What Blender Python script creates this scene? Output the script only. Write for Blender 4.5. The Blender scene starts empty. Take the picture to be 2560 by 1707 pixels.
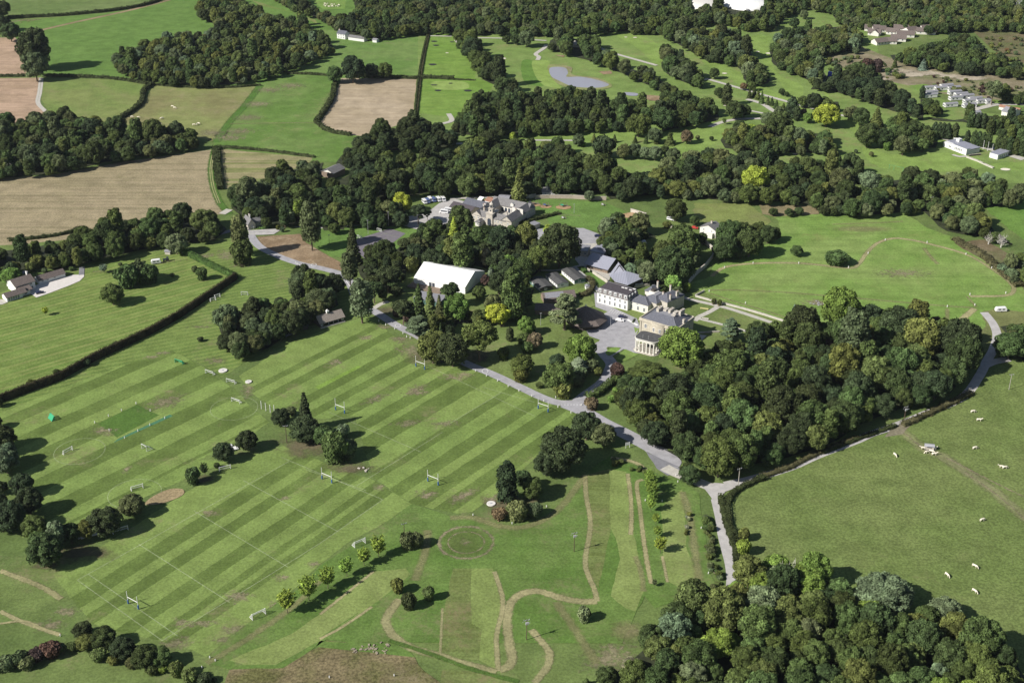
import bpy, math, random
import numpy as np
from mathutils import Vector, Matrix
from mathutils.geometry import tessellate_polygon
random.seed(7); RNG = np.random.default_rng(7)
R = math.radians
# ------------------------------------------------------------------ camera, sky, sun, exposure
scene = bpy.context.scene
H, PITCH, FPX = 310.0, R(27.0), 3300.0
cd = bpy.data.cameras.new('camera'); cam = bpy.data.objects.new('camera', cd)
scene.collection.objects.link(cam); scene.camera = cam
cam.location = (0, 0, H); cam.rotation_euler = (R(90) - PITCH, 0, 0)
cd.sensor_width = 36; cd.lens = 36 * FPX / 2560; cd.clip_start = 1; cd.clip_end = 20000
SUN = Vector((-0.716, -0.367, 0.593)).normalized()
w = bpy.data.worlds.new("World"); scene.world = w; w.use_nodes = True
nt = w.node_tree; sky = nt.nodes.new('ShaderNodeTexSky'); sky.sky_type = 'NISHITA'; sky.sun_disc = False
sky.sun_elevation = math.asin(SUN.z); sky.sun_rotation = math.atan2(SUN.x, SUN.y)
nt.links.new(sky.outputs[0], nt.nodes['Background'].inputs[0]); nt.nodes['Background'].inputs[1].default_value = 0.055
sl = bpy.data.lights.new('sun', 'SUN'); sl.energy = 5.0; sl.angle = R(0.5); sl.color = (1, 0.955, 0.89)
so = bpy.data.objects.new('sun', sl); scene.collection.objects.link(so); so.rotation_euler = SUN.to_track_quat('Z', 'Y').to_euler()
scene.view_settings.view_transform = 'Standard'; scene.view_settings.look = 'None'
scene.view_settings.exposure = 0.4; scene.view_settings.gamma = 1.0
# ------------------------------------------------------------------ reading positions
TILES = dict(a=(0,0,.38265), b=(800,0,.38265), c=(1660,0,.38265), d=(0,550,.38265), e=(800,550,.38265), f=(1660,550,.38265),
 g=(0,1107,.38265), h=(800,1107,.38265), i=(1660,1107,.38265), m=(1480,680,.12755), n=(1310,560,.12755), o=(1020,470,.15306),
 p=(1100,470,.12755), q=(1010,630,.12755), r=(0,650,.09566), s=(680,740,.09566), t=(560,480,.12755), w=(850,800,.27636), x=(0,850,.38265), u=(2280,340,.11905), v=(2280,200,.11905))
def px(st):
    out, cur, nums = [], None, []
    for tok in st.split():
        if tok in TILES: cur = TILES[tok]
        else:
            nums.append(float(tok))
            if len(nums) == 2:
                out.append((cur[0] + nums[0]*cur[2], cur[1] + nums[1]*cur[2])); nums = []
    return out
CP, SP = math.cos(PITCH), math.sin(PITCH)
def G(pt, z=0.0):                       # where a line of sight meets height z
    x, y = (pt[0]-1280)/FPX, (853.5-pt[1])/FPX
    dy, dz = CP + y*SP, -SP + y*CP
    k = (z - H)/dz
    return Vector((x*k, dy*k, z))
def g1(st, z=0.0): return G(px(st)[0], z)
def gs(st, z=0.0): return [G(p, z) for p in px(st)]
def scl(p):                             # pixels (of the photograph) per metre at a point
    return FPX / ((p.y*CP) + (H-p.z)*SP)
# ------------------------------------------------------------------ node helpers
def newmat(name):
    m = bpy.data.materials.new(name); m.use_nodes = True; nt = m.node_tree
    b = nt.nodes['Principled BSDF']; b.inputs['Roughness'].default_value = .85; b.inputs['Specular IOR Level'].default_value = .2
    return m, nt, b
def N(nt, t, **k):
    n = nt.nodes.new(t)
    for a, v in k.items():
        if a.startswith('i_'):
            n.inputs[int(a[2:]) if a[2:].isdigit() else a[2:]].default_value = v
        else: setattr(n, a, v)
    return n
def math_(nt, op, a, b=None, c=None):
    n = N(nt, 'ShaderNodeMath', operation=op)
    for i, v in enumerate((a, b, c)):
        if v is None: continue
        if isinstance(v, (int, float)): n.inputs[i].default_value = v
        else: nt.links.new(v, n.inputs[i])
    return n.outputs[0]
def noise(nt, scale, detail=3, rough=.55, vec=None, stretch=None, rot=0):
    n = N(nt, 'ShaderNodeTexNoise'); n.inputs['Scale'].default_value = scale; n.inputs['Detail'].default_value = detail
    n.inputs['Roughness'].default_value = rough
    v = vec or N(nt, 'ShaderNodeNewGeometry').outputs['Position']
    if stretch:
        mp = N(nt, 'ShaderNodeMapping'); mp.inputs['Scale'].default_value = stretch; mp.inputs['Rotation'].default_value = (0, 0, rot)
        nt.links.new(v, mp.inputs[0]); v = mp.outputs[0]
    nt.links.new(v, n.inputs['Vector']); return n.outputs['Fac']
def ramp(nt, v, lo, hi):
    n = N(nt, 'ShaderNodeMapRange', interpolation_type='SMOOTHSTEP'); nt.links.new(v, n.inputs[0])
    n.inputs[1].default_value = lo; n.inputs[2].default_value = hi; return n.outputs[0]
def mix(nt, f, a, b, bt='MIX'):
    n = N(nt, 'ShaderNodeMix', data_type='RGBA', blend_type=bt)
    for idx, v in ((0, f), (6, a), (7, b)):
        if isinstance(v, (int, float)): n.inputs[idx].default_value = v
        elif isinstance(v, (tuple, list)): n.inputs[idx].default_value = (*v[:3], 1)
        else: nt.links.new(v, n.inputs[idx])
    return n.outputs[2]
def vary(nt, col, v, lo, hi, a=.3, b=.7):
    f = math_(nt, 'MULTIPLY_ADD', ramp(nt, v, a, b), hi-lo, lo)
    c = N(nt, 'ShaderNodeCombineXYZ')
    for i in range(3): nt.links.new(f, c.inputs[i])
    return mix(nt, 1.0, col, c.outputs[0], 'MULTIPLY')
# stripe direction of the pitches (between two sets of rugby posts)
_p1, _p2 = G((332,1513)), G((818,1192)); STRIPE = math.atan2(_p2.y-_p1.y, _p2.x-_p1.x)
def ground_mat(name, c1, c2, dry=0.0, dryc=(.24,.20,.12), big=.018, fine=(.78,1.18), stripes=(), alpha=None, lines=None, rows=None, bands=None):
    m, nt, b = newmat(name)
    ad = lambda c: (c[0]*1.18+.007, c[1]*1.2+.006, c[2]*1.05+.011) if c[1] > c[0]*1.05 else tuple(k*.92 for k in c)
    c1, c2 = ad(c1), ad(c2)
    pos = N(nt, 'ShaderNodeNewGeometry').outputs['Position']
    col = mix(nt, ramp(nt, noise(nt, big, 4, .6), .38, .62), c1, c2)
    if bands:                                           # measured dark stripes: (direction, [start, end, start, end ...] points)
        ang, pts, cdk = bands; n = Vector((-math.sin(ang), math.cos(ang))); ts = sorted(p.x*n.x+p.y*n.y for p in pts); t0, t1 = ts[0]-6, ts[-1]+6
        s = N(nt, 'ShaderNodeSeparateXYZ'); nt.links.new(pos, s.inputs[0])
        t = math_(nt, 'ADD', math_(nt, 'MULTIPLY', s.outputs[0], n.x), math_(nt, 'MULTIPLY', s.outputs[1], n.y))
        t = math_(nt, 'ADD', t, math_(nt, 'MULTIPLY', math_(nt, 'SUBTRACT', noise(nt, .05, 3), .5), 1.1))
        t = math_(nt, 'ADD', t, math_(nt, 'MULTIPLY', math_(nt, 'SUBTRACT', noise(nt, .6, 3, .7), .5), 1.1))
        t = math_(nt, 'DIVIDE', math_(nt, 'SUBTRACT', t, t0), t1-t0); cr = N(nt, 'ShaderNodeValToRGB'); nt.links.new(t, cr.inputs[0]); cr.color_ramp.interpolation = 'CONSTANT'; E = cr.color_ramp.elements; E.remove(E[1]); E[0].position = 0; E[0].color = (0,0,0,1)
        for i, tv in enumerate(ts): e = E.new((tv-t0)/(t1-t0)); v_ = 1 if i % 2 == 0 else 0; e.color = (v_, v_, v_, 1)
        f = math_(nt, 'MULTIPLY', cr.outputs[0], math_(nt, 'MULTIPLY_ADD', ramp(nt, noise(nt, .03, 4), .3, .55), .36, .58)); col = mix(nt, f, col, ad(cdk))
    for (ang, per, at, amt, cd_) in stripes:            # mown stripes: at = a point in the middle of a dark one
        n = Vector((-math.sin(ang), math.cos(ang)))
        ph = .25 - (at.x*n.x + at.y*n.y)/per
        s = N(nt, 'ShaderNodeSeparateXYZ'); nt.links.new(pos, s.inputs[0])
        wob = math_(nt, 'MULTIPLY', math_(nt, 'SUBTRACT', noise(nt, .04, 2), .5), .10*10/per)
        t = math_(nt, 'ADD', math_(nt, 'MULTIPLY', s.outputs[0], n.x/per), math_(nt, 'MULTIPLY_ADD', s.outputs[1], n.y/per, ph))
        t = math_(nt, 'ADD', t, wob)
        sn = math_(nt, 'SINE', math_(nt, 'MULTIPLY', t, 2*math.pi))
        f = ramp(nt, sn, -.22, .22)
        f = math_(nt, 'MULTIPLY', f, math_(nt, 'MULTIPLY_ADD', ramp(nt, noise(nt, .03, 3), .3, .6), amt*.5, amt*.5))
        col = mix(nt, f, col, ad(cd_))
    if rows:                                            # drilled or mown rows: (angle, period, strength)
        ang, per, amt, rc = rows
        s = noise(nt, 1.0/per, 2, .5, stretch=(.03, 1, 1), rot=-ang)
        col = mix(nt, math_(nt, 'MULTIPLY', ramp(nt, s, .45, .62), amt), col, rc)
    col = vary(nt, col, noise(nt, .09, 4, .65), .84, 1.14)
    col = vary(nt, col, noise(nt, .9, 3, .7), fine[0], fine[1])
    if dry:
        d = ramp(nt, noise(nt, .035, 6, .72), .62-dry*.25, .80-dry*.18)
        d2 = ramp(nt, noise(nt, .35, 4, .7), .40, .62)
        col = mix(nt, math_(nt, 'MULTIPLY', d, math_(nt, 'MULTIPLY_ADD', d2, .6, .2)), col, dryc)
    nt.links.new(col, b.inputs['Base Color'])
    bp = N(nt, 'ShaderNodeBump'); bp.inputs['Strength'].default_value = .35; bp.inputs['Distance'].default_value = .25
    nt.links.new(noise(nt, 1.3, 3, .7), bp.inputs['Height']); nt.links.new(bp.outputs[0], b.inputs['Normal'])
    b.inputs['Specular IOR Level'].default_value = .05; b.inputs['Roughness'].default_value = .95
    if alpha:                                           # worn edge: attribute e is 0 at the edge, 1 inside
        at = N(nt, 'ShaderNodeAttribute', attribute_name='e')
        v = math_(nt, 'ADD', at.outputs['Fac'], math_(nt, 'MULTIPLY', math_(nt, 'SUBTRACT', noise(nt, alpha[0], 5, .7), .5), alpha[1]))
        a = math_(nt, 'MULTIPLY', ramp(nt, v, alpha[2], alpha[3]), alpha[4])
        nt.links.new(a, b.inputs['Alpha'])
    return m
def plain(name, c, rough=.8, var=.12, sc=1.2, metal=0, spec=.25, ribs=None):
    m, nt, b = newmat(name)
    v = noise(nt, sc, 5, .7, vec=N(nt, 'ShaderNodeTexCoord').outputs['Object'])
    col = vary(nt, c, v, 1-var, 1+var)
    if ribs:                                            # ribs = (axis, period, strength)
        s = N(nt, 'ShaderNodeSeparateXYZ'); nt.links.new(N(nt, 'ShaderNodeTexCoord').outputs['Object'], s.inputs[0])
        sn = math_(nt, 'SINE', math_(nt, 'MULTIPLY', s.outputs[ribs[0]], 2*math.pi/ribs[1]))
        col = vary(nt, col, sn, 1-ribs[2], 1, .5, 1.0)
    nt.links.new(col, b.inputs['Base Color']); b.inputs['Roughness'].default_value = rough
    b.inputs['Metallic'].default_value = metal; b.inputs['Specular IOR Level'].default_value = spec
    return m
def leafmat(name, transl=.12):
    m, nt, b = newmat(name)
    tc = N(nt, 'ShaderNodeAttribute', attribute_name='tcol', attribute_type='INSTANCER')
    v = N(nt, 'ShaderNodeAttribute', attribute_name='v')
    c = N(nt, 'ShaderNodeCombineXYZ')
    for i in range(3): nt.links.new(v.outputs['Fac'], c.inputs[i])
    col = mix(nt, 1, tc.outputs['Color'], c.outputs[0], 'MULTIPLY')
    col = vary(nt, col, noise(nt, .30, 3, .65), .62, 1.42)
    nt.links.new(col, b.inputs['Base Color']); b.inputs['Roughness'].default_value = .7; b.inputs['Specular IOR Level'].default_value = .12
    tr = N(nt, 'ShaderNodeBsdfTranslucent'); nt.links.new(col, tr.inputs[0])
    mx = N(nt, 'ShaderNodeMixShader'); mx.inputs[0].default_value = transl
    nt.links.new(b.outputs[0], mx.inputs[1]); nt.links.new(tr.outputs[0], mx.inputs[2])
    nt.links.new(mx.outputs[0], nt.nodes['Material Output'].inputs[0])
    return m
# ------------------------------------------------------------------ objects
COL = scene.collection
def tag(o, label=None, cat=None, group=None, kind=None):
    if label: o['label'] = label
    if cat: o['category'] = cat
    if group: o['group'] = group
    if kind: o['kind'] = kind
    return o
def empty(name, loc, rz=0, label=None, cat=None, group=None):
    o = bpy.data.objects.new(name, None); COL.objects.link(o); o.location = loc; o.rotation_euler = (0, 0, rz); o.empty_display_size = 1
    return tag(o, label, cat, group)
class MB:
    def __init__(s): s.v = []; s.f = []; s.mi = []
    def add(s, vs, fs):
        k = len(s.v); s.v += [tuple(v) for v in vs]; s.f += [tuple(i+k for i in f) for f in fs]; return s
    def box(s, x0, x1, y0, y1, z0, z1, rz=0, c=None):
        vs = [(x, y, z) for z in (z0, z1) for x, y in ((x0,y0),(x1,y0),(x1,y1),(x0,y1))]
        if rz:
            cx, cy = c or ((x0+x1)/2, (y0+y1)/2); cs, sn = math.cos(rz), math.sin(rz)
            vs = [(cx+(x-cx)*cs-(y-cy)*sn, cy+(x-cx)*sn+(y-cy)*cs, z) for x, y, z in vs]
        return s.add(vs, [(3,2,1,0),(4,5,6,7),(0,1,5,4),(1,2,6,5),(2,3,7,6),(3,0,4,7)])
    def cyl(s, p, q, r0, r1=None, n=8, cap=True):
        p, q = Vector(p), Vector(q); r1 = r0 if r1 is None else r1
        d = (q-p).normalized(); a = d.orthogonal().normalized(); b_ = d.cross(a)
        vs = [p+(a*math.cos(t)+b_*math.sin(t))*r0 for t in [2*math.pi*i/n for i in range(n)]]
        vs += [q+(a*math.cos(t)+b_*math.sin(t))*r1 for t in [2*math.pi*i/n for i in range(n)]]
        fs = [(i, (i+1) % n, n+(i+1) % n, n+i) for i in range(n)]
        if cap: fs += [tuple(range(n-1, -1, -1)), tuple(range(n, 2*n))]
        return s.add(vs, fs)
    def prism(s, pts, z0, z1):
        n = len(pts); vs = [(x, y, z0) for x, y in pts] + [(x, y, z1) for x, y in pts]
        return s.add(vs, [tuple(range(n-1, -1, -1)), tuple(range(n, 2*n))] + [(i, (i+1) % n, n+(i+1) % n, n+i) for i in range(n)])
    def build(s, name, m, parent=None, smooth=False):
        me = bpy.data.meshes.new(name); me.from_pydata(s.v, [], s.f); me.update()
        if m: me.materials.append(m)
        if smooth: me.polygons.foreach_set('use_smooth', [True]*len(me.polygons))
        o = bpy.data.objects.new(name, me); COL.objects.link(o); o.parent = parent; return o
def copy_tree(o, parent=None, **props):
    c = o.copy(); COL.objects.link(c); c.parent = parent
    for ch in list(o.children): copy_tree(ch, c)
    for k, v in props.items(): c[k] = v
    return c
# ------------------------------------------------------------------ ground sheets
LEVEL = [0]
def densify(pts, step, jag=0, closed=True):
    out = []; n = len(pts)
    for i in range(n if closed else n-1):
        a, b_ = pts[i], pts[(i+1) % n]; L = (b_-a).length; k = max(1, int(L/step)); nrm = Vector((-(b_-a).y, (b_-a).x, 0)).normalized() if L > 0 else Vector((0,0,0))
        for j in range(k):
            q = a.lerp(b_, j/k); out.append(q + nrm*random.uniform(-jag, jag) if j else q)
    if not closed: out.append(pts[-1])
    return out
def smooth_line(pts, closed=False, n=6):
    out = []; m_ = len(pts)
    for i in range(m_ if closed else m_-1):
        if closed: p0, p1, p2, p3 = pts[(i-1) % m_], pts[i], pts[(i+1) % m_], pts[(i+2) % m_]
        else: p0, p1, p2, p3 = pts[max(i-1,0)], pts[i], pts[i+1], pts[min(i+2,m_-1)]
        for j in range(n):
            t = j/n
            out.append(.5*((2*p1)+(-p0+p2)*t+(2*p0-5*p1+4*p2-p3)*t*t+(-p0+3*p1-3*p2+p3)*t**3))
    if not closed: out.append(pts[-1])
    return out
def lift():
    LEVEL[0] += 1; return .01 + LEVEL[0]*.0009
def sheet(name, pts, m, jag=.35, step=4, round_=False, kind='structure', thick=0):
    if isinstance(pts, str): pts = gs(pts)
    if round_: pts = smooth_line(pts, True)
    pts = densify(pts, step, jag) if jag else pts
    z = lift() if not thick else lift()+thick
    tris = tessellate_polygon([[Vector((p.x, p.y, 0)) for p in pts]])
    vs = [(p.x, p.y, z) for p in pts]
    me = bpy.data.meshes.new(name); me.from_pydata(vs, [], [tuple(t) for t in tris]); me.update()
    if me.polygons and sum(p.normal.z*p.area for p in me.polygons) < 0: me.flip_normals()
    me.materials.append(m); o = bpy.data.objects.new(name, me); COL.objects.link(o); o['kind'] = kind; return o
def eattr(me, e):
    at = me.attributes.new('e', 'FLOAT', 'POINT'); at.data.foreach_set('value', np.array(e, dtype=np.float32))
def ribbon(name, pts, width, m, smooth=True, taper=False, z=None):
    if isinstance(pts, str): pts = gs(pts)
    if smooth and len(pts) > 2: pts = smooth_line(pts)
    pts = densify(pts, 3, 0, False); z = z or lift(); vs, e = [], []
    n = len(pts)
    for i, p in enumerate(pts):
        d = (pts[min(i+1, n-1)] - pts[max(i-1, 0)]); nr = Vector((-d.y, d.x, 0)).normalized()
        for k in (-1, -.5, 0, .5, 1):
            q = p + nr*k*width/2; vs.append((q.x, q.y, z))
            ee = 1-abs(k)
            if taper: ee = min(ee, min(i, n-1-i)/4)
            e.append(ee)
    fs = [(i*5+k, i*5+k+1, (i+1)*5+k+1, (i+1)*5+k) for i in range(n-1) for k in range(4)]
    fs = [f[::-1] for f in fs]
    me = bpy.data.meshes.new(name); me.from_pydata(vs, [], fs); me.update(); eattr(me, e)
    if me.polygons[0].normal.z < 0: me.flip_normals()
    me.materials.append(m); o = bpy.data.objects.new(name, me); COL.objects.link(o); o['kind'] = 'structure'; return o
def patch(name, c, rx, ry, m, rot=0):
    if isinstance(c, str): c = g1(c)
    z = lift(); n = 24; vs = [(c.x, c.y, z)]; e = [1.0]; fs = []
    for k, rr in enumerate((.25, .5, .75, 1)):
        for i in range(n):
            t = 2*math.pi*i/n; x, y = rx*rr*math.cos(t), ry*rr*math.sin(t)
            vs.append((c.x+x*math.cos(rot)-y*math.sin(rot), c.y+x*math.sin(rot)+y*math.cos(rot), z)); e.append(1-rr)
    fs += [(0, 1+i, 1+(i+1) % n) for i in range(n)]
    for k in range(3): fs += [(1+k*n+i, 1+(k+1)*n+i, 1+(k+1)*n+(i+1) % n, 1+k*n+(i+1) % n) for i in range(n)]
    me = bpy.data.meshes.new(name); me.from_pydata(vs, [], fs); me.update(); eattr(me, e)
    me.materials.append(m); o = bpy.data.objects.new(name, me); COL.objects.link(o); o['kind'] = 'structure'; return o
# ------------------------------------------------------------------ the land: fields, lawns, roads, paths, pond
gm = ground_mat
LG, DG = (.150,.205,.058), (.080,.118,.026)
def direc(s_): a, b_ = gs(s_); return math.atan2(b_.y-a.y, b_.x-a.x)
M_base = gm('rough_grass', (.085,.125,.035), (.11,.15,.045), dry=.3)
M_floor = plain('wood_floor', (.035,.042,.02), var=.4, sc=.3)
M_bright = gm('bright_pasture', (.088,.155,.034), (.10,.17,.04), dry=0)
M_topfield = gm('top_pasture', (.115,.155,.055), (.095,.14,.042), dry=.2)
M_tan1 = gm('ploughed_soil', (.46,.33,.235), (.40,.29,.20), rows=(R(92), 3.0, .5, (.26,.19,.12)), fine=(.85,1.12))
M_tan2 = gm('harvested_field', (.44,.36,.255), (.38,.31,.21), rows=(R(84), 3.5, .45, (.30,.24,.155)), fine=(.88,1.1))
M_pale = gm('pale_pasture', (.155,.185,.062), (.12,.17,.045), dry=.6, dryc=(.24,.22,.11), fine=(.75,1.2))
M_olive = gm('cattle_pasture', (.21,.205,.088), (.17,.19,.07), dry=.6, dryc=(.29,.25,.14))
M_patchy = gm('patchy_pasture', (.085,.15,.03), (.11,.17,.045), dry=.42, dryc=(.24,.23,.11))
M_range = gm('driving_range', (.12,.20,.035), (.14,.215,.045), stripes=[(R(8), 9, g1('b 850 380'), .3, (.09,.17,.03))])
M_golf = gm('fairway', (.145,.205,.06), (.125,.185,.05), dry=.5, dryc=(.25,.22,.11))
M_green = gm('putting_green', (.19,.26,.075), (.17,.24,.06))
M_stubble = gm('stubble', (.36,.30,.19), (.32,.27,.165), rows=(R(10), 4, .5, (.19,.17,.095)), fine=(.72,1.2), dry=.2, dryc=(.15,.17,.06))
M_stubble2 = gm('drilled_stubble', (.32,.28,.155), (.28,.26,.135), rows=(R(78), 5, .7, (.14,.18,.05)))
M_heath = gm('heath', (.22,.19,.12), (.12,.13,.055), dry=.8, dryc=(.33,.28,.20), big=.03)
M_heath2 = gm('scrub_heath', (.15,.12,.07), (.10,.11,.045), dry=.5, dryc=(.27,.22,.15), big=.04)
LD = direc('d 0 850 1200 520')
M_lawn = gm('bungalow_lawn', (.125,.175,.045), (.14,.185,.05), stripes=[(LD, 9.5, g1('d 600 700'), .9, (.165,.195,.062)), (LD, 4.1, g1('d 600 700'), .7, (.088,.145,.028))], dry=.15)
M_sport = gm('mown_lawn', (.125,.175,.045), (.14,.185,.052), stripes=[(R(24), 4.0, g1('d 1700 450'), .8, (.085,.135,.03))], dry=.4)
st = lambda at, amt=.92: [(STRIPE, 10.6, g1(at), amt, DG)]
M_p1 = gm('striped_pitch', LG, (.136,.19,.052), bands=(STRIPE, gs('x 1400 1000 1400 1002 x 1400 1100 1400 1195 1400 1262 1400 1340 1700 1262 1700 1352 2000 1288 2000 1400 g 1250 1085 1250 1185 1500 1300 1500 1350'), DG), dry=.28)
M_p2 = gm('striped_pitch', LG, (.136,.195,.052), bands=(direc('x 400 540 1200 180'), gs('x 600 262 600 328 800 330 800 402 1100 332 1100 420 1000 548 1000 640 1200 640 1200 735 1400 700 1400 722 1400 850 1400 960'), DG), dry=.3)
M_p3 = gm('striped_pitch', LG, (.136,.195,.052), bands=(direc('w 700 1130 1440 670'), gs('w 100 150 100 205 250 200 250 265 400 312 400 385 300 520 300 590 500 560 500 640 740 600 920 600 w 330 1000 600 1000 910 1000 1050 1000 1270 1000 1450 1000 1585 1000 1785 1000 1885 1000 2090 1000 2250 1000 2400 1000'), DG), dry=.3)
M_wicket = gm('cricket_square', (.062,.118,.02), (.075,.13,.026))
M_strip = gm('cricket_strip', (.15,.23,.045), (.14,.22,.04))
M_artif = plain('artificial_strip', (.06,.17,.09), var=.15)
M_meadow = gm('meadow', (.132,.212,.048), (.165,.228,.068), dry=.35, dryc=(.23,.22,.09), rows=(R(40), 4, .3, (.10,.165,.035)))
M_cows = gm('grazed_pasture', (.122,.155,.050), (.104,.143,.040), dry=.25, dryc=(.17,.18,.075), fine=(.68,1.25), stripes=[])
M_course = gm('pitch_and_putt', (.078,.138,.026), (.100,.156,.038), dry=.5, dryc=(.19,.19,.09), rows=(R(75), 3.5, .25, (.08,.13,.03)), big=.03)
M_mownA = gm('mown_olive', (.13,.155,.052), (.115,.15,.045), dry=.7, dryc=(.21,.17,.095), rows=(R(88), 2.2, .5, (.10,.125,.035)))
M_mownB = gm('mown_light', (.165,.205,.068), (.145,.19,.056), dry=.35, dryc=(.23,.21,.11))
M_rough = gm('dry_rough', (.20,.165,.09), (.13,.13,.05), dry=.5, dryc=(.27,.22,.14), fine=(.55,1.35), big=.06)
M_garden = gm('garden_lawn', (.105,.145,.04), (.13,.165,.055), dry=.3)
M_earth = gm('bare_earth', (.30,.22,.14), (.23,.165,.10), dry=.7, dryc=(.46,.37,.25), big=.05)
M_bark = plain('wood_chip', (.42,.28,.16), var=.2, sc=.8)
M_track = gm('mown_track', (.39,.355,.19), (.31,.295,.15), fine=(.75,1.2), alpha=(.5, 1.0, .0, .55, .88))
M_trackf = gm('faint_track', (.30,.29,.14), (.25,.25,.115), alpha=(.4, 1.0, .2, .8, .6))
M_trackg = gm('green_track', (.06,.13,.02), (.07,.14,.025), alpha=(.3, .8, .05, .6, .85))
M_dry = gm('dry_patch', (.34,.29,.19), (.26,.24,.14), alpha=(.38, 2.3, .35, 1.05, .72), fine=(.65,1.25))
M_soil = gm('tree_soil', (.19,.155,.10), (.15,.13,.08), alpha=(.15, 1.6, .25, .9, .65))  # brown soil under the trees, with a ragged edge
M_dark = gm('longer_grass', (.055,.11,.018), (.065,.12,.02), alpha=(.12, .9, .1, .6, .8))
M_line = gm('chalk_line', (.45,.50,.34), (.40,.45,.30), alpha=(.6, .9, .0, .5, .38))
M_road = plain('asphalt', (.33,.325,.34), var=.14, sc=.25, rough=.9)
M_road2 = plain('pale_tarmac', (.42,.405,.39), var=.12, sc=.3)
M_dtar = plain('dark_tarmac', (.20,.20,.215), var=.15, sc=.3)
M_gravel = plain('pale_gravel', (.60,.565,.53), var=.08, sc=.6)
M_path = plain('path', (.45,.43,.38), var=.12, sc=.6)
M_court = plain('court_surface', (.165,.15,.17), var=.1, sc=.4)
M_white = plain('white_paint', (.78,.78,.76), var=.04)
M_sand = plain('bunker_sand', (.72,.67,.55), var=.05)
M_black = plain('dark_bunker', (.03,.03,.035), var=.2)
m, nt_, b_ = newmat('water'); M_water = m
b_.inputs['Base Color'].default_value = (.33,.33,.37,1); b_.inputs['Roughness'].default_value = .18; b_.inputs['Specular IOR Level'].default_value = .6  # pale grey base: the sky's reflection put into the water colour
bp = N(nt_, 'ShaderNodeBump'); bp.inputs['Strength'].default_value = .1; nt_.links.new(noise(nt_, .8, 2), bp.inputs['Height']); nt_.links.new(bp.outputs[0], b_.inputs['Normal'])

gr = MB().add([(-6000,-1500,0),(6000,-1500,0),(6000,9000,0),(-6000,9000,0)], [(0,1,2,3)]).build('ground', M_base); gr['kind'] = 'structure'
sheet('field', 'a -400 -60 1060 -60 1060 0 900 40 640 85 350 108 30 118 -400 130', M_topfield)
sheet('field', 'a 60 140 340 118 700 85 1070 0 1110 -30 1500 -40 2500 0 2500 250 2352 560 1480 580 740 510 290 500 130 450 100 240', M_bright)
sheet('field', 'b -200 200 640 190 712 215 690 300 640 510 300 505 -100 490 -300 430', gm('hill_pasture', (.095,.165,.038), (.12,.18,.052), dry=.25))
sheet('field', 'a 1640 0 1800 50 2060 130 2080 160 1900 80 1700 40', M_pale)
sheet('field', 'b -120 -40 180 -40 160 60 20 60', M_meadow)
sheet('field', 'a -400 245 100 248 135 280 210 380 210 495 -400 495', M_tan1)
sheet('field', 'a -400 515 255 510 240 680 340 755 100 830 -400 830', M_tan1)
sheet('field', 'a 290 515 730 520 970 555 920 640 780 790 400 820 300 700 270 650', M_pale)
sheet('field', 'a 1000 560 1700 565 1640 660 1520 790 1400 930 1300 900 900 850 780 790 960 640', M_olive)
sheet('field', 'a 1700 560 1880 490 2150 500 2170 560 2050 800 2300 890 2352 880 2352 1060 2000 1060 1440 965 1390 950 1520 790 1640 650', M_patchy)
sheet('field', 'b 140 512 300 512 632 520 605 780 560 800 300 890 170 882 0 805 50 730 105 600', M_tan2)
sheet('golf_course', 'b 640 190 1500 190 2352 120 c 1000 -40 1400 -40 c 1400 400 1900 700 2352 780 2800 900 2800 1250 2352 1200 1500 1180 0 1180 b 1330 1180 1330 900 620 900 640 600', M_golf)
sheet('driving_range', 'b 715 215 890 215 1030 400 1010 510 1130 545 1110 600 1000 650 900 770 640 740 660 520', M_range)
sheet('putting_green', 'b 740 535 900 530 970 550 960 580 850 590 740 575', M_green, round_=True)
sheet('putting_green', 'b 1320 400 1390 400 1400 480 1460 560 1360 550 1320 500', gm('dark_fairway', (.085,.16,.028), (.09,.165,.03)), round_=True)
sheet('putting_green', 'b 1390 400 1500 400 1500 440 1560 560 1700 600 1500 570 1440 540 1400 480', M_green, round_=True)
for s_ in ('c 550 250 700 240 680 320 740 480 900 560 890 640 800 600 700 460 600 360', 'c 0 240 150 320 300 440 500 560 700 680 900 740 1100 760 1100 700 800 640 560 500 300 380 100 280', 'c 1300 960 1500 1010 1900 1000 2100 1080 1900 1120 1500 1110 1350 1060', 'c 2140 1070 2352 1060 2500 1070 2500 1110 2200 1110', 'b 1340 890 2000 840 2352 850 2352 900 1700 930 1400 930', 'c 0 830 300 790 400 830 380 900 200 1000 0 1000', 'b 450 980 600 960 640 1000 560 1040 430 1040', 'c 1000 480 1180 800 1400 980 1500 900 1300 800 1100 700', 'b 1900 200 2100 230 2260 330 2340 400 2200 420 2080 320 1960 250'):
    sheet('fairway', s_, gm('fairway_mown', (.165,.235,.062), (.145,.215,.052), dry=.25), round_=True)
sheet('heath', 'c 1020 320 1300 310 1450 370 1650 430 2000 440 2352 500 2800 560 2800 700 2352 690 2100 680 1650 570 1300 500 1100 420', M_heath)
sheet('heath', 'c 2000 190 2352 180 2800 180 2800 440 2352 420 2150 330', M_heath2)
sheet('field', 'c 1600 560 1700 550 2140 650 2352 680 2352 700 2140 690 1900 610 1650 590', M_meadow)
sheet('field', 'a -400 1180 300 1150 800 1060 1380 980 1370 1150 1440 1330 1480 1400 1000 1430 500 1560 100 1600 -400 1620', M_stubble)
sheet('field', 'a 1445 975 2040 1030 2000 1150 1700 1220 1560 1260 1470 1230 1450 1100', M_stubble2)
ribbon('path', 'a 1400 985 1380 1100 1395 1220 1440 1330 1500 1400', 7, M_trackg)
ribbon('path', 'a 1700 560 1600 690 1500 800 1410 930', 9, M_trackg)
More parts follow.
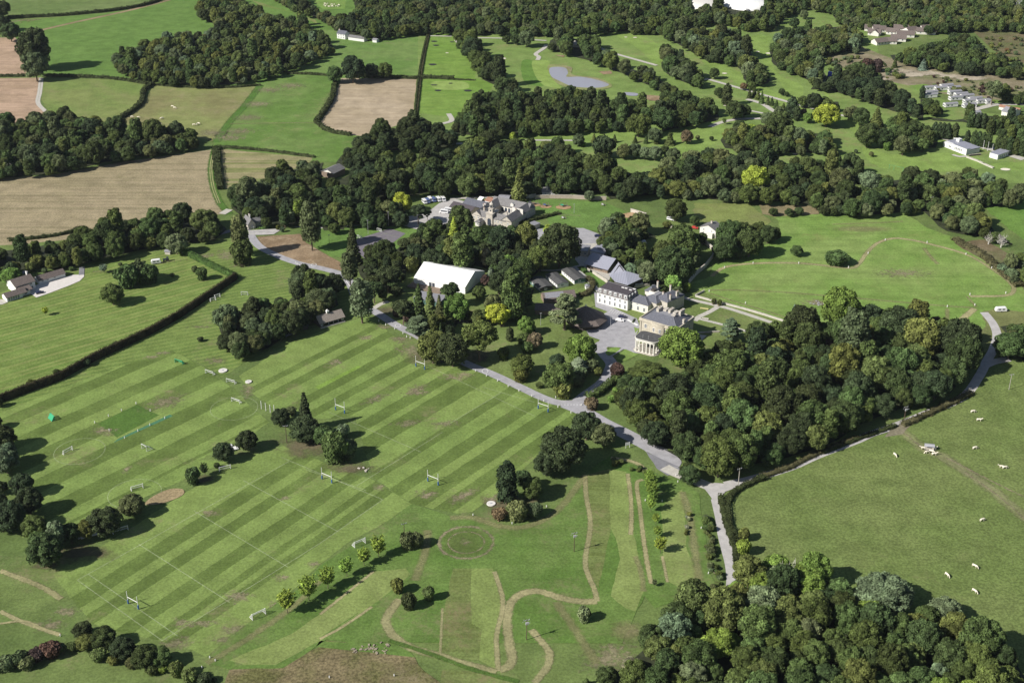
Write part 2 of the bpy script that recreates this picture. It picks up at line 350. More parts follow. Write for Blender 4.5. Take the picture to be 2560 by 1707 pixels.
for k in (0, 1): ribbon('path', f'a {1392+k*10} 985 {1372+k*12} 1100 {1385+k*14} 1220 {1425+k*14} 1330', .9, M_track)
ribbon('path', 'a 210 212 500 145 800 80 1000 30 1110 0', 7, gm('earth_track', (.34,.26,.16), (.28,.23,.13), alpha=(.3,.6,.05,.4,.9)))
ribbon('path', 'a 60 148 150 135 270 130', 8, M_dry)
for k in (0, 1): ribbon('path', f'a {262+k*16} 510 {252+k*16} 600 {240+k*16} 670 {280+k*16} 720 {330+k*16} 755', 1.8, M_path)
ribbon('path', 'a 1500 810 1800 805 2050 803', 3, M_trackf)
for s_ in ('a 1760 590', 'a 1680 680', 'a 1620 770', 'a 1560 860', 'a 1500 900', 'a 1900 560', 'a 1380 870'): patch('field', s_, 22, 16, M_dry)
# sports ground
sheet('lawn', 'd -300 560 500 330 560 290 1060 200 1190 215 1540 385 1150 655 800 835 400 1050 0 1190 -300 1300', M_lawn)
sheet('lawn', 'd 1190 200 1520 130 1640 90 1690 170 1790 230 1950 290 2240 350 2352 600 2352 640 1900 720 1500 1000 1450 1030 1340 950 1130 860 800 980 400 1180 0 1330 -300 1430 -300 1300 0 1190 400 1050 800 835 1150 655 1540 385', M_sport)
sheet('playing_field', 'd -100 1300 400 1100 800 950 1130 855 1330 960 1560 1130 1660 1240 1760 1320 1650 1400 1300 1568 g 1500 120 1200 240 1000 330 800 420 480 540 150 620 100 560 100 300 50 100 0 -50', M_p2)
sheet('playing_field', 'd 1560 1020 1900 800 2352 640 e 320 630 500 770 640 900 960 960 1250 1090 1690 1275 h 1450 50 1200 300 1000 450 900 460 600 400 350 230 300 80 e 230 1280 0 1300 d 1800 1240 1640 1130', M_p3)
sheet('playing_field', 'g 350 860 850 560 1200 330 1700 60 1850 20 2100 120 2352 215 h 330 230 600 400 360 560 200 640 0 790 g 1950 930 1750 1080 1500 1260 1350 1400 1200 1330 1050 1290 800 1240 600 1180 450 1000', M_p1)
sheet('cricket_square', 'd 640 1330 895 1205 1040 1275 765 1420', M_wicket, jag=0)
sheet('cricket_strip', 'd 740 1455 770 1430 1110 1270 1130 1280', M_artif, jag=0)
sheet('cricket_strip', 'e -30 1090 -10 1105 270 960 250 950', M_strip, jag=0)
# pitch markings
def lines(*ss, w=.28):
    for s_ in ss: ribbon('pitch_marking', s_, w, M_line, smooth=False)
lines('g 505 895 1060 1290', 'g 575 855 1160 1260', 'g 905 660 1500 1040', 'g 1270 445 1880 810', 'g 1590 245 2210 580', 'g 1840 95 h 410 370', 'g 505 895 1890 120', 'g 1060 1290 g 1700 900 h 0 655 h 410 370', w=.45)
lines('e 830 1340 1180 1130', 'e 1060 1090 1400 1190', 'e 610 910 1400 1280', 'h 660 60 h 60 -200', 'h 240 280 h 800 -70', 'g 2000 175 h 300 310', w=.4)
for cx_ in ('g 880 330', 'd 1530 1230', 'd 520 1510'):
    c_ = g1(cx_); ribbon('pitch_marking', [c_+Vector((11*math.cos(t), 11*math.sin(t), 0)) for t in [i*math.pi/10 for i in range(21)]], .35, M_line)
# dry patches on the pitches
random.seed(3)
for s_, rx, ry in (('g 1560 1000', 9, 7), ('g 1840 880', 6, 4), ('g 2050 790', 5, 4), ('g 1330 1180', 10, 4), ('g 1530 1220', 9, 5), ('g 1470 1290', 8, 4), ('g 1180 1180', 7, 6), ('g 1760 1310', 20, 9), ('g 1150 1310', 12, 7), ('g 1990 1310', 7, 5),
    ('g 1360 460', 7, 4), ('g 1870 360', 6, 3), ('g 830 170', 3, 7), ('g 1800 1055', 5, 5), ('g 330 1190', 10, 6), ('g 430 1100', 8, 6), ('d 1410 920', 10, 7), ('d 990 895', 7, 4), ('d 1060 870', 7, 4), ('d 1300 700', 12, 3), ('d 1480 230', 13, 16), ('d 1330 240', 14, 8), ('d 1580 290', 12, 9), ('d 1620 1110', 5, 16), ('d 1080 1190', 18, 12), ('d 680 1380', 12, 6),
    ('e 600 860', 15, 17), ('e 520 780', 10, 7), ('e 300 770', 8, 6), ('e 870 1030', 12, 6), ('e 950 1010', 9, 6), ('e 100 930', 8, 6), ('e 420 700', 9, 6), ('e 620 1110', 14, 7), ('e 650 1130', 12, 4), ('e 360 1170', 14, 6), ('e 570 1330', 12, 6), ('e 830 1330', 12, 5), ('h 1120 370', 8, 7), ('h 930 350', 14, 6), ('h 700 340', 9, 6), ('h 390 290', 5, 5), ('h 1970 490', 9, 8), ('h 1830 525', 10, 3), ('h 1880 640', 5, 4), ('h 870 790', 9, 9), ('h 460 990', 6, 6), ('h 1130 1010', 5, 4), ('h 900 1010', 10, 20), ('h 2000 1230', 8, 7), ('h 1900 1400', 20, 14), ('h 1980 850', 6, 8), ('h 1970 580', 7, 8), ('i 100 940', 12, 5), ('g 2060 700', 0.1, .1)):
    patch('dry_grass', s_, rx, ry, M_dry, random.uniform(-.3,.3) if rx < 13 else STRIPE-.2)
random.seed(5)
# pitch and putt course
sheet('rough_ground', 'g 1460 1600 1500 1480 1850 1470 2130 1290 2352 1320 h 0 1290 100 1310 250 1325 450 1310 560 1330 620 1400 680 1490 790 1568 900 1640 g 1460 1700', M_rough, jag=1)
LEVEL[0] += 1
sheet('lawn', 'h 360 570 600 400 850 480 1000 480 1280 545 1600 380 1760 180 1900 80 2130 180 i 100 240 230 330 300 850 350 960 -60 1080 h 2120 1000 1900 1450 1800 1640 900 1640 790 1568 680 1490 620 1400 560 1330 450 1310 100 1300 0 1290 g 2352 1310 2130 1285 1850 1470 1500 1480 1350 1440 1500 1270 1750 1090 2000 920 h 0 800', M_course)
sheet('mown_strip', 'h 870 820 990 820 990 1180 1060 1220 1040 1420 790 1400 810 1100', M_mownA, round_=False)
sheet('mown_strip', 'h 990 820 1130 820 1190 1000 1180 1100 1150 1250 1150 1480 1040 1420 1060 1220 990 1180', M_mownB)
sheet('mown_strip', 'h 1735 210 1890 170 1900 560 1870 700 1820 950 1740 830 1760 600', M_mownA)
sheet('mown_strip', 'h 1890 170 2000 190 2030 480 2080 740 2115 970 2060 1100 2000 1080 1900 1000 1960 760 1930 620 1900 560', M_mownB)
sheet('mown_strip', 'h 0 1120 350 840 560 820 590 860 340 1060 150 1190 0 1270 g 2352 1100 2100 1290 1800 1450 1600 1450 1500 1420 1900 1250', M_mownB)
sheet('mown_strip', 'g -60 900 60 905 180 960 330 1020 400 1060 380 1120 230 1130 80 1060 -60 980', M_dark, jag=0)
sheet('mown_strip', 'h 2230 420 i 120 300 150 700 220 860 150 980 20 900 h 2280 900 2240 740', M_mownB)
sheet('mown_strip', 'h 800 1480 1140 1500 1350 1640 780 1640', M_mownA)
patch('mown_ring', 'h 955 650', 13, 13, gm('mown_ring', (.15,.15,.06), (.12,.15,.045), alpha=(.3, .9, .1, .5, .25)))
c_ = g1('h 955 650')
for rr, wd in ((10.8, 3.2), (7.2, 1.6)): ribbon('mown_ring', [c_+Vector((rr*math.cos(t), rr*math.sin(t), 0)) for t in [i*math.pi/12 for i in range(25)]], wd, M_dry)
patch('mown_ring', 'h 955 650', 4, 4, M_dry); patch('mown_ring', 'h 2000 1225', 9, 9, M_trackf)
for s_, wd in (('h 1810 1035 1700 1035 1560 1010 1430 970 1320 985 1250 1040 1225 1120 1225 1220 1240 1340 1255 1400 1230 1460 1170 1480', 5.5), ('h 1165 1490 1155 1350 1155 1250 1190 1100 1190 1000 1160 900 1140 840', 3), ('h 1400 1568 1480 1470 1500 1400 1490 1350 1440 1290 1380 1220', 4.5), ('h 520 1020 460 1100 430 1170 480 1260 600 1340 780 1390 900 1430 1150 1500', 5.5), ('h 1730 210 1740 350 1765 500 1760 600 1735 740 1740 830 1790 950 1810 1035', 3.4), ('h 2010 200 2030 350 2035 480 2030 600', 3), ('h 2110 240 2070 270 2090 430 2110 600 2140 800 2165 920', 3), ('h 1900 95 2050 125 2130 180', 3.5), ('h 0 1280 150 1200 340 1070', 2), ('h 0 1120 200 960 350 840', 2), ('h 2235 740 2270 910', 2), ('h 800 1080 785 1380', 1.6),
    ('g 0 835 250 930 400 1020', 4), ('g 0 1100 150 1170 390 1255', 3), ('g 0 1180 150 1165 250 1195', 2), ('f 310 370 400 310 600 285 900 285 1200 315 1270 290 1330 210 1400 150 1500 122 1600 130 1720 155 1970 225 2140 320 2260 410 2285 460 2230 495 2000 500', 3.6), ('f 1940 655 2030 580', 5)):
    ribbon('track', s_, wd*.82, M_track)
for s_, wd in (('h 2060 740 2100 850 2115 970', 4), ('h 850 490 1000 490 1150 540 1280 555 1400 530 1500 480 1600 390 1730 220', 6), ('h 620 900 690 700 700 570', 6), ('h 1540 1040 1640 1180 1760 1370 1810 1440', 6), ('i 120 320 170 500 200 700 230 900', 6), ('g 1350 1440 1600 1290 1900 1080 2090 900', 5)):
    ribbon('track', s_, wd, M_trackf)
ribbon('track', 'h 450 1290 700 1370 1000 1480 1300 1560', 3, M_dark)
# meadow on the right, cattle pasture
sheet('meadow', 'f -20 500 100 440 300 370 340 280 560 240 760 100 740 0 c 700 1410 1200 1395 1560 1380 1700 1480 f 1900 120 2080 210 2300 400 2500 500 2500 620 2100 600 2110 800 2060 860 1400 800 800 660', M_meadow, jag=.8)
sheet('field', 'c 190 1330 560 1330 640 1400 700 1450 650 1500 500 1490 350 1500 200 1420', gm('dry_paddock', (.19,.19,.085), (.15,.18,.055), dry=.4), jag=1)
sheet('field', 'c 620 1340 1010 1345 1010 1400 720 1420 640 1400', gm('dry_bank', (.25,.21,.12), (.20,.18,.09), dry=.5), jag=1)
sheet('field', 'c 2070 1340 2352 1270 2800 1200 2800 1700 2352 1568 2250 1500', gm('far_right_pasture', (.085,.165,.03), (.10,.175,.035), dry=.15), jag=1)
sheet('heath', 'f 1900 150 2100 130 2300 250 2500 400 2500 600 2300 400 2150 300 1950 190', M_heath2, jag=1)
for s_, wd in (('f 290 460 500 460 800 475 1100 500 1400 525 1800 560 2030 575', 2.8), ('f 300 480 450 530 650 590 800 640', 2.6), ('f 1980 500 2040 570', 3), ('f 1700 185 1740 240 1790 290', 5), ('f 1850 580 1850 650', 4), ('f 1100 30 1400 20 1560 10', 3)):
    ribbon('track', s_, wd, M_trackf)
for s_, wd in (('f 310 370 400 310 600 285 900 285 1200 315 1270 290 1330 210 1400 150 1500 122 1600 130 1720 155 1970 225 2140 320 2260 410 2285 460 2230 495 2000 500', 3.4), ('f 1940 655 2030 580', 5)): ribbon('track', s_, wd, M_track)
patch('meadow', 'f 1560 350', 30, 12, M_dry); patch('meadow', 'f 1300 60', 30, 8, M_trackf); patch('meadow', 'f 1000 540', 16, 9, M_dry)
sheet('cattle_field', 'i 430 400 470 310 650 240 1000 90 1300 -10 f 1560 1350 1750 1270 2000 1150 2200 950 2352 900 2900 860 3200 1900 i 2800 1900 2352 1700 1500 1400 900 1000 500 800 460 620 420 500', M_cows, jag=.6)
sheet('lawn', 'f 2040 800 2100 700 2080 600 2160 580 2700 640 2700 900 2200 900 2100 870', gm('scrub_bank', (.13,.14,.055), (.09,.11,.035), dry=.4), jag=1)
ribbon('track', 'f 1540 1370 1650 1460 1720 1510 i 1800 80 1960 180 2120 290 2250 400 2400 520', 9, gm('cattle_track', (.25,.255,.13), (.20,.215,.10), alpha=(.25, 1.1, .1, .7, .75)))
for s_, wd in (('i 1830 90 2000 180 2200 280 2450 400', 2.2), ('f 1540 1370 1650 1460 1720 1510', 3), ('i 1960 190 2120 300 2260 410 2400 540', 2)): ribbon('track', s_, wd, M_dry)
# gardens round the house
sheet('lawn', 'e 350 620 330 560 500 480 1000 480 1500 600 1800 780 1880 800 1870 1000 1800 1080 1640 1160 1560 1170 1300 1080 1060 960 960 930 640 740', M_garden, jag=.4)
sheet('lawn', 'e 1000 200 1500 200 1750 460 1800 560 1650 620 1200 560 900 480', M_garden)
sheet('lawn', 'f -600 640 60 480 200 450 480 560 780 660 560 760 300 860 0 900', M_garden)
sheet('lawn', 'e -100 60 200 30 450 0 720 30 660 120 500 200 240 250 60 240 -60 150', M_bright)
sheet('lawn', 'b 1320 1310 1500 1305 1860 1320 2030 1400 2000 1450 1800 1480 1500 1480 1480 1400', M_bright)
sheet('lawn', 'e 1560 -10 1850 -10 1850 80 1700 60', M_bright)
sheet('lawn', 'b 2150 1470 2352 1440 c 200 1450 150 1568 f 80 100 0 150 e 2000 200 2050 50', M_garden)
sheet('bare_earth', 'd 1680 110 1960 92 2000 150 2100 210 2240 290 2240 335 2000 290 1800 235 1720 180', M_earth, jag=.5)
sheet('bare_earth', 'e 1440 610 1700 640 1690 700 1560 720 1450 680', M_garden)
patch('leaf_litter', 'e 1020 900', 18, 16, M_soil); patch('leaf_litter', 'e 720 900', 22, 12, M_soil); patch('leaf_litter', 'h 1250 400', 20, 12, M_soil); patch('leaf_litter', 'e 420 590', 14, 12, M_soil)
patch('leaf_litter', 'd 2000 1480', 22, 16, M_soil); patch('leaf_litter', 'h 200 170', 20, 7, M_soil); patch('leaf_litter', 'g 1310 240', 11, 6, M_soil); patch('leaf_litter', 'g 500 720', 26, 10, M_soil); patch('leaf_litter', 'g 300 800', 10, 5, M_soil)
sheet('bark_bed', 'g 945 400 1000 350 1100 305 1180 300 1205 320 1180 350 1080 390 1000 405', gm('bark_bed', (.33,.26,.15), (.26,.21,.11), fine=(.7,1.2)), round_=True, jag=.2)
# roads and hard surfaces
ribbon('road', 'd 1630 90 1690 170 1800 230 1950 285 2100 318 2240 360 2290 420 2320 500 e 240 560 340 590 500 690 640 760 800 860 970 945 1130 1010 1300 1090 1450 1160 1560 1195 1680 1200 1720 1240', 5.2, M_road)
ribbon('road', 'e 1600 1200 1720 1250 1850 1325 2000 1400 2150 1480 2300 1568 i 0 170', 8, M_road)
ribbon('road', 'e 1660 1210 1730 1150 1850 1060 1900 970 1900 930 1850 870 1830 820 1900 790', 6.2, M_road)
sheet('forecourt', 'e 1720 690 1880 600 1800 570 1790 470 1830 490 1850 545 2070 645 2090 700 2060 760 2060 840 2150 880 2060 870 1900 810 1860 830 1830 800 1860 795 1760 760', M_road, jag=0)
sheet('road', 'e 1880 910 1990 840 1975 835 1860 900', M_road, jag=0)
sheet('road', 'e 1830 780 1900 770 2060 830 2050 870 1960 835 1880 830 1830 880 1790 860', M_road, jag=0)
sheet('lawn', 'e 1865 868 1890 845 1930 832 1960 840 1940 862 1890 888', M_meadow, round_=True, jag=0)
sheet('lawn', 'e 1995 845 2080 880 1990 925 1930 905', M_meadow, jag=0)
sheet('lawn', 'e 2050 700 2085 712 2060 740', M_meadow, jag=0)
sheet('road', 'h 2130 60 2352 160 i 0 160 110 165 90 200 0 220 h 2270 215 2200 170', M_dtar, jag=.2)
sheet('road', 'e 2050 1450 2200 1490 2352 1568 h 2352 100 2130 60', M_road, jag=.2)
ribbon('road', 'h 2250 160 i 60 190 180 240 330 300', 6, M_path)
sheet('road', 'i 255 290 330 262 430 270 560 235 480 290 400 320 365 370 385 500 345 480 310 360', M_road2, jag=.3)
ribbon('road', 'i 345 370 375 500 390 600 415 700 440 800 450 900 440 1000', 5.0, M_road2)
ribbon('road', 'i 400 275 600 230 830 160 1000 85 1250 -10 f 1350 1400 1500 1350 1700 1270 1950 1160 2060 1020 2110 920 2150 850 2175 760 2150 680 2090 605', 4.6, M_road2)
ribbon('road', 'f 2080 960 2150 930 2250 910', 5, M_road2)
sheet('road', 'f 1480 1370 1600 1300 1640 1320 1560 1400 1440 1420', gm('farm_yard', (.27,.23,.17), (.21,.19,.13)), jag=.5)
sheet('car_park', 'b 430 1440 560 1420 700 1390 780 1330 870 1300 1000 1330 950 1400 900 1430 830 1470 650 1505 520 1470', M_road2)
sheet('car_park', 'o 0 600 400 520 900 500 1000 640 1200 660 1200 700 900 700 600 560 300 680 190 680 0 640', M_road2)
sheet('car_park', 'e 1390 60 1660 55 1720 55 1840 100 1820 150 1760 160 1700 200 1560 160 1430 140', M_road, jag=.2)
sheet('path', 'n 1100 400 1500 380 1700 600 1900 800 1700 1000 1650 1160 1400 950 1100 830 1000 700', M_path)
ribbon('path', 'n 980 850 1100 950 1250 1100 1400 1250 1460 1330', 2.6, M_road2)
sheet('lawn', 'n 1150 860 1240 900 1560 1130 1600 1190 1530 1230 1440 1180 1250 1020', M_bright, jag=0)
sheet('courtyard', 'p 1000 620 1300 400 1640 500 1300 700', M_path, jag=0)
sheet('tennis_court', 'e 235 130 455 57 560 90 450 170 300 260 245 215', M_court, jag=0)
for s_ in ('e 250 150 480 75', 'e 280 170 510 90', 'e 265 128 400 190', 'e 330 105 460 150', 'e 400 82 520 120', 'e 290 200 500 110'): ribbon('court_marking', s_, .3, M_line, smooth=False)
ribbon('path', 'd 1640 60 1560 60 1480 80 1300 130', 4, M_dtar)
sheet('driveway', 'd 1630 100 1620 70 1800 60 1830 70 1790 95 1700 100', M_road2, jag=0)
ribbon('road', 'b -200 1470 0 1485 200 1470 430 1450', 5, M_road2)
ribbon('road', 't 500 560 700 520 900 500 1100 460', 4, M_road2)
ribbon('driveway', 'a 1500 1370 1450 1400', 5, M_path)
for s_, wd in (('f 70 478 150 515 300 550 440 585 700 670', 3.0), ('f 350 570 290 605 230 632', 3), ('f 200 640 400 690 560 735', 2.2), ('f 230 632 200 660', 3), ('e 350 580 400 550 450 535', 3), ('c 270 515 500 580 800 665 950 705 1200 765', 4), ('c 540 650 640 680 720 730 800 760 700 775 500 780 380 800 300 830', 4.5), ('c 560 725 660 745', 3), ('b 720 237 860 240', 3), ('b 1000 250 1200 253 1480 268', 3), ('b 1480 295 1460 320 1410 355 1430 375 1420 395', 4), ('b 885 265 915 300', 3), ('b 840 745 860 790 800 810', 4), ('b 1340 918 1650 920', 3), ('b 400 950 600 945 1000 940', 4), ('b 1820 310 1900 345 2200 430', 4), ('c 1540 385 1650 430', 4), ('v 1180 660 1500 580 1800 520 2352 520', 6), ('u 620 40 1000 140 1500 240 2100 420 2352 500', 7), ('u 850 400 1000 440 1150 430', 3), ('b 1150 1290 850 1300', 3), ('c 870 335 850 320 900 310', 4), ('e 1400 330 1550 330 1700 300', 2)):
    ribbon('path', s_, wd, M_path)
sheet('driveway', 'r 720 870 830 905 950 990 1300 870 1800 680 2080 560 2200 440 2195 390 1860 400 1480 530 1000 640 900 700', M_gravel, jag=0)
ribbon('driveway', 'r 2130 400 2135 300 2140 190', 3, M_dtar, smooth=False)
sheet('driveway', 'r -200 1000 100 1050 210 1110 60 1170 -200 1200', M_path, jag=0)
sheet('terrace', 'm 1500 1150 2250 1250 2100 1400 1400 1500', M_path, jag=0)
# ponds and bunkers
sheet('mud', 'b 1490 430 1640 440 1650 490 1800 510 1900 550 1880 580 1700 590 1540 540', gm('pond_margin', (.27,.24,.14), (.18,.20,.08)), round_=True)
sheet('pond', 'b 1500 450 1550 440 1605 448 1620 480 1612 505 1700 505 1800 522 1885 552 1860 570 1780 577 1650 567 1560 530 1510 500', M_water, round_=True, jag=0)
sheet('pond', 'b 1985 606 2070 612 2070 628 2010 626', M_water, round_=True, jag=0)
sheet('mud', 'b 1820 470 1900 465 1910 485 1850 490', M_earth); sheet('mud', 'b 1530 360 1600 365 1590 378', M_earth); sheet('mud', 'b 2080 620 2220 630 2300 665 2150 660', M_earth)
for s_, wx in (('b 745 273', 20), ('b 757 299', 20), ('b 862 277', 14), ('b 735 424', 26), ('b 735 558', 14), ('b 752 558', 14), ('b 853 547', 13), ('b 770 594', 22), ('b 965 595', 26), ('b 1003 641', 18)):
    p_ = g1(s_); r_ = wx*.38265/scl(p_); sheet('bunker', [p_+Vector((r_*(1+.15*math.sin(3*t))*math.cos(t), r_*.8*math.sin(t), 0)) for t in [i*math.pi/8 for i in range(16)]], M_black, jag=0)
for s_, wx in (('c 612 340', 14), ('c 685 351', 20), ('c 395 482', 16), ('c 400 692', 12), ('c 2230 1109', 30), ('c 60 688', 20), ('b 1998 246', 10), ('b 2058 248', 12), ('b 830 349', 10), ('c 860 1008', 20), ('c 605 845', 20), ('c 270 522', 15), ('b 2300 685', 25), ('b 1190 385', 24)):
    p_ = g1(s_); r_ = wx*.38265/scl(p_); sheet('bunker', [p_+Vector((r_*(1+.12*math.sin(2*t+1))*math.cos(t), r_*.8*math.sin(t), 0)) for t in [i*math.pi/8 for i in range(16)]], M_sand, jag=0)
for s_, r_ in (('b 1475 1352', 3.6), ('b 1590 1357', 4.6), ('b 1400 1340', 4), ('b 2040 1410', 6)): patch('bark_pit', s_, r_*1.3, r_, gm('bark_pit', (.42,.29,.17), (.38,.25,.14), alpha=(.3, .4, .05, .3, 1)))
for s_ in ('c 1530 465', 'c 1720 480', 'c 1440 490', 'c 1620 490', 'c 1380 520', 'c 1890 500', 'c 2010 515'): patch('bare_earth', s_, 26, 12, gm('pale_spoil', (.5,.44,.34), (.36,.31,.22), alpha=(.1, 1.5, .3, .7, .9)))
# road markings
def mark(s_, wdt, l=None): ribbon('road_marking', s_, wdt, M_white, smooth=False)
for k in range(8): mark(f'e {1555+k*20} {1209} {1565+k*20} {1209}', .3)
for k in range(9):
    a_ = g1('m 690 960').lerp(g1('m 870 1060'), k/8); ribbon('road_marking', [a_, a_+Vector((.9, 1.6, 0))], .8, M_white, smooth=False)
for k in range(6):
    a_ = g1('m 330 800').lerp(g1('m 560 860'), k/5); ribbon('road_marking', [a_, a_+Vector((1.8, 3.6, 0))], .18, M_white, smooth=False)
mark('e 170 400 220 465', .35); mark('e 1730 1140 1850 1050', .18)
for s_ in ('e 510 692', 'e 1079 990', 'd 2050 296'):
    c_ = g1(s_); ribbon('road_marking', [c_+Vector((1.5*math.cos(t), 2.0*math.sin(t), 0)) for t in [i*math.pi/8 for i in range(17)]], .25, M_white)
   
# ------------------------------------------------------------------ trees
M_leaf = leafmat('leaves'); M_needle = leafmat('needles', .05)
M_bark_t = plain('tree_bark', (.13,.10,.075), var=.3, sc=2); M_pale_bark = plain('pale_bark', (.42,.40,.36), var=.2, sc=2)
HUE = dict(D=(.038,.050,.018), G=(.054,.071,.023), O=(.078,.086,.028), Y=(.20,.22,.035), L=(.098,.132,.030), S=(.092,.108,.062), B=(.125,.155,.125),
 P=(.052,.030,.028), R=(.115,.075,.045), N=(.072,.080,.038), F=(.135,.170,.034), K=(.031,.040,.018), W=(.34,.33,.30), Z=(.17,.155,.11))
HUE = {k: tuple(min(.5, x*(1.5, 1.66, 1.45)[i_]+.003) for i_, x in enumerate(v)) for k, v in HUE.items()}
HW = dict(D='dark green', G='mid green', O='olive', Y='bright yellow', L='light green', S='silvery', B='blue grey', P='dark purple', R='rusty brown', N='grey brown', K='deep green', W='bleached', Z='dry brown', F='bright green')
def quads_mesh(name, C, Nn, S, v, core=None, mat_=None):
    n = len(C); a = RNG.normal(size=(n, 3)); t = np.cross(Nn, a); t /= np.linalg.norm(t, axis=1)[:, None]+1e-9; b = np.cross(Nn, t)
    b /= np.linalg.norm(b, axis=1)[:, None]+1e-9; S = S[:, None]
    P = np.stack([C-t*S-b*S*.8, C+t*S-b*S*.7, C+t*S*.8+b*S, C-t*S*.9+b*S*.8], 1).reshape(-1, 3)
    F = np.arange(4*n).reshape(n, 4); loops = F.ravel(); tot = np.full(n, 4); vv = np.asarray(v, float)
    if core:  # core toned darker than the leaves: shade inside the foliage, put into colour
        for cv, cf, cval in core:
            k = len(P); P = np.vstack([P, cv]); loops = np.concatenate([loops, (np.asarray(cf)+k).ravel()]); tot = np.concatenate([tot, np.full(len(cf), 3)]); vv = np.concatenate([vv, np.full(len(cf), cval)])
    me = bpy.data.meshes.new(name); me.vertices.add(len(P)); me.vertices.foreach_set('co', P.astype(np.float32).ravel())
    me.loops.add(len(loops)); me.loops.foreach_set('vertex_index', loops.astype(np.int32))
    me.polygons.add(len(tot)); st_ = np.concatenate([[0], np.cumsum(tot)[:-1]]); me.polygons.foreach_set('loop_start', st_.astype(np.int32)); me.polygons.foreach_set('loop_total', tot.astype(np.int32))
    me.update(calc_edges=True); me.validate()
    at = me.attributes.new('v', 'FLOAT', 'FACE'); at.data.foreach_set('value', vv.astype(np.float32)); me.materials.append(mat_ or M_leaf); return me
import bmesh
_b = bmesh.new(); bmesh.ops.create_icosphere(_b, subdivisions=2, radius=1); ICO = (np.array([v.co[:] for v in _b.verts]), np.array([[v.index for v in f.verts] for f in _b.faces])); _b.free()
_b = bmesh.new(); bmesh.ops.create_icosphere(_b, subdivisions=1, radius=1); ICO1 = (np.array([v.co[:] for v in _b.verts]), np.array([[v.index for v in f.verts] for f in _b.faces])); _b.free()
def unit(n):
    d = RNG.normal(size=(n, 3)); return d/np.linalg.norm(d, axis=1)[:, None]
def lobes_mesh(name, L, nq, smin, smax, mat_=None, corek=.86, lo=1, squash=.9, holes=.0):
    """leaf clumps over a set of lobes L = (x, y, z, r); kept outside the other lobes"""
    L = np.array(L); tot = (L[:, 3]**2).sum(); Cs, Ns, Vs = [], [], []; core = []
    for i, (x, y, z, r) in enumerate(L):
        n = int(nq*r*r/tot); d = unit(n); d[:, 2] = np.where(d[:, 2] < -.55, -d[:, 2], d[:, 2])
        rad = r*(1+RNG.normal(scale=.09, size=n)); c = np.array([x, y, z]) + d*rad[:, None]*np.array([1, 1, squash])
        keep = np.ones(n, bool)
        for j, (x2, y2, z2, r2) in enumerate(L):
            if j != i: keep &= np.linalg.norm((c-np.array([x2, y2, z2]))/np.array([1, 1, squash]), axis=1) > r2*.86
        sub = unit(9)      # lighter and darker sprays within a lobe
        kk = np.argmax(d@sub.T, axis=1); sv = RNG.uniform(.68, 1.32, 9)
        c, d, kk = c[keep], d[keep], kk[keep]
        nn = d + RNG.normal(scale=.55, size=d.shape); nn /= np.linalg.norm(nn, axis=1)[:, None]
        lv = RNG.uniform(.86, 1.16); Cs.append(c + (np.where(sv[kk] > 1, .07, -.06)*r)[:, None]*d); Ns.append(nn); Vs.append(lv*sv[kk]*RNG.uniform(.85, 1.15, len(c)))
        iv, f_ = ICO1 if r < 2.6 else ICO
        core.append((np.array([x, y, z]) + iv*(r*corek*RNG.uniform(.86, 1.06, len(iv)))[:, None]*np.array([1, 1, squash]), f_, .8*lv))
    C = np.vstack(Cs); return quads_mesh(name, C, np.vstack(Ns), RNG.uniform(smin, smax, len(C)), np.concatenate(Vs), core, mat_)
def broad(k):       # crown radius 6, height 13
    L = [(0, 0, 7.6, 4.2), (0, 0, 4.6, 3.2)]
    n = 19+k % 4
    for i in range(n):
        t = i*2.4+RNG.uniform(-.3, .3)+k; u = (i+.5)/n; el = math.asin(1-1.75*u)
        rr = RNG.uniform(1.6, 2.6); R_ = 6.9-rr
        L.append((R_*math.cos(el)*math.cos(t)*RNG.uniform(.88, 1.08), R_*math.cos(el)*math.sin(t)*RNG.uniform(.88, 1.08), 7.4+4.9*math.sin(el)*RNG.uniform(.85, 1.12), rr))
    for i in range(9):
        t = RNG.uniform(0, 6.28); el = RNG.uniform(-.35, 1.2); R_ = 5.8
        L.append((R_*math.cos(el)*math.cos(t), R_*math.cos(el)*math.sin(t), 7.4+5.4*math.sin(el), RNG.uniform(.8, 1.3)))
    return lobes_mesh('crown', L, 13000, .15, .33)
def tall_broad(k):  # radius 4, height 15: upright crowns (poplar, tall ash)
    L = []
    for i in range(20):
        z = 4.2+9.6*i/19; rr = 1.1+1.2*math.sin(min(1, (15-z)/9)*1.5)*RNG.uniform(.75, 1.1); t = i*2.4+k; off = max(0, 3.6-rr)*math.sqrt(max(0.05, 1-((z-8)/7.2)**2))
        L.append((off*math.cos(t), off*math.sin(t), z, rr))
    L += [(0, 0, 6, 2.2), (0, 0, 9, 2.2), (0, 0, 11.7, 1.7)]
    return lobes_mesh('crown', L, 7000, .2, .38)
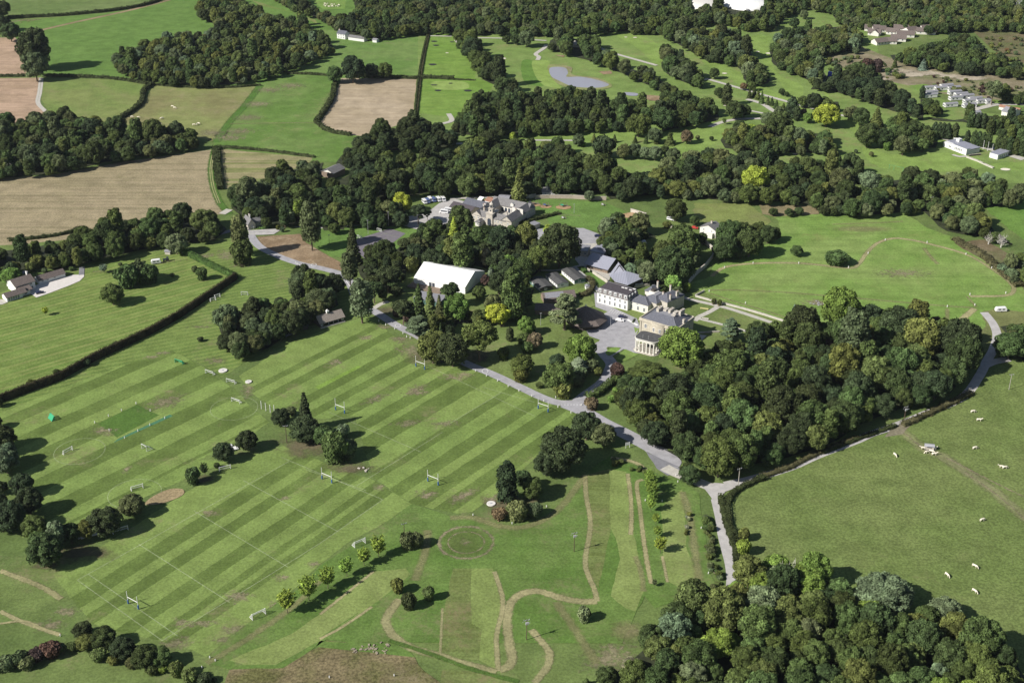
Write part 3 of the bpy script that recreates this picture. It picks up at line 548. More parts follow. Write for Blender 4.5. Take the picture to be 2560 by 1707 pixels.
def conic(k, r, h, z0, dense, tiers, mat_=None, droop=.25, smin=.18, smax=.36, nq=5200, ex=1.0):
    """tiered conifer: fans of sprays in whorls"""
    C, Nn, V = [], [], []
    for i in range(tiers):
        z = z0+(h-z0)*i/tiers; rr = r*(1-i/tiers)**ex*RNG.uniform(.85, 1.1)+.15; nb = max(5, int(11*(rr/r)**.5)+3); t0 = RNG.uniform(0, 6.28)
        for b in range(nb):
            t = t0+2*math.pi*b/nb+RNG.uniform(-.2, .2); ln = rr*RNG.uniform(.72, 1.12); m_ = int(nq/tiers/nb*(.4+rr/r)); sv = RNG.uniform(.75, 1.25)
            s = RNG.uniform(.15, 1, m_)**.7; lat = RNG.normal(scale=.16, size=m_)*ln*dense
            x = s*ln*math.cos(t)-lat*math.sin(t); y = s*ln*math.sin(t)+lat*math.cos(t); zz = z-droop*s*ln+RNG.normal(scale=.10*ln*dense, size=m_)
            C.append(np.stack([x, y, zz], 1)); nn = np.stack([np.full(m_, .5*math.cos(t)), np.full(m_, .5*math.sin(t)), np.full(m_, .9)], 1)+RNG.normal(scale=.45, size=(m_, 3)); Nn.append(nn/np.linalg.norm(nn, axis=1)[:, None]); V.append(sv*RNG.uniform(.75, 1.25, m_))
    C = np.vstack(C); seg = 10; cv = [(0, 0, h*.97)]+[(r*.55*math.cos(a), r*.55*math.sin(a), z0+.2) for a in [2*math.pi*q/seg for q in range(seg)]]; cf = [(0, 1+q, 1+(q+1) % seg) for q in range(seg)]
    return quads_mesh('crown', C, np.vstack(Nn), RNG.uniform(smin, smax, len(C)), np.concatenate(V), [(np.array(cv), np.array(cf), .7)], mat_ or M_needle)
def cedar(k):       # flat plates of foliage, radius 8, height 15
    C, Nn, V, core = [], [], [], []
    for i in range(26):
        z = 4+10.5*(i/25)**.9; rmax = 7.8*(1-((z-4)/12.5)**1.7)+.8; t = i*2.4+k; d = rmax*RNG.uniform(.3, .8); pr = RNG.uniform(1.8, 3.2)*(.55+.45*rmax/8); m_ = 330
        a = RNG.uniform(0, 6.28, m_); s = np.sqrt(RNG.uniform(0, 1, m_))*pr; x = d*math.cos(t)+s*np.cos(a); y = d*math.sin(t)+s*np.sin(a); zz = z+RNG.normal(scale=.14, size=m_)+(1-(s/pr)**2)*.45
        C.append(np.stack([x, y, zz], 1)); nn = np.array([0, 0, 1.])+RNG.normal(scale=.4, size=(m_, 3)); Nn.append(nn/np.linalg.norm(nn, axis=1)[:, None]); V.append(RNG.uniform(.8, 1.2)*RNG.uniform(.75, 1.25, m_))
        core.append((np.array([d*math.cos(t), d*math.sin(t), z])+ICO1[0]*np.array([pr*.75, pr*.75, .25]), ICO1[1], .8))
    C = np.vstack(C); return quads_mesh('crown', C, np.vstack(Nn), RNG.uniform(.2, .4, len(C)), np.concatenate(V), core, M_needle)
def column(k):      # dense cypress column, radius 3, height 14
    L = []
    for i in range(22):
        z = 1.2+11.6*i/21; rr = RNG.uniform(1.1, 1.6)*(1 if z < 9 else (14.3-z)/5.3+.15); t = i*2.4+k; off = 1.5*(1 if z < 9 else max(.05, (14-z)/5))
        L.append((off*math.cos(t), off*math.sin(t), z, max(.5, rr)))
    L += [(0, 0, 3, 2.1), (0, 0, 6, 2.1), (0, 0, 9, 1.7)]
    return lobes_mesh('crown', L, 6000, .16, .30, M_needle, squash=1.3)
def pine(k, flat=.55):  # umbrella crown over a bare trunk, radius 6, height 14
    L = []
    for i in range(20):
        t = i*2.4+k; rr = RNG.uniform(1.2, 2.1); d = (6-rr)*math.sqrt((i+.5)/20); L.append((d*math.cos(t), d*math.sin(t), 10.9-(d/5)**2*2.2+RNG.uniform(-1.3, .9), rr))
    for i in range(8): t = i*2.4; L.append((2.6*math.cos(t), 2.6*math.sin(t), 5.5+i*.55, 1.5))
    return lobes_mesh('crown', L, 6500, .18, .34, M_needle, squash=.62)
def shrub(k):       # radius 3, height 3.6
    L = []
    for i in range(13):
        t = i*2.4+k; rr = RNG.uniform(.8, 1.35); d = (3-rr)*math.sqrt((i+.3)/13); L.append((d*math.cos(t), d*math.sin(t), 1.7+1.1*(1-(d/3)**2)*RNG.uniform(.7, 1.1), rr))
    L.append((0, 0, 1.2, 1.9))
    return lobes_mesh('crown', L, 4200, .14, .28)
def young(k):       # upright open crown, radius 2.4, height 6
    C, Nn, V = [], [], []
    for i in range(34):
        t = i*2.4; z = 1.9+3.7*(i/33); r_ = 2.3*math.sin(math.pi*min(1, (z-1.2)/5.2))**.7*RNG.uniform(.6, 1.05); m_ = 75
        tip = np.array([r_*math.cos(t), r_*math.sin(t), z+.6]); b0 = np.array([0, 0, max(1.6, z-1.3)]); s = RNG.uniform(.3, 1.05, m_)[:, None]
        C.append(b0+(tip-b0)*s+RNG.normal(scale=.17, size=(m_, 3))); nn = unit(m_)+np.array([math.cos(t)*.5, math.sin(t)*.5, .6]); Nn.append(nn/np.linalg.norm(nn, axis=1)[:, None]); V.append(RNG.uniform(.8, 1.2)*RNG.uniform(.8, 1.2, m_))
    C = np.vstack(C); return quads_mesh('crown', C, np.vstack(Nn), RNG.uniform(.09, .18, len(C)), np.concatenate(V), [(np.array([0, 0, 3.9])+ICO1[0]*np.array([1.3, 1.3, 1.4]), ICO1[1], .9)])
def limbs(mb, base, top, r0, n, spread, seed, r1=None, lo=.4):
    rg = random.Random(seed); base, top = Vector(base), Vector(top); ax = top-base; mids = [base, base+ax*.4+Vector((rg.uniform(-.2,.2), rg.uniform(-.2,.2), 0)), top]
    mb.cyl(mids[0], mids[1], r0*1.15, r0*.8, 7); mb.cyl(mids[1], mids[2], r0*.8, r1 or r0*.25, 6)
    for i in range(n):
        f = lo+(1-lo)*i/n*.9; p = base+ax*f; t = i*2.4+rg.uniform(-.4, .4); q = p+Vector((math.cos(t)*spread, math.sin(t)*spread, spread*rg.uniform(.3, .8)))*(1.15-f*.6)*rg.uniform(.8, 1.1)
        mb.cyl(p, q, r0*(.55-.3*f), r0*.12, 5)
    return mb
def trunk_mesh(kind, k):
    mb = MB()
    spec = dict(b=((0,0,-.6),(0,0,9.5),.38,7,3.4), T=((0,0,-.6),(0,0,12.5),.32,7,1.8), c=((0,0,-.6),(0,0,14.4),.28,4,.7), e=((0,0,-.6),(0,0,13),.6,9,4.2), y=((0,0,-.4),(0,0,11),.3,2,.5), n=((0,0,-.6),(0,0,11.2),.34,7,2.6), s=((0,0,-.3),(0,0,2),.12,5,1.2), t=((0,0,-.3),(0,0,5),.09,5,1.0))[kind]
    limbs(mb, spec[0], spec[1], spec[2], spec[3], spec[4], k)
    o = mb.build('trunk', M_bark_t if k % 3 else M_bark_t); me = o.data; bpy.data.objects.remove(o); return me
# kind: name, maker, variants, crown radius, height, height of crown middle, category
KINDS = dict(b=('broadleaf_tree', broad, 8, 6.5, 13.0, 7.6, 'tree'), T=('broadleaf_tree', tall_broad, 3, 4.0, 15.0, 8.8, 'tree'),
 c=('conifer_tree', lambda k: conic(k, 3.4, 15.5, 1.2, 1.1, 17), 3, 3.4, 15.5, 7.0, 'tree'), e=('cedar_tree', cedar, 2, 7.6, 15.0, 8.5, 'tree'),
 y=('cypress_tree', column, 3, 3.0, 14.5, 7.0, 'tree'), n=('pine_tree', pine, 3, 6.0, 13.5, 10.5, 'tree'), s=('shrub', shrub, 4, 3.0, 3.7, 2.0, 'shrub'), t=('young_tree', young, 3, 2.05, 6.2, 3.8, 'young tree'))
PROTO = {}
for kd, (nm, mk, nv, r0, h0, zc, ct) in KINDS.items():
    PROTO[kd] = [(mk(k), trunk_mesh(kd, k)) for k in range(nv)]
TREES = []     # (kind, x, y, scale_xy, scale_z, hue, label, group, px size, forced)
def put(kind, p, wpx=None, hue='G', label=None, group=None, wm=None, stretch=1.0, own=True, sc=None):
    nm, mk, nv, r0, h0, zc, ct = KINDS[kind]
    g = G(p, 6.0); W = wm or wpx/scl(g); s = W/2/r0
    g = G(p, zc*s*stretch)
    TREES.append([kind, g.x, g.y, s, s*stretch, hue, label, group, W*scl(g)*(h0*stretch*s+W)/2/max(W, .1), own])
def many(st, label=None, group=None):
    """'tile; x y width kind hue [stretch]; ...'"""
    t = None
    for rec in st.split(';'):
        f = rec.split()
        if not f: continue
        if len(f) == 1: t = f[0]; continue
        x, y, w_ = float(f[0]), float(f[1]), float(f[2]); T_ = TILES[t]
        put(f[3], (T_[0]+x*T_[2], T_[1]+y*T_[2]), w_*T_[2]*1.08, f[4], label, group, stretch=float(f[5]) if len(f) > 5 else 1.0)
def inside(p, poly):
    c = False; j = len(poly)-1
    for i in range(len(poly)):
        a, b_ = poly[i], poly[j]
        if (a[1] > p[1]) != (b_[1] > p[1]) and p[0] < (b_[0]-a[0])*(p[1]-a[1])/(b_[1]-a[1])+a[0]: c = not c
        j = i
    return c
OCC = {}
def occ_add(x, y, r): OCC.setdefault((int(x//16), int(y//16)), []).append((x, y, r))
def occ_ok(x, y, r, k=.74):
    i, j = int(x//16), int(y//16)
    for a in (-1, 0, 1):
        for b_ in (-1, 0, 1):
            for (X, Y, Rr) in OCC.get((i+a, j+b_), ()):
                if (X-x)**2+(Y-y)**2 < ((r+Rr)*k)**2: return False
    return True
KEEP_OUT = []
def wood(poly, where, hues='DDDGGGKKOON', dia=(8, 13), kinds='bbbbbbbbT', group=None, k=.67, floor=True, zc=7.0, density=1.0, far=False, inset=.34):
    P = px(poly) if isinstance(poly, str) else poly; rg = random.Random(len(where)*7+len(poly))
    W = [G(p, zc) for p in P]; xs = [p.x for p in W]; ys = [p.y for p in W]; WP = [(p.x, p.y) for p in W]
    area = abs(sum(W[i].x*W[i-1].y-W[i-1].x*W[i].y for i in range(len(W))))/2
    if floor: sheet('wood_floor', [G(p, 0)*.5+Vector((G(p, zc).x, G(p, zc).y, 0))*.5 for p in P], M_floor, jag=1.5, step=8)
    tries = int(area/9*density); 
    for _ in range(tries):
        x, y = rg.uniform(min(xs), max(xs)), rg.uniform(min(ys), max(ys))
        if not inside((x, y), WP) or any(inside((x, y), q) for q in KEEP_OUT): continue
        d = rg.uniform(*dia)*rg.uniform(.55, 1.15); e_ = d*inset
        if not (inside((x, y+e_), WP) and inside((x, y-e_*.5), WP) and inside((x-e_*.8, y), WP) and inside((x+e_*.8, y), WP)): continue
        if not occ_ok(x, y, d/2, k): continue
        occ_add(x, y, d/2); kd = rg.choice(kinds); nm, mk, nv, r0, h0, zc0, ct = KINDS[kd]; s = d/2/r0
        if kd in 'T': s *= .75
        if kd in 'cy': s = d*.42/r0*.8
        hue = rg.choice(hues); p = Vector((x, y, 5)); sz = s*rg.uniform(.85, 1.2)
        TREES.append([kd, x, y, s, sz, hue, None, where, scl(p)*d*(-1 if far else 1), False])
def occ_sync():
    for t in TREES: occ_add(t[1], t[2], t[3]*KINDS[t[0]][3]*.9)
# ------------------------------------------------------------------ where the trees stand
def tr(st, label, group=None): many(st, label, group)
tr('a; 220 310 185 b K 1.25', 'tall dark rounded tree on the field edge beside the pink ploughed field')
tr('a; 225 425 150 b N 1.1', 'grey green tree just below the tall dark tree by the ploughed field')
tr('a; 65 205 110 b D', 'dark tree at the corner of the upper ploughed field')
tr('a; 10 60 100 b K; 20 150 90 b K', 'dark tree by the left border near the top hedge', 'dark trees by the top left hedge')
tr('b; 95 487 95 b G', 'round tree at the top left corner of the sandy field')
tr('b; 212 452 145 b K', 'largest of the round trees along the hedge above the sandy field')
tr('b; 337 460 88 b K', 'middle round tree on the hedge above the sandy field')
tr('b; 424 460 92 b G', 'rightmost round tree on the hedge above the sandy field')
tr('b; 1217 258 50 b D; 1278 255 62 b D; 1350 250 95 b N', 'dark tree standing between the fairways above the pond', 'small clump of trees above the pond')
tr('b; 2082 815 155 b G .85', 'broad green oak on the fairway below the second pond')
tr('b; 2240 780 130 b D', 'dark round tree right of the broad fairway oak')
tr('b; 1790 905 42 c O .6; 1856 905 42 c O .6; 1925 908 38 c D .6; 2060 915 36 c D .5; 2130 915 36 c G .6; 2200 915 40 c O .6; 2285 910 70 c O .5', 'small conifer in the row on the lower fairway', 'row of small conifers on the lower fairway')
tr('b; 1690 915 72 b N; 2190 885 90 b N; 1985 990 85 b N; 2055 985 85 b N; 2125 1000 75 b S; 2190 1000 85 b S; 2310 1015 85 b N; 2250 985 60 b D', 'tree in the loose row across the golf course', 'loose rows of trees across the lower fairways')
tr('b; 1850 965 150 s K 1.3', 'long dark thicket on the lower fairway')
tr('b; 1720 945 40 s L', 'small yellow green bush by the lower fairway row')
tr('b; 1302 1200 105 c O 1.0', 'tall golden conical conifer behind the stable yard')
tr('b; 1437 1210 55 c D', 'dark slender conifer behind the walled playground')
tr('b; 535 1325 115 b Y', 'yellow green round tree by the parked minibuses')
tr('b; 1760 1280 62 b S', 'pale small willow by the playground wall')
tr('b; 1260 890 42 T Y .7', 'slim yellow tree in the middle of the dark wood')
tr('b; 640 1360 110 n K 1.1; 700 1385 60 n D', 'dark pine on the island of the car park', 'pines on the car park island')
tr('c; 1065 752 158 b Y .8', 'large bright yellow tree on the golf course')
tr('c; 602 1165 168 b Y .9', 'large bright yellow tree in the wood below the golf course')
tr('c; 662 1265 55 T Y .7', 'small yellow tree below the large yellow one in the wood')
tr('c; 150 895 75 b R; 1565 950 112 b N; 535 410 95 b O; 575 840 62 b Y .8; 910 735 42 b R; 520 565 45 b R; 1330 430 80 s P 1.6; 1395 430 75 s P 1.6', 'autumn tinted tree on the golf course side', 'autumn tinted trees on the golf course')
tr('c; 755 815 155 b D; 680 780 85 b N; 750 730 60 b N; 460 720 112 b D .9; 525 722 85 b D .9; 360 605 62 b D; 330 480 62 b D; 850 150 62 b D; 915 95 52 b N; 1210 740 72 b N; 1290 762 102 b D; 1390 772 102 c O .55; 1692 945 78 b G; 1330 880 135 b D; 1440 900 112 b D; 1457 955 52 s L 1.6; 1330 940 45 b G; 1240 720 50 b N; 40 910 66 c O .5; 310 905 28 b D; 1255 990 24 b N; 1355 1008 30 b N; 395 790 26 t L; 940 770 60 b L; 780 700 42 c G .5; 735 685 42 c G .6; 705 665 38 c G .6; 680 660 34 c D .7; 615 620 40 c G .7; 590 605 40 c D .7; 560 610 32 c D; 640 640 36 c G; 770 600 40 b D; 800 615 30 b D; 2160 560 112 n N 1.2; 1510 412 40 c D .7; 1695 425 62 c B .5; 220 900 28 b N; 1510 925 34 c L', 'separate tree between the golf fairways', 'scattered trees between the fairways')
tr('c; 412 615 62 y K; 838 700 78 y K .75; 870 740 42 y K; 1770 850 46 y K; 1798 852 46 y K; 1826 854 46 y K; 1856 856 46 y K; 1905 855 46 y K; 1985 893 36 y K; 2030 900 42 y D; 2060 905 42 y D; 2090 912 42 y D; 2122 918 42 y D; 2190 935 50 y D; 2225 942 50 y D; 2262 950 50 y D; 2300 955 50 y D; 2340 958 50 y D; 2010 775 48 y D; 2052 788 42 y K; 2092 790 42 y K; 2200 810 42 y D; 2245 825 44 y G; 2290 812 46 y D; 1690 600 36 y K', 'upright dark cypress tree near the clubhouse', 'upright cypresses near the clubhouse')
tr('c; 715 1385 58 b D .8; 820 1390 58 b D .8; 882 1380 60 b D .8; 1045 1375 72 b K .8; 1105 1385 50 b D; 1152 1370 72 b K .8; 1242 1370 72 b L .8', 'small round tree along the top edge of the meadow', 'row of small trees along the top of the meadow')
tr('f; 868 200 78 b G .8', 'small round tree in the right meadow')
tr('f; 1128 250 165 s G .7', 'broad low thicket in the right meadow')
tr('f; 150 442 58 s L 1.5', 'small light green bush by the garden wall corner')
tr('f; 425 85 150 b G; 560 145 165 b D; 400 180 150 b D; 520 70 110 b D; 680 95 100 b D; 620 60 90 b D; 500 205 90 b K; 390 215 80 b R .8', 'tree in the clump beside the white cottage', 'clump of trees beside the white cottage')
tr('f; 130 165 200 b G; 70 290 230 b D; 60 420 120 s L 1.5; 10 220 160 b D; 180 240 110 b N; 20 350 130 b D', 'tree above the garden wall behind the mansion', 'trees behind the mansion by the garden wall')
tr('f; 2260 820 190 b G .8', 'big light green tree right of the curving farm track')
tr('f; 1160 575 225 b L 1.15', 'bright fresh green tree at the top of the big wood')
tr('f; 1245 740 190 T N 1.0', 'tall brownish olive tree in the middle of the big wood')
tr('f; 1175 935 190 b O 1.3', 'large brown tinted tree in front of the tall olive one in the big wood')
tr('f; 440 712 135 e S 1.1', 'bluish cedar on the lawn edge right of the mansion')
tr('f; 615 745 150 b D 1.1', 'dark round tree right of the bluish cedar')
tr('f; 722 735 88 y G .8', 'dense green cone shaped cypress behind the bluish cedar')
tr('f; 850 605 58 c B .8', 'blue grey conifer tip at the top edge of the big wood')
tr('f; 1780 692 112 b P .9', 'dark purple tree at the top right of the big wood')
tr('f; 1695 770 240 b O 1.0', 'large greyish olive tree at the right of the big wood')
tr('f; 1935 785 255 b K 1.0', 'very large dark tree at the right end of the big wood')
tr('f; 115 835 265 b L .85', 'large light green tree right beside the portico')
tr('f; 910 670 215 b K 1.0', 'wide dark tree at the top of the big wood left of the bright one')
tr('f; 1350 640 165 b K', 'dark blue green tree right of the bright fresh green tree')
tr('f; 1080 830 105 b P', 'small dark red tree inside the big wood')
tr('f; 1540 695 235 b K', 'large very dark tree behind the olive ones in the big wood')
# round the marquee and the drive
tr('e; 268 510 150 T S 1.0', 'tall silvery poplar beside the cricket pavilion')
tr('e; 212 160 110 c K 1.1', 'tall dark spruce left of the tennis court')
tr('e; 190 300 105 T N 1.1', 'thin greyish tree below the tall spruce by the drive')
tr('e; 330 310 110 n K 1.2; 440 330 150 n K 1.1; 350 430 120 n D 1.1; 480 400 90 n D', 'dark pine between the drive and the marquee', 'dark pines left of the marquee')
tr('e; 408 475 62 T G .8', 'slim ivy covered tree beside the drive')
tr('e; 540 550 148 n K 1.1', 'dark blue green pine below the marquee by the drive')
tr('e; 645 520 90 c G 1.0; 720 560 110 c O 1.0; 780 600 85 c N 1.1', 'pointed conifer below the marquee', 'pointed conifers in front of the marquee')
tr('e; 640 690 165 e S .8', 'low spreading silvery cedar beside the drive')
tr('e; 890 570 155 b L 1.0', 'yellowish green tree in front of the marquee corner')
tr('e; 850 440 118 n D 1.3', 'pine standing against the white marquee roof')
tr('e; 735 830 185 b O 1.0', 'olive yellow chestnut at the pitch corner by the drive')
tr('e; 865 845 200 b K 1.0', 'dark chestnut beside the olive yellow one by the drive')
tr('e; 1042 725 225 n G 1.0', 'broad umbrella shaped pine on the garden lawn')
tr('e; 1160 615 150 b Y .8', 'golden yellow tree behind the umbrella pine')
tr('e; 1265 470 150 y G 1.0', 'tall dense green conifer in the middle of the garden')
tr('e; 1168 415 118 b K 1.1', 'dark oval tree beside the marquee right end')
tr('e; 1078 395 62 b P 1.0', 'dark purple tree at the marquee right end')
tr('e; 1115 350 66 c B .5', 'pale blue spruce behind the marquee right end')
tr('e; 1040 475 82 b G; 1130 545 105 b N', 'small green tree in front of the marquee right end', 'small trees in front of the marquee')
tr('e; 1087 240 64 T Z 1.1', 'dead brown columnar conifer behind the marquee')
tr('e; 1235 290 105 b L 1.1', 'light green tree right of the dead brown conifer')
tr('e; 1330 320 135 b G 1.1; 1320 420 100 b G', 'mid green tree in the belt right of the marquee', 'mid green trees right of the marquee')
tr('e; 1565 160 240 b K 1.05', 'huge dark oak beside the tarmac yard')
tr('e; 1440 250 155 b G', 'green tree below the huge dark oak')
tr('e; 1350 110 140 b O 1.2', 'olive topped tree below the stable yard wall')
tr('e; 1490 75 60 y Y .7', 'slim golden conifer beside the yard oak')
tr('e; 1190 130 160 b K 1.1; 1045 125 130 b G 1.1; 1120 170 100 b D; 1250 90 90 b G', 'dark tree in the belt below the stable gate', 'belt of trees below the stable gate')
tr('e; 875 75 100 c Y .8', 'golden topped conifer left of the stable gate')
tr('e; 930 190 140 T G 1.0; 860 200 110 T O 1.0', 'tall green tree behind the marquee', 'tall trees behind the marquee')
tr('e; 740 60 125 b G; 690 80 110 b D; 560 140 110 n K 1.2; 650 190 120 b N 1.1; 420 210 150 b D; 350 220 110 b K; 600 290 100 s O 1.4; 500 260 100 b D; 720 250 120 b K; 800 150 90 b K; 320 200 70 b D', 'tree in the belt between tennis court and marquee', 'belt of trees between tennis court and marquee')
tr('b; 920 1440 150 b D 1.1', 'dark tree left of the stable gate tower')
tr('e; 1600 590 205 e S 1.15', 'big silvery green cedar over the brown roofed hall')
tr('e; 1350 690 105 b L 1.0; 1330 780 80 b G', 'light green tree beside the rusty one on the garden lawn', 'light green pair by the rusty tree')
tr('e; 1388 700 45 c D .8', 'slim dark cypress beside the rusty tree')
tr('e; 1405 785 90 b R 1.1', 'rusty brown tree on the garden lawn')
tr('e; 1355 835 85 s G 1.2', 'green bush below the rusty tree')
tr('e; 1700 845 185 b L 1.0', 'large light green tree by the bend of the house drive')
tr('e; 1692 950 120 e B .9', 'pale blue cedar by the bend of the house drive')
tr('e; 1550 925 100 b K', 'small dark tree left of the pale blue cedar')
tr('e; 1560 1025 185 b G .95', 'round green tree inside the drive bend')
tr('e; 1320 945 140 b G .9', 'rounded green tree in the middle of the garden lawn')
tr('e; 1310 1018 105 s O 1.1', 'olive dome shaped bush on the garden lawn')
tr('e; 1433 1080 52 s O 1.1', 'small olive bush on the garden lawn near the drive')
tr('e; 1590 1110 125 s O 1.2', 'clipped light bush at the drive bend')
tr('e; 1200 872 82 s G 1.3', 'green bush in the shade of the umbrella pine')
tr('e; 1628 985 62 b P', 'small purple tree between the cedar and the green tree')
tr('e; 1700 1010 100 s N 1.3; 1770 950 100 s N 1.2; 1680 1050 100 s N 1.2; 1820 990 60 s O 1.2', 'low bush in the planted bed inside the drive bend', 'low bushes inside the drive bend')
tr('e; 1775 1200 95 s R 1.2', 'reddish brown bush at the road junction')
tr('e; 1940 985 95 s P 1.5', 'dark purple bush by the front drive')
tr('e; 2150 1010 300 e G .55', 'very wide flat cedar below the portico')
tr('e; 1742 1345 175 b K .95', 'dark round tree at the roadside by the pitch corner')
tr('e; 1850 1400 155 b N .8', 'grey green tree beside the road opposite the sign')
tr('e; 1590 1495 275 b K .95', 'very large dark tree at the corner of the pitch')
tr('e; 1910 395 42 c G .35', 'small green conifer behind the white wing')
tr('e; 1240 745 52 y K .8', 'slim dark conifer in the garden beside the umbrella pine')
tr('e; 500 610 60 s P 1.2; 570 640 60 s P 1.2', 'dark purple bush beside the drive', 'dark purple bushes beside the drive')
tr('h; 1222 250 125 y K 1.05', 'tall dense dark conifer at the end of the pitch')
tr('h; 1390 300 125 b G 1.1; 1330 240 105 b D 1.1; 1480 130 155 b K', 'green tree beside the tall dense conifer', 'trees beside the tall dense conifer')
tr('h; 1290 445 150 s N 1.2; 1400 440 110 s N 1.2', 'grey green thicket below the tall dense conifer', 'grey thicket below the tall dense conifer')
tr('h; 1170 465 110 s R .9', 'brownish bramble bush left of the grey thicket')
yl = ['fifth', 'fourth', 'third', 'second', 'topmost']
tr('g; 1872 1025 108 t F', 'lowest young lime tree of the slanting row below the pitch')
tr('g; 2010 942 112 t F', 'second young tree from the bottom of the slanting row below the pitch')
tr('h; 45 872 98 t F', 'third young tree from the bottom of the slanting row below the pitch')
tr('h; 170 805 82 t F', 'fourth young tree from the bottom of the slanting row below the pitch')
tr('h; 286 735 80 t F', 'fifth young tree from the bottom of the slanting row below the pitch')
tr('h; 382 668 95 t F', 'topmost young tree of the slanting row below the pitch')
tr('h; 2150 212 62 t F; 2163 255 78 t F; 2168 305 75 t F; 2172 345 60 t F; 2166 392 58 t F 1.2', 'light young tree in the close row near the lane', 'young trees close together near the lane')
tr('h; 2195 490 48 t F', 'single young tree below the close young trees near the lane')
tr('h; 2206 575 52 t F', 'middle one of the three spaced young trees near the lane')
tr('h; 2226 660 72 t F', 'lowest of the three spaced young trees near the lane')
tr('h; 2186 912 32 t N', 'sparse little tree alone left of the lane hedge')
tr('h; 506 935 90 s O 1.6', 'yellowish olive small tree left of the pitch and putt')
tr('h; 580 1035 100 s K 1.6', 'dark round small tree lowest of the three on the slope')
tr('h; 710 985 82 s O 1.7', 'olive small tree right of the dark round one')
tr('h; 575 640 110 s N 1.5; 625 635 100 s N 1.4', 'grey green thorn bush at the foot of the utility pole', 'thorn bushes at the foot of the pole')
tr('h; 1725 1120 92 s S 1.7', 'pale grey green bush beside the winding mown track')
tr('d; 1832 1285 112 b K .9', 'dark round tree at the left of the island between the pitches')
tr('d; 1992 1260 125 c K .95', 'tall pointed dark conifer on the island between the pitches')
tr('d; 1990 1365 185 b K .8', 'wide dark tree in the middle of the island between the pitches')
tr('d; 2110 1405 130 b G .9', 'green tree right of the wide dark one on the island')
tr('d; 2190 1490 180 s G 1.5; 2270 1500 130 s N 1.5', 'low grey green tree at the right end of the island', 'low trees at the right end of the island')
tr('d; 2240 1380 90 s S 1.5', 'small willowy bush at the back of the island')
tr('d; 1900 1250 70 b N .8', 'bare looking brown shrub tree on the island')
tr('d; 1610 1440 132 b K .9', 'upper round dark tree between the football pitches')
tr('d; 1458 1515 122 b K .95', 'lower round dark tree between the football pitches')
tr('g; 1257 217 100 s D 1.7', 'round bluish green bush left of the two round trees')
tr('g; 1332 168 56 t D', 'small dark tree between the bush and the round trees')
tr('g; 1415 148 40 s D 1.2', 'tiny bush at the foot of the lower round tree')
tr('g; 858 405 158 b N .8', 'grey brown airy tree beside the bark bed')
tr('g; 682 510 200 b K .85', 'wide dark tree above the shaded goal')
tr('g; 555 565 120 b O; 460 590 125 b D; 362 590 120 T S .8; 228 560 155 b G; 290 700 210 b D .95; 250 640 120 b G', 'tree in the clump at the left end of the lower pitch', 'clump of trees left of the lower pitch')
tr('g; 35 120 160 b S .9; 10 290 80 b K; 140 270 140 b K; 185 380 165 b K; 60 480 190 b K; 10 520 120 b K; -20 400 140 b K', 'dark tree on the left border beside the football pitch', 'dark trees on the left border')
tr('d; -15 1190 60 b K; 0 1425 180 b K .9; 30 1535 150 b S .9; -30 1320 80 b K', 'tree on the left border above the dark group', 'trees on the left border above')
tr('g; 540 1222 122 b K .8', 'dark round tree at the top of the bottom left hedge')
tr('g; 672 1275 150 b D .8', 'dark leafy tree second in the bottom left hedge')
tr('g; 560 1300 120 b O .7', 'lighter tree in front of the first two in the bottom left hedge')
tr('g; 802 1340 150 b K .8', 'dark broad tree in the middle of the bottom left hedge')
tr('g; 950 1400 170 b D .8; 1045 1400 140 b G .8', 'green tree toward the right end of the bottom left hedge', 'pair of green trees in the bottom left hedge')
tr('g; 1150 1482 95 s O 1.7', 'round light bush right of the pair in the bottom left hedge')
tr('g; 640 1390 110 s O; 740 1420 80 s O; 860 1440 90 s N; 990 1480 90 s O; 1060 1475 70 s L', 'low bush under the trees of the bottom left hedge', 'low bushes under the bottom left hedge')
tr('g; 1240 1525 110 s O 1.2; 1330 1545 100 s K; 470 1330 80 s O; 1400 1550 40 s K', 'low bush at the gate end of the bottom left hedge', 'low bushes at the hedge ends')
tr('g; 330 1350 140 s P 1; 240 1385 120 s P 1', 'reddish hawthorn bush in the bottom left hedge', 'reddish hawthorns in the bottom left hedge')
tr('g; 130 1410 130 s K; 40 1440 130 s N; -40 1460 100 s K; 170 1440 110 s N; 390 1340 80 s N', 'dark bush at the far left of the bottom hedge', 'dark bushes at the far left of the bottom hedge')
tr('d; 732 485 140 b G .85', 'single round tree on the bungalow lawn')
tr('d; 825 372 155 s G 1.3', 'leftmost dome of the thicket on the bungalow lawn')
tr('d; 905 340 130 s K 1.4; 970 355 130 s G 1.3; 920 370 110 s G 1.2', 'dense dome in the thicket on the bungalow lawn', 'thicket on the bungalow lawn')
tr('d; 1318 352 78 s G 1.5', 'round bush near the tall hedge corner')
tr('d; 1272 322 42 s N 1.4', 'small thin bush beside the round bush near the hedge corner')
tr('d; 295 592 40 t Y .9', 'tiny yellow tree on the bungalow lawn')
tr('d; 1310 780 42 s K', 'small dark bush left of the big clump by the pavilion')
tr('d; 565 930 66 s K', 'dark bush rising from the long clipped hedge')
tr('d; 368 996 48 s G 1.2', 'small green bush beside the long clipped hedge')
tr('d; 205 1072 66 s O 1.2', 'olive bush beside the lower end of the long clipped hedge')
tr('d; 757 812 38 t N .7', 'bare grey sapling beside the long clipped hedge')
tr('d; 675 315 50 t B .7', 'small silver tree by the bungalow drive')
tr('d; 900 268 42 s N; 848 305 40 s N; 785 290 30 s N; 1125 360 34 s N', 'tiny orchard bush by the white caravan', 'tiny orchard bushes by the caravan')
tr('d; 70 365 125 b L .8', 'light green tree behind the bungalow')
tr('d; 1150 155 132 b S .9', 'pale willow above the white caravan')
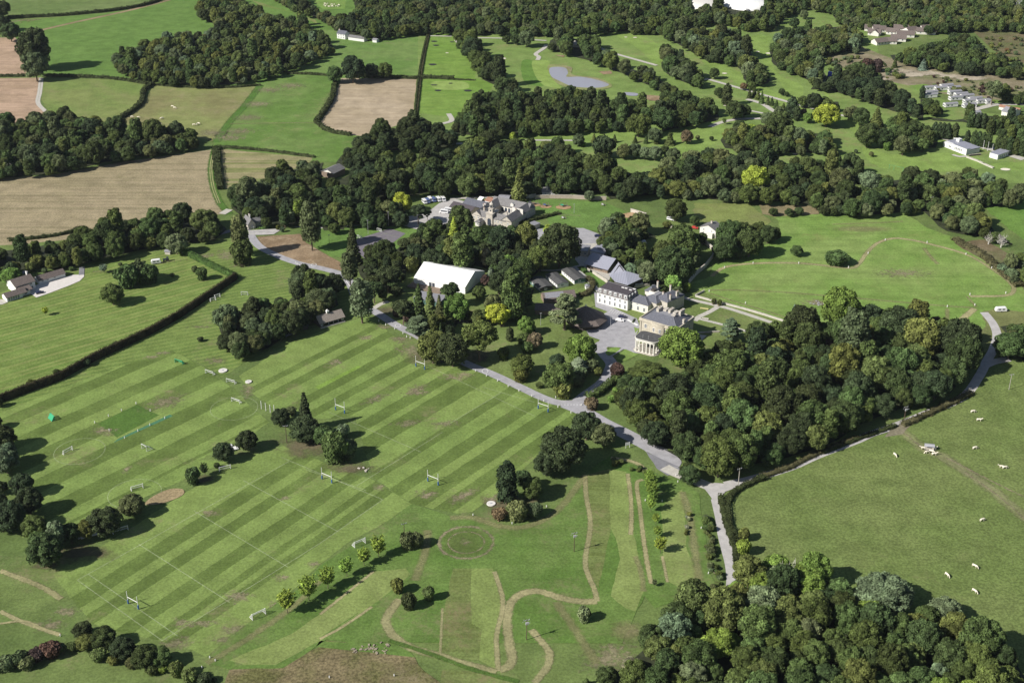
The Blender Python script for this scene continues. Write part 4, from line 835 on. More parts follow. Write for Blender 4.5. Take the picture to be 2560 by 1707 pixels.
tr('t; 300 800 330 T N 1.25', 'tall thin grey conifer beside the lodge entrance')
tr('d; 1580 215 150 s D 1.5', 'dark thicket at the foot of the grey conifer')
tr('t; 1690 590 380 T N 1.3', 'tall brownish pine on the bare earth')
tr('t; 1180 480 210 T D 1.0; 1330 500 130 T S 1.0; 1440 330 180 T L 1.1', 'slender tree with a pale trunk by the lodge garden', 'slender trees by the lodge garden')
tr('t; 1050 700 80 s O 1.7; 1140 740 90 s S 1.6', 'small bush tree by the lodge gate', 'small bushes by the lodge gate')
tr('d; 240 270 100 s O 1.2; 200 310 80 s O; 290 330 40 s N; 466 320 36 s G; 30 330 50 b O', 'garden bush behind the bungalow', 'garden bushes behind the bungalow')
tr('i; 520 685 95 s L 1.7', 'light green small tree at the end of the lane hedge')
tr('i; 525 600 80 s O 1.6', 'yellowish small tree above the light green one on the lane hedge')
tr('i; 170 210 130 b D .8; 150 180 90 b D', 'dark bushy tree at the lane junction', 'bushy trees at the lane junction')
tr('i; 1430 980 340 b S .55', 'large silvery grey dome shaped tree at the edge of the cattle field')
tr('i; 1835 1090 200 b S .7', 'silvery tree right of the large grey dome by the cattle field')
tr('i; 735 810 170 b L .9', 'yellow green tree at the top of the bottom right wood')
tr('i; 355 1310 210 b L .85', 'light yellow green tree in the lower left of the bottom right wood')
tr('i; 800 1120 215 b O 1.0', 'large olive brown tree in the middle of the bottom right wood')
tr('i; 640 1500 180 b O .9', 'olive tree at the bottom border of the bottom right wood')
tr('h; 2040 1450 130 b Z .5', 'bare greyish thorn tree at the edge of the bottom right wood')
tr('h; 1870 1520 130 b D .8; 1740 1560 60 c G .4', 'dark tree at the lower left tip of the bottom right wood', 'trees at the tip of the bottom right wood')
tr('c; 200 1440 60 b G; 80 1370 130 b D; 110 1540 150 b G; 250 1560 70 s D 1.5; 20 1470 60 s O', 'garden tree left of the white cottage', 'garden trees left of the white cottage')
occ_sync()
# the woods
for z_, s_ in ((5, 'c 180 -10 330 -10 330 75 180 75'), (5, 'c 370 -10 660 -10 660 110 370 100'), (5, 'c 1290 170 1740 170 1700 240 1560 300 1380 330 1290 240'), (3, 'c 1660 560 2120 640 2160 760 1900 760 1660 660'), (3, 'a 2060 190 2352 210 2352 330 2180 300'), (3, 'a 2090 1040 2260 1040 2260 1220 2090 1220'), (5, 'c 960 -30 1110 -30 1110 20 960 20'), (3, 'b 1620 240 1720 240 1720 320 1620 320')):
    KEEP_OUT.append([(G(p, z_).x, G(p, z_).y) for p in px(s_)])
wood('a 730 350 900 300 1100 240 1350 200 1430 150 1290 90 1270 20 1500 -60 1680 60 1820 110 1990 115 2060 200 2170 270 2190 310 2000 390 1850 450 1500 530 1200 530 900 490 760 440', 'the wood above the cattle pasture', hues='GGDOONGOSK', dia=(9, 12.5))
wood('a -200 790 100 780 450 730 600 770 700 800 850 850 1000 850 1260 840 1300 920 1200 950 900 990 600 1050 300 1110 0 1130 -200 1130', 'the far left wood', hues='DDKKGNNGO', dia=(10, 15))
wood('a 520 1530 800 1440 1100 1370 1400 1380 1460 1450 d 1480 30 1400 100 1200 120 1040 140 800 190 540 250 350 290 200 270 40 340 -200 330 -200 170 0 170 200 150 400 120', 'the belt above the bungalow', hues='DDKGGOG', dia=(10, 14))
wood('a 1500 1240 1700 1170 1850 1090 2110 1035 2090 1160 2000 1250 1900 1330 1600 1390 1510 1330', 'the wood left of the barn', hues='DKKDGN', dia=(10, 14))
wood('b 100 1040 200 940 300 880 420 830 560 820 700 780 790 840 900 890 880 930 700 940 620 940 430 960 420 1010 300 1080 190 1070', 'the sandy field wood', hues='KKDKD', dia=(11, 15))
wood('b -100 1260 0 1210 200 1110 400 1060 620 1010 760 970 900 1000 1000 950 1200 930 1600 930 1700 1000 1800 1050 2000 1090 2100 1130 2352 1140 c 0 1240 b 2352 1250 2200 1240 1900 1270 1850 1230 1400 1220 1250 1250 1000 1250 700 1230 600 1250 500 1260 400 1330 450 1420 200 1430 0 1450 -300 1440 -560 1380 -300 1340', 'the wood behind the stables', hues='DDKKDGGDKO', dia=(10, 15), kinds='bbbbbbbbbT')
wood('b 930 700 1040 610 1150 580 1400 610 1700 590 1900 660 2000 660 2300 690 2340 780 2100 770 1990 810 1700 830 1400 840 1100 870 900 850 860 820', 'the tall wood below the pond', hues='DKKGDG', dia=(9, 13), kinds='bbTTT')
wood('b 900 210 960 225 1060 320 1110 400 1150 470 1270 550 1270 610 1170 550 1070 500 1000 400 920 300', 'the driving range trees', inset=.1, hues='DKGD', dia=(12, 15))
wood('b 1240 -40 2352 -40 c 2352 -60 3000 -60 3000 140 2352 180 2000 170 1750 190 1300 170 1250 140 1150 140 1100 60 940 30 860 60 800 90 720 170 550 170 400 130 300 130 b 2352 170 2200 200 2000 180 1830 200 1550 200 1450 200 1240 195', 'the large wood along the top', hues='NGGGONGDD', dia=(8, 12), kinds='bbbT', far=True)
wood('b -350 -60 -130 -60 -20 60 40 85 150 90 240 60 200 -60 1240 -60 1240 195 900 190 620 190 400 230 200 230 0 110 -200 40', 'the large wood along the top', hues='GDDONGKN', dia=(8, 12), far=True)
wood('b 1500 260 1540 200 1820 270 1850 340 1960 400 2200 480 2352 590 2352 650 2200 560 1960 450 1800 390 1650 340 1500 300', 'the tree belt right of the pond', hues='DGGNK', dia=(10, 13))
wood('c 0 170 200 190 500 200 550 260 600 380 690 480 680 520 560 550 480 400 300 370 200 330 80 260 0 230', 'the tree belts between the fairways', hues='NGDOSK', dia=(10, 13), kinds='bbbT')
wood('c -20 290 100 350 260 470 250 550 100 500 0 440', 'the tree belts between the fairways', hues='DKGN', dia=(12, 15))
wood('c 690 310 720 240 900 180 1200 150 1300 230 1280 310 1050 330 1000 420 1060 470 1000 540 900 480 720 400', 'the tree belts between the fairways', hues='GSGDNO', dia=(9, 13))
wood('c 1000 480 1280 470 1500 560 1600 640 1700 690 1700 760 1500 700 1300 630 1080 560 960 560', 'the dark belt left of the caravans', hues='KKDK', dia=(12, 16), kinds='bbT')
wood('c 870 610 950 640 1140 640 1140 690 900 680', 'the tree belts between the fairways', hues='KDG', dia=(11, 14))
wood('c -20 550 150 610 350 700 350 760 200 790 0 830', 'the tree belts between the fairways', hues='DDGD', dia=(9, 12), kinds='bbT')
wood('c 1460 770 1650 800 1790 880 1780 940 1600 930 1490 880', 'the trees left of the clubhouse', hues='GDGD', dia=(11, 14))
wood('c 370 890 480 810 650 850 900 840 1080 850 1140 960 1100 980 950 970 600 960 400 940', 'the tree belts between the fairways', hues='DGNGO', dia=(10, 13))
wood('c 1480 340 1700 310 1900 210 2050 240 2150 350 2352 430 2800 480 2800 520 2352 480 2000 450 1700 410 1500 370', 'the wood beyond the heath', hues='DGGK', dia=(9, 12), far=True)
wood('c 2130 600 2352 590 2600 600 2600 650 2352 640 2200 620', 'the trees right of the caravans', hues='DGN', dia=(9, 12))
wood('c 1720 740 1900 760 2100 730 2352 760 2700 800 2700 960 2352 900 2200 850 1960 770 1760 760', 'the trees below the caravans', hues='DKGG', dia=(8, 11), kinds='bbTy')
wood('c 1680 620 1760 640 1820 700 1780 730 1700 700', 'the trees below the caravans', hues='DKG', dia=(8, 10), kinds='bT')
wood('c -20 1070 150 1000 400 1010 700 1030 900 1050 1200 1040 1300 1080 1360 1140 1500 1150 1700 1130 2000 1110 2250 1180 2200 1240 2050 1290 1600 1350 1400 1370 1200 1370 900 1300 600 1280 300 1270 0 1230', 'the wood above the meadow', hues='DGGDKONS', dia=(10, 15))
wood('c 1660 1320 2000 1270 2200 1220 2352 1200 2800 1100 2800 1180 2352 1260 2080 1330 2090 1400 2230 1520 2280 1568 f 2280 120 2100 80 1950 60 1850 40', 'the thicket right of the meadow', hues='GNGDNO', dia=(8, 12))
wood('f 2150 280 2352 180 2700 300 2700 520 2352 380 2250 330', 'the thicket right of the meadow', hues='NGS', dia=(6, 9), kinds='bs')
wood('f 2200 660 2352 640 2700 680 2700 880 2352 880', 'the farm track thicket', hues='GNDG', dia=(8, 11), kinds='bs')
wood('f -120 980 60 1000 180 950 330 830 500 790 600 800 730 800 850 660 1000 640 1080 680 1180 780 1300 660 1600 650 1780 690 1980 720 2020 850 1980 950 1880 1090 1600 1170 1300 1290 1150 1390 900 1480 600 1550 i 350 150 200 90 0 0 h 2352 20 e 2200 1430 2040 1250 1900 1110 2000 1040', 'the big wood by the lane', hues='KKDKGDGDOGGD', dia=(12, 18), kinds='bbbbbbbT', density=1.6, inset=.08, k=.62)
wood('i 470 850 550 790 750 790 1000 800 1180 900 1240 1010 1560 1080 1900 1110 2130 1190 2280 1340 2352 1460 2700 1700 2352 1900 0 1900 -100 1640 h 1880 1490 i -50 1200 30 1090 220 980 400 960', 'the bottom right wood', hues='DGGGOGLDGOGS', dia=(9, 15), kinds='bbbbbb', density=1.6, inset=.15, k=.62)
wood('d 1430 620 1600 550 1750 545 1880 500 1960 350 2080 340 2200 420 2210 520 2100 570 2000 640 1900 700 1750 800 1560 850 1430 780', 'the clump behind the cricket pavilion', hues='KDGNKN', dia=(9, 13), inset=.1, k=.6, density=1.6)
wood('c 2060 1270 2352 1290 2300 1310 2100 1320', 'the wood above the meadow', hues='GDN', dia=(8, 11))
wood('f 640 40 740 30 760 90 660 110', 'the clump beside the white cottage', hues='DG', dia=(6, 9), kinds='bs')
wood('e 1760 1120 1870 1060 1960 1000 1990 1060 1900 1130 1800 1190', 'the shrubbery at the drive corner', inset=.1, hues='GGL', dia=(3, 5), kinds='s', floor=False)
wood('c 1050 330 1280 330 1500 380 1600 470 1250 460 1080 430', 'the far heath', hues='GONS', dia=(2.5, 6), kinds='s', floor=False, density=.45)
wood('c 2100 200 2352 200 2352 400 2150 320', 'the far heath', hues='NRON', dia=(3, 5), kinds='s', floor=False, density=.4)
wood('c 1700 440 2352 520 2352 640 1800 560', 'the far heath', hues='NPON', dia=(3, 5), kinds='s', floor=False, density=.3)
wood('i 275 340 310 420 330 520 350 620 370 760 390 860 330 880 290 700 270 500', 'the rough bank beside the lane', inset=.1, hues='NNOG', dia=(2.2, 4.2), kinds='s', floor=False, density=6, k=.42)
wood('i 140 340 170 350 190 420 170 510 145 510 155 430', 'the bracken strip by the lane', inset=.1, hues='ZNO', dia=(1.6, 2.6), kinds='s', floor=False, density=6, k=.42)
wood('h 2000 20 2100 40 2130 110 2110 150 2010 80 1900 60 1880 20', 'the roadside thicket by the sign', inset=.1, hues='GON', dia=(2.5, 4), kinds='s', floor=False, density=2)
wood('e 640 40 900 30 1000 60 1420 90 1480 200 1400 330 1200 330 1000 260 700 300 560 260 480 180', 'the belt north of the marquee', hues='DKKGO', dia=(9, 13), k=.62)
wood('e 250 240 420 230 560 260 560 330 500 400 560 440 380 450 320 400 260 330', 'the pines left of the marquee', inset=.1, hues='KKD', dia=(7, 10), kinds='bnT', k=.62)
wood('e 470 560 640 580 780 620 920 590 1050 560 1180 560 1100 640 900 640 860 700 700 720 560 640', 'the planting below the marquee', inset=.1, hues='KDGO', dia=(6, 9), kinds='bbcT', k=.6)
wood('e 1330 440 1400 420 1380 520 1250 560 1180 520 1200 440', 'the planting left of the huts', inset=.1, hues='KDG', dia=(7, 10), k=.62)
wood('e 1830 30 1950 -20 2100 0 2200 80 2060 110 2050 200 2200 185 2352 190 2352 450 2250 450 2150 360 2020 310 1970 240 1890 210 1830 130', 'the trees round the caravan garden', hues='DGNDGS', dia=(8, 13), k=.62, inset=.15)
wood('b 230 1280 440 1300 560 1340 560 1440 420 1450 230 1440', 'the car park trees', hues='KKDN', dia=(8, 12), kinds='bbnT', k=.65)
wood('t 1150 150 1500 200 2100 250 2340 400 2340 640 1950 660 1900 560 1500 560 1200 420', 'the trees behind the lodge lawn', hues='KDGN', dia=(8, 12), kinds='bbT', k=.68)
# ------------------------------------------------------------------ standing them up
MADE = {}
def tree_root(kind, var):
    nm, mk, nv, r0, h0, zc, ct = KINDS[kind]; key = (kind, var)
    crown, trunk = PROTO[kind][var]
    r_ = bpy.data.objects.new(nm, None); COL.objects.link(r_)
    c_ = bpy.data.objects.new('crown' if kind != 's' else 'foliage', crown); COL.objects.link(c_); c_.parent = r_
    t_ = bpy.data.objects.new('trunk' if kind != 's' else 'stem', trunk); COL.objects.link(t_); t_.parent = r_
    return r_, c_
def jitter(hue, rg):
    c = HUE[hue]; k = rg.uniform(.82, 1.22); w_ = rg.uniform(-.12, .12)
    return (c[0]*k*(1+w_), c[1]*k, c[2]*k*(1-w_))
def inview(x, y, pad=25):
    d = y*CP+(H-6)*SP; X = 1280+FPX*x/d; Y = 853.5-FPX*((6-H)*CP + y*SP)/d   # image position
    return -pad < X < 2560+pad and -pad-20 < Y < 1707+pad
rg = random.Random(11)
near, rest = [], []
for kd in KINDS:
    L = [t for t in TREES if t[0] == kd or (kd == 'b' and t[0] == 'T')]
    if kd == 'T': continue
    own = [t for t in L if t[9]]; oth = sorted([t for t in L if not t[9] and inview(t[1], t[2], 12) and t[8] > 0], key=lambda t: -t[8]); cap = max(0, 296-len(own))
    near += own+oth[:cap]; ch = set(id(t) for t in own+oth[:cap]); rest += [t for t in L if id(t) not in ch]
ORD = 'first second third fourth fifth sixth seventh eighth ninth tenth eleventh twelfth thirteenth fourteenth fifteenth'.split()
OWN, EXT2 = {}, {}
for g_ in set(t[7] for t in near if t[9] and t[7]):
    L_ = sorted([t for t in near if t[7] == g_], key=lambda t: t[1]/t[2]); OWN[g_] = [id(t) for t in L_]; k_ = len(L_)//3
    a_ = [t[1]/t[2] for t in L_]; b_ = sorted(t[2] for t in L_); EXT2[g_] = ((a_[k_], a_[-k_-1]), (b_[k_], b_[-k_-1]))
EXT = {}
for g_ in set(t[7] for t in near if not t[9]):
    a_ = sorted(t[1]/t[2] for t in near if t[7] == g_); b_ = sorted(t[2] for t in near if t[7] == g_); k_ = len(a_)//3; EXT[g_] = (tuple(a_[len(a_)*j//5] for j in (1, 2, 3, 4)), (b_[k_], b_[-k_-1]))
for t in near:
    kd, x, y, s, sz, hue, lab, grp, pxs, own = t; v_ = rg.randrange(KINDS[kd][2]); r_, c_ = tree_root(kd, v_)
    r_.location = (x, y, LEVEL[0]*.0009*.5); r_.scale = (s, s, sz); r_.rotation_euler = (0, 0, rg.uniform(0, 6.28)); c_['tcol'] = jitter(hue, rg)
    ct = KINDS[kd][6]; word = {'b': 'tree', 'T': 'tree', 's': 'bush', 'c': 'conifer', 'y': 'cypress', 'e': 'cedar', 'n': 'pine', 't': 'young tree'}[kd]
    if own:
        if grp:
            mates = OWN[grp]; lab = f'{lab}, {ORD[mates.index(id(t))]} from the left' if len(mates) <= 14 else f"{('near', 'middle', 'far')[sum(y > q for q in EXT2[grp][1])]} {('left', 'centre', 'right')[sum(x/y > q for q in EXT2[grp][0])]} {HW[hue]} {word} {'small' if s*KINDS[kd][3] < 4 else 'large'}, {lab.split(' tree ')[-1]}"
        tag(r_, lab, ct, grp)
        if len(lab.split()) > 16: print('LONG', lab)
    else:
        q1, q2 = EXT[grp]; i1 = sum(x/y > q for q in q1); i2 = sum(y > q for q in q2); size = 'small' if s*KINDS[kd][3] < 4.6 else 'large' if s*KINDS[kd][3] > 6.6 else 'medium'
        if kd == 'T': size = 'tall'
        tag(r_, f"{size} {HW[hue]} {word} at the {('front', 'middle', 'back')[i2]} {('far left', 'left', 'centre', 'right', 'far right')[i1]} of {grp}", ct, f'trees in {grp}' if kd != 's' else f'bushes in {grp}')
PC = bpy.data.collections.new('tree_kinds'); order = []
for kd in ('b', 'T', 'c', 'y', 's'):
    for v_, (cm, tm) in enumerate(PROTO[kd]):
        o = bpy.data.objects.new(f'kind_{len(order):02d}', cm); PC.objects.link(o); order.append((kd, v_))
def forest(name, L, label, cat, kindsof):
    me = bpy.data.meshes.new(name); me.from_pydata([(t[1], t[2], .1) for t in L], [], []); me.update()
    idx, sc_, rot, colr = [], [], [], []
    for t in L:
        vs = [i for i, (k_, v_) in enumerate(order) if k_ == t[0]]; idx.append(rg.choice(vs)); sc_ += [t[3], t[3], t[4]]; rot.append(rg.uniform(0, 6.28)); colr += [*jitter(t[5], rg), 1]
    for nm, ty, dat, fld in (('idx', 'INT', idx, 'value'), ('scl', 'FLOAT_VECTOR', sc_, 'vector'), ('rz', 'FLOAT', rot, 'value'), ('tcol', 'FLOAT_COLOR', colr, 'color')):
        a = me.attributes.new(nm, ty, 'POINT'); a.data.foreach_set(fld, dat)
    o = bpy.data.objects.new(name, me); COL.objects.link(o); o['kind'] = 'stuff'; o['label'] = label; o['category'] = cat
    ng = bpy.data.node_groups.new(name, 'GeometryNodeTree'); ng.interface.new_socket('Geometry', in_out='INPUT', socket_type='NodeSocketGeometry'); ng.interface.new_socket('Geometry', in_out='OUTPUT', socket_type='NodeSocketGeometry')
    gi, go = N(ng, 'NodeGroupInput'), N(ng, 'NodeGroupOutput'); ci = N(ng, 'GeometryNodeCollectionInfo'); ci.inputs[0].default_value = PC; ci.inputs[1].default_value = True; ci.inputs[2].default_value = True
    ip = N(ng, 'GeometryNodeInstanceOnPoints'); ip.inputs['Pick Instance'].default_value = True
    def at(nm, ty): n = N(ng, 'GeometryNodeInputNamedAttribute', data_type=ty); n.inputs[0].default_value = nm; return n.outputs[0]
    cx = N(ng, 'ShaderNodeCombineXYZ'); ng.links.new(at('rz', 'FLOAT'), cx.inputs[2]); er = N(ng, 'FunctionNodeEulerToRotation'); ng.links.new(cx.outputs[0], er.inputs[0])
    ng.links.new(gi.outputs[0], ip.inputs['Points']); ng.links.new(ci.outputs[0], ip.inputs['Instance']); ng.links.new(at('idx', 'INT'), ip.inputs['Instance Index'])
    ng.links.new(er.outputs[0], ip.inputs['Rotation']); ng.links.new(at('scl', 'FLOAT_VECTOR'), ip.inputs['Scale']); ng.links.new(ip.outputs[0], go.inputs[0])
    md = o.modifiers.new('scatter', 'NODES'); md.node_group = ng; return o
forest('woodland', [t for t in rest if t[0] in 'bT'], 'broadleaf woodland spread over the hillside and golf course', 'woodland', 'bT')
_ot = [t for t in rest if t[0] not in 'bT']
if _ot: forest('undergrowth', _ot, 'low bushes and scrub in the far woods and heath', 'scrub', 'cys')
print('TREES', len(near), len(rest), {k: sum(1 for t in near if t[0] == k) for k in KINDS})
# ------------------------------------------------------------------ materials for built things
M_cream = plain('cream_render', (.65,.63,.575), var=.06); M_whitew = plain('white_render', (.68,.68,.66), var=.04)
M_stone = plain('warm_stone', (.455,.415,.335), var=.18, sc=.8); M_gstone = plain('grey_stone', (.46,.425,.37), var=.18, sc=.7)
M_slate = plain('slate', (.125,.13,.155), var=.2, sc=1.5, rough=.55, ribs=(0, .5, .12)); M_gslate = plain('weathered_slate', (.185,.18,.18), var=.22, sc=1.2, rough=.7, ribs=(1, .6, .12))
M_dslate = plain('dark_roofing', (.075,.065,.072), var=.2, sc=1); M_brownroof = plain('brown_tiles', (.165,.135,.122), var=.22, sc=1.2, ribs=(1, .45, .15))
M_felt = plain('roofing_felt', (.085,.085,.085), var=.2, sc=.8); M_shingle = plain('shingles', (.27,.235,.205), var=.35, sc=3.5)
M_metal = plain('standing_seam', (.36,.37,.44), var=.05, rough=.45, ribs=(0, .8, .3), spec=.5); M_lead = plain('lead_flat', (.25,.25,.27), var=.15, rough=.5)
M_glass = plain('window_glass', (.05,.06,.08), var=.3, rough=.15, spec=.6); M_wframe = plain('window_frame', (.78,.78,.76), var=.03)
M_darkw = plain('dark_timber', (.07,.06,.055), var=.2); M_timber = plain('timber', (.22,.17,.13), var=.25); M_greenw = plain('green_timber', (.09,.17,.15), var=.12)
M_canvas = plain('white_canvas', (.82,.82,.80), var=.03, sc=.3, rough=.5, ribs=(0, 5.0, .035)); M_brick = plain('brick', (.30,.16,.11), var=.2)
M_blue = plain('blue_padding', (.03,.10,.30), var=.1); M_steel = plain('galvanised_steel', (.5,.5,.52), var=.1, rough=.4, metal=.3)
M_pole = plain('creosoted_pole', (.10,.07,.05), var=.2); M_carw = plain('white_car_paint', (.78,.78,.78), rough=.3, var=.02, spec=.5)
M_card = plain('dark_car_paint', (.02,.025,.06), rough=.25, var=.05, spec=.6); M_tyre = plain('tyre', (.02,.02,.02), var=.1); M_carb = plain('blue_car_paint', (.10,.14,.30), rough=.3, var=.05, spec=.5)
M_net = None
m, nt_, b_ = newmat('net'); M_net = m; b_.inputs['Base Color'].default_value = (.75,.75,.75,1); b_.inputs['Alpha'].default_value = .28
m, nt_, b_ = newmat('green_net'); M_gnet = m; b_.inputs['Base Color'].default_value = (.05,.40,.20,1); b_.inputs['Alpha'].default_value = .75
M_hide = plain('cream_hide', (.72,.66,.54), var=.1, sc=2); M_red = plain('red_paint', (.45,.05,.04)); M_yel = plain('yellow_paint', (.7,.6,.08)); M_green = plain('green_paint', (.06,.35,.20)); M_sail = plain('blue_sheet', (.06,.10,.55))
# ------------------------------------------------------------------ buildings: frame with x along the front (A to B), y away from the viewer
class Bld:
    def __init__(s, name, a, b, h, depth, label, cat='building', group=None, width=None):
        A, B_ = g1(a, h), g1(b, h); A.z = B_.z = 0; d = B_-A; s.w = width or d.length; s.d = depth; s.rz = math.atan2(d.y, d.x)
        s.o = empty(name, (A.x, A.y, .1), s.rz, label, cat, group)
    def part(s, name, mb, m, parent=None): return mb.build(name, m, parent or s.o)
    def walls(s, m, x0=0, x1=None, y0=0, y1=None, z0=-.5, z1=3, name='wall'):
        return s.part(name, MB().box(x0, s.w if x1 is None else x1, y0, s.d if y1 is None else y1, z0, z1), m)
    def gable(s, m, mw, z, rise, ov=.35, x0=0, x1=None, y0=0, y1=None, along='x', th=.18, name='roof'):
        x1 = s.w if x1 is None else x1; y1 = s.d if y1 is None else y1; mb, mg = MB(), MB()
        if along == 'x':
            ym = (y0+y1)/2
            for sg, ya in ((1, y0-ov), (-1, y1+ov)):
                zs = z-ov*rise/((y1-y0)/2)
                mb.add([(x0-ov,ya,zs),(x1+ov,ya,zs),(x1+ov,ym,z+rise),(x0-ov,ym,z+rise),(x0-ov,ya,zs+th),(x1+ov,ya,zs+th),(x1+ov,ym,z+rise+th),(x0-ov,ym,z+rise+th)], [(0,3,2,1),(4,5,6,7),(0,1,5,4),(1,2,6,5),(2,3,7,6),(3,0,4,7)])
            for x in (x0, x1): mg.add([(x,y0,z-.01),(x,y1,z-.01),(x,ym,z+rise-.02)], [(0,1,2)])
        else:
            xm = (x0+x1)/2
            for xa in (x0-ov, x1+ov):
                zs = z-ov*rise/((x1-x0)/2)
                mb.add([(xa,y0-ov,zs),(xa,y1+ov,zs),(xm,y1+ov,z+rise),(xm,y0-ov,z+rise),(xa,y0-ov,zs+th),(xa,y1+ov,zs+th),(xm,y1+ov,z+rise+th),(xm,y0-ov,z+rise+th)], [(0,3,2,1),(4,5,6,7),(0,1,5,4),(1,2,6,5),(2,3,7,6),(3,0,4,7)])
            for y in (y0, y1): mg.add([(x0,y,z-.01),(x1,y,z-.01),(xm,y,z+rise-.02)], [(0,1,2)])
        s.part('gable', mg, mw); return s.part(name, mb, m)
    def hip(s, m, z, rise, inset=None, ov=.3, x0=0, x1=None, y0=0, y1=None, flat=None, name='roof', top=None):
        x1 = s.w if x1 is None else x1; y1 = s.d if y1 is None else y1; i = inset or min(x1-x0, y1-y0)/2-.02
        a = [(x0-ov,y0-ov,z),(x1+ov,y0-ov,z),(x1+ov,y1+ov,z),(x0-ov,y1+ov,z)]; b_ = [(x0+i,y0+i,z+rise),(x1-i,y0+i,z+rise),(x1-i,y1-i,z+rise),(x0+i,y1-i,z+rise)]
        lo = [(x,y,zz-.2) for x,y,zz in a]; mb = MB().add(a+b_+lo, [(0,1,5,4),(1,2,6,5),(2,3,7,6),(3,0,4,7),(8,9,1,0),(9,10,2,1),(10,11,3,2),(11,8,0,3),(11,10,9,8)]+([] if top else [(4,5,6,7)]))
        r_ = s.part(name, mb, m)
        if top: s.part('flat_roof', MB().add(b_, [(0,1,2,3)]), top)
        for k in range(4): s.part('hip_cap', MB().cyl(a[k], b_[k], .12, n=4), M_lead, r_)
        return r_
    def windows(s, side, xs, z, w=1.0, h=1.6, fr=M_wframe, arch=False, name='window', at=None):
        for x in xs:
            f, g = MB(), MB(); e = .07
            def bx(mb, a, b_, c, d_, out):     # a..b along the wall, c..d up, out = how far proud
                if side == 'f': mb.box(a, b_, (at or 0)-out, (at or 0)+.05, c, d_)
                elif side == 'k': mb.box(a, b_, (at or s.d)-.05, (at or s.d)+out, c, d_)
                elif side == 'r': mb.box((at or s.w)-.05, (at or s.w)+out, a, b_, c, d_)
                elif side == 'l': mb.box((at or 0)-out, (at or 0)+.05, a, b_, c, d_)
            bx(f, x-w/2-.12, x+w/2+.12, z-.12, z, .14); bx(f, x-w/2-.12, x+w/2+.12, z+h, z+h+.12, .10); bx(f, x-w/2-.12, x-w/2, z, z+h, .10); bx(f, x+w/2, x+w/2+.12, z, z+h, .10)
            bx(f, x-.04, x+.04, z, z+h, .08); bx(f, x-w/2, x+w/2, z+h*.5-.04, z+h*.5+.04, .075)
            bx(g, x-w/2, x+w/2, z, z+h, .05)
            o = s.part(name, f, fr); s.part('pane', g, M_glass, o)
    def chimney(s, x, y, z0, z1, w=1.0, d=.8, m=None, pots=2):
        mb = MB().box(x-w/2, x+w/2, y-d/2, y+d/2, z0, z1).box(x-w/2-.1, x+w/2+.1, y-d/2-.1, y+d/2+.1, z1-.3, z1-.05)
        c = s.part('chimney', mb, m or M_gstone); p = MB()
        for k in range(pots): p.cyl((x-w/2+w*(k+.5)/pots, y, z1), (x-w/2+w*(k+.5)/pots, y, z1+.5), .15, .12, 6)
        s.part('chimney_pot', p, M_brick, c)
def loc2(b_, x, y): return x, y
# --- the mansion
b = Bld('mansion', 'm 940 900', 'm 1668 1118', 11, 17.5, 'large stone country house with hipped slate roof behind the columned portico', 'mansion')
Wm = b.w
b.walls(M_stone, z1=10.6); b.part('cornice', MB().box(-.5, Wm+.5, -.5, 0, 9.7, 10.2).box(-.5, 0, 0, b.d, 9.7, 10.2).box(Wm, Wm+.5, 0, b.d, 9.7, 10.2).box(-.3, Wm+.3, -.3, .25, 10.2, 11.2).box(-.3, .25, .25, b.d, 10.2, 11.2).box(Wm-.25, Wm+.3, .25, b.d, 10.2, 11.2).box(-.3, Wm+.3, b.d-.2, b.d+.3, 10.2, 11.2), M_stone)
b.hip(M_slate, 10.7, 3.2, inset=5.6, ov=-.5, top=M_lead)
bow = [(Wm*.36, -.02)]+[(Wm*.5+3.9*math.cos(t), -1.5*math.sin(t)-.1) for t in [math.pi*(1-i/8) for i in range(9)]]+[(Wm*.64, -.02)]
b.part('bow_front', MB().prism([(x, min(y, -.02)) for x, y in bow][1:-1], -.5, 11.05), M_stone)
b.part('downpipe', MB().box(.9, 1.1, -.16, -.02, 0, 9.7).box(Wm*.33, Wm*.33+.18, -.16, -.02, 0, 9.7).box(Wm*.67, Wm*.67+.18, -.16, -.02, 0, 9.7), M_darkw)
b.windows('f', [3.6, Wm-6.5, Wm-2.8], 6.4, 1.2, 1.9); b.windows('f', [3.6, Wm-6.5, Wm-2.8], 1.2, 1.3, 2.8)
b.windows('f', [Wm*.5-1.7, Wm*.5+1.7], 6.4, 1.1, 1.9, at=-1.45); b.windows('r', [3, 6.4, 9.8, 13.2], 6.4, 1.2, 1.9); b.windows('r', [3, 6.4, 9.8, 13.2], 1.2, 1.3, 2.8); b.windows('l', [4, 9, 14], 6.4, 1.2, 1.9)
for x, y, w_, d_ in ((Wm*.30, 8.6, 1.4, 4.6), (Wm*.56, 10.5, 1.3, 4.2), (Wm*.79, 12.5, 1.2, 4.4), (Wm*.97, 8, 1.0, 1.6)): b.chimney(x, y, 12 if x < Wm*.9 else 10.6, 15.6 if x < Wm*.9 else 13.2, w_, d_, M_gstone, 1)
b.part('roof_box', MB().box(Wm*.38, Wm*.46, 9, 12.5, 13.88, 14.7).box(Wm*.64, Wm*.72, 9, 12.6, 13.88, 14.6).box(Wm*.66, Wm*.76, 6.6, 8, 13.88, 14.5), M_gstone)
b.part('side_block', MB().box(-1.6, -.02, 3, 12, -.5, 9.2).box(-1.9, .0, 2.7, 12.3, 9.2, 9.5), M_stone)
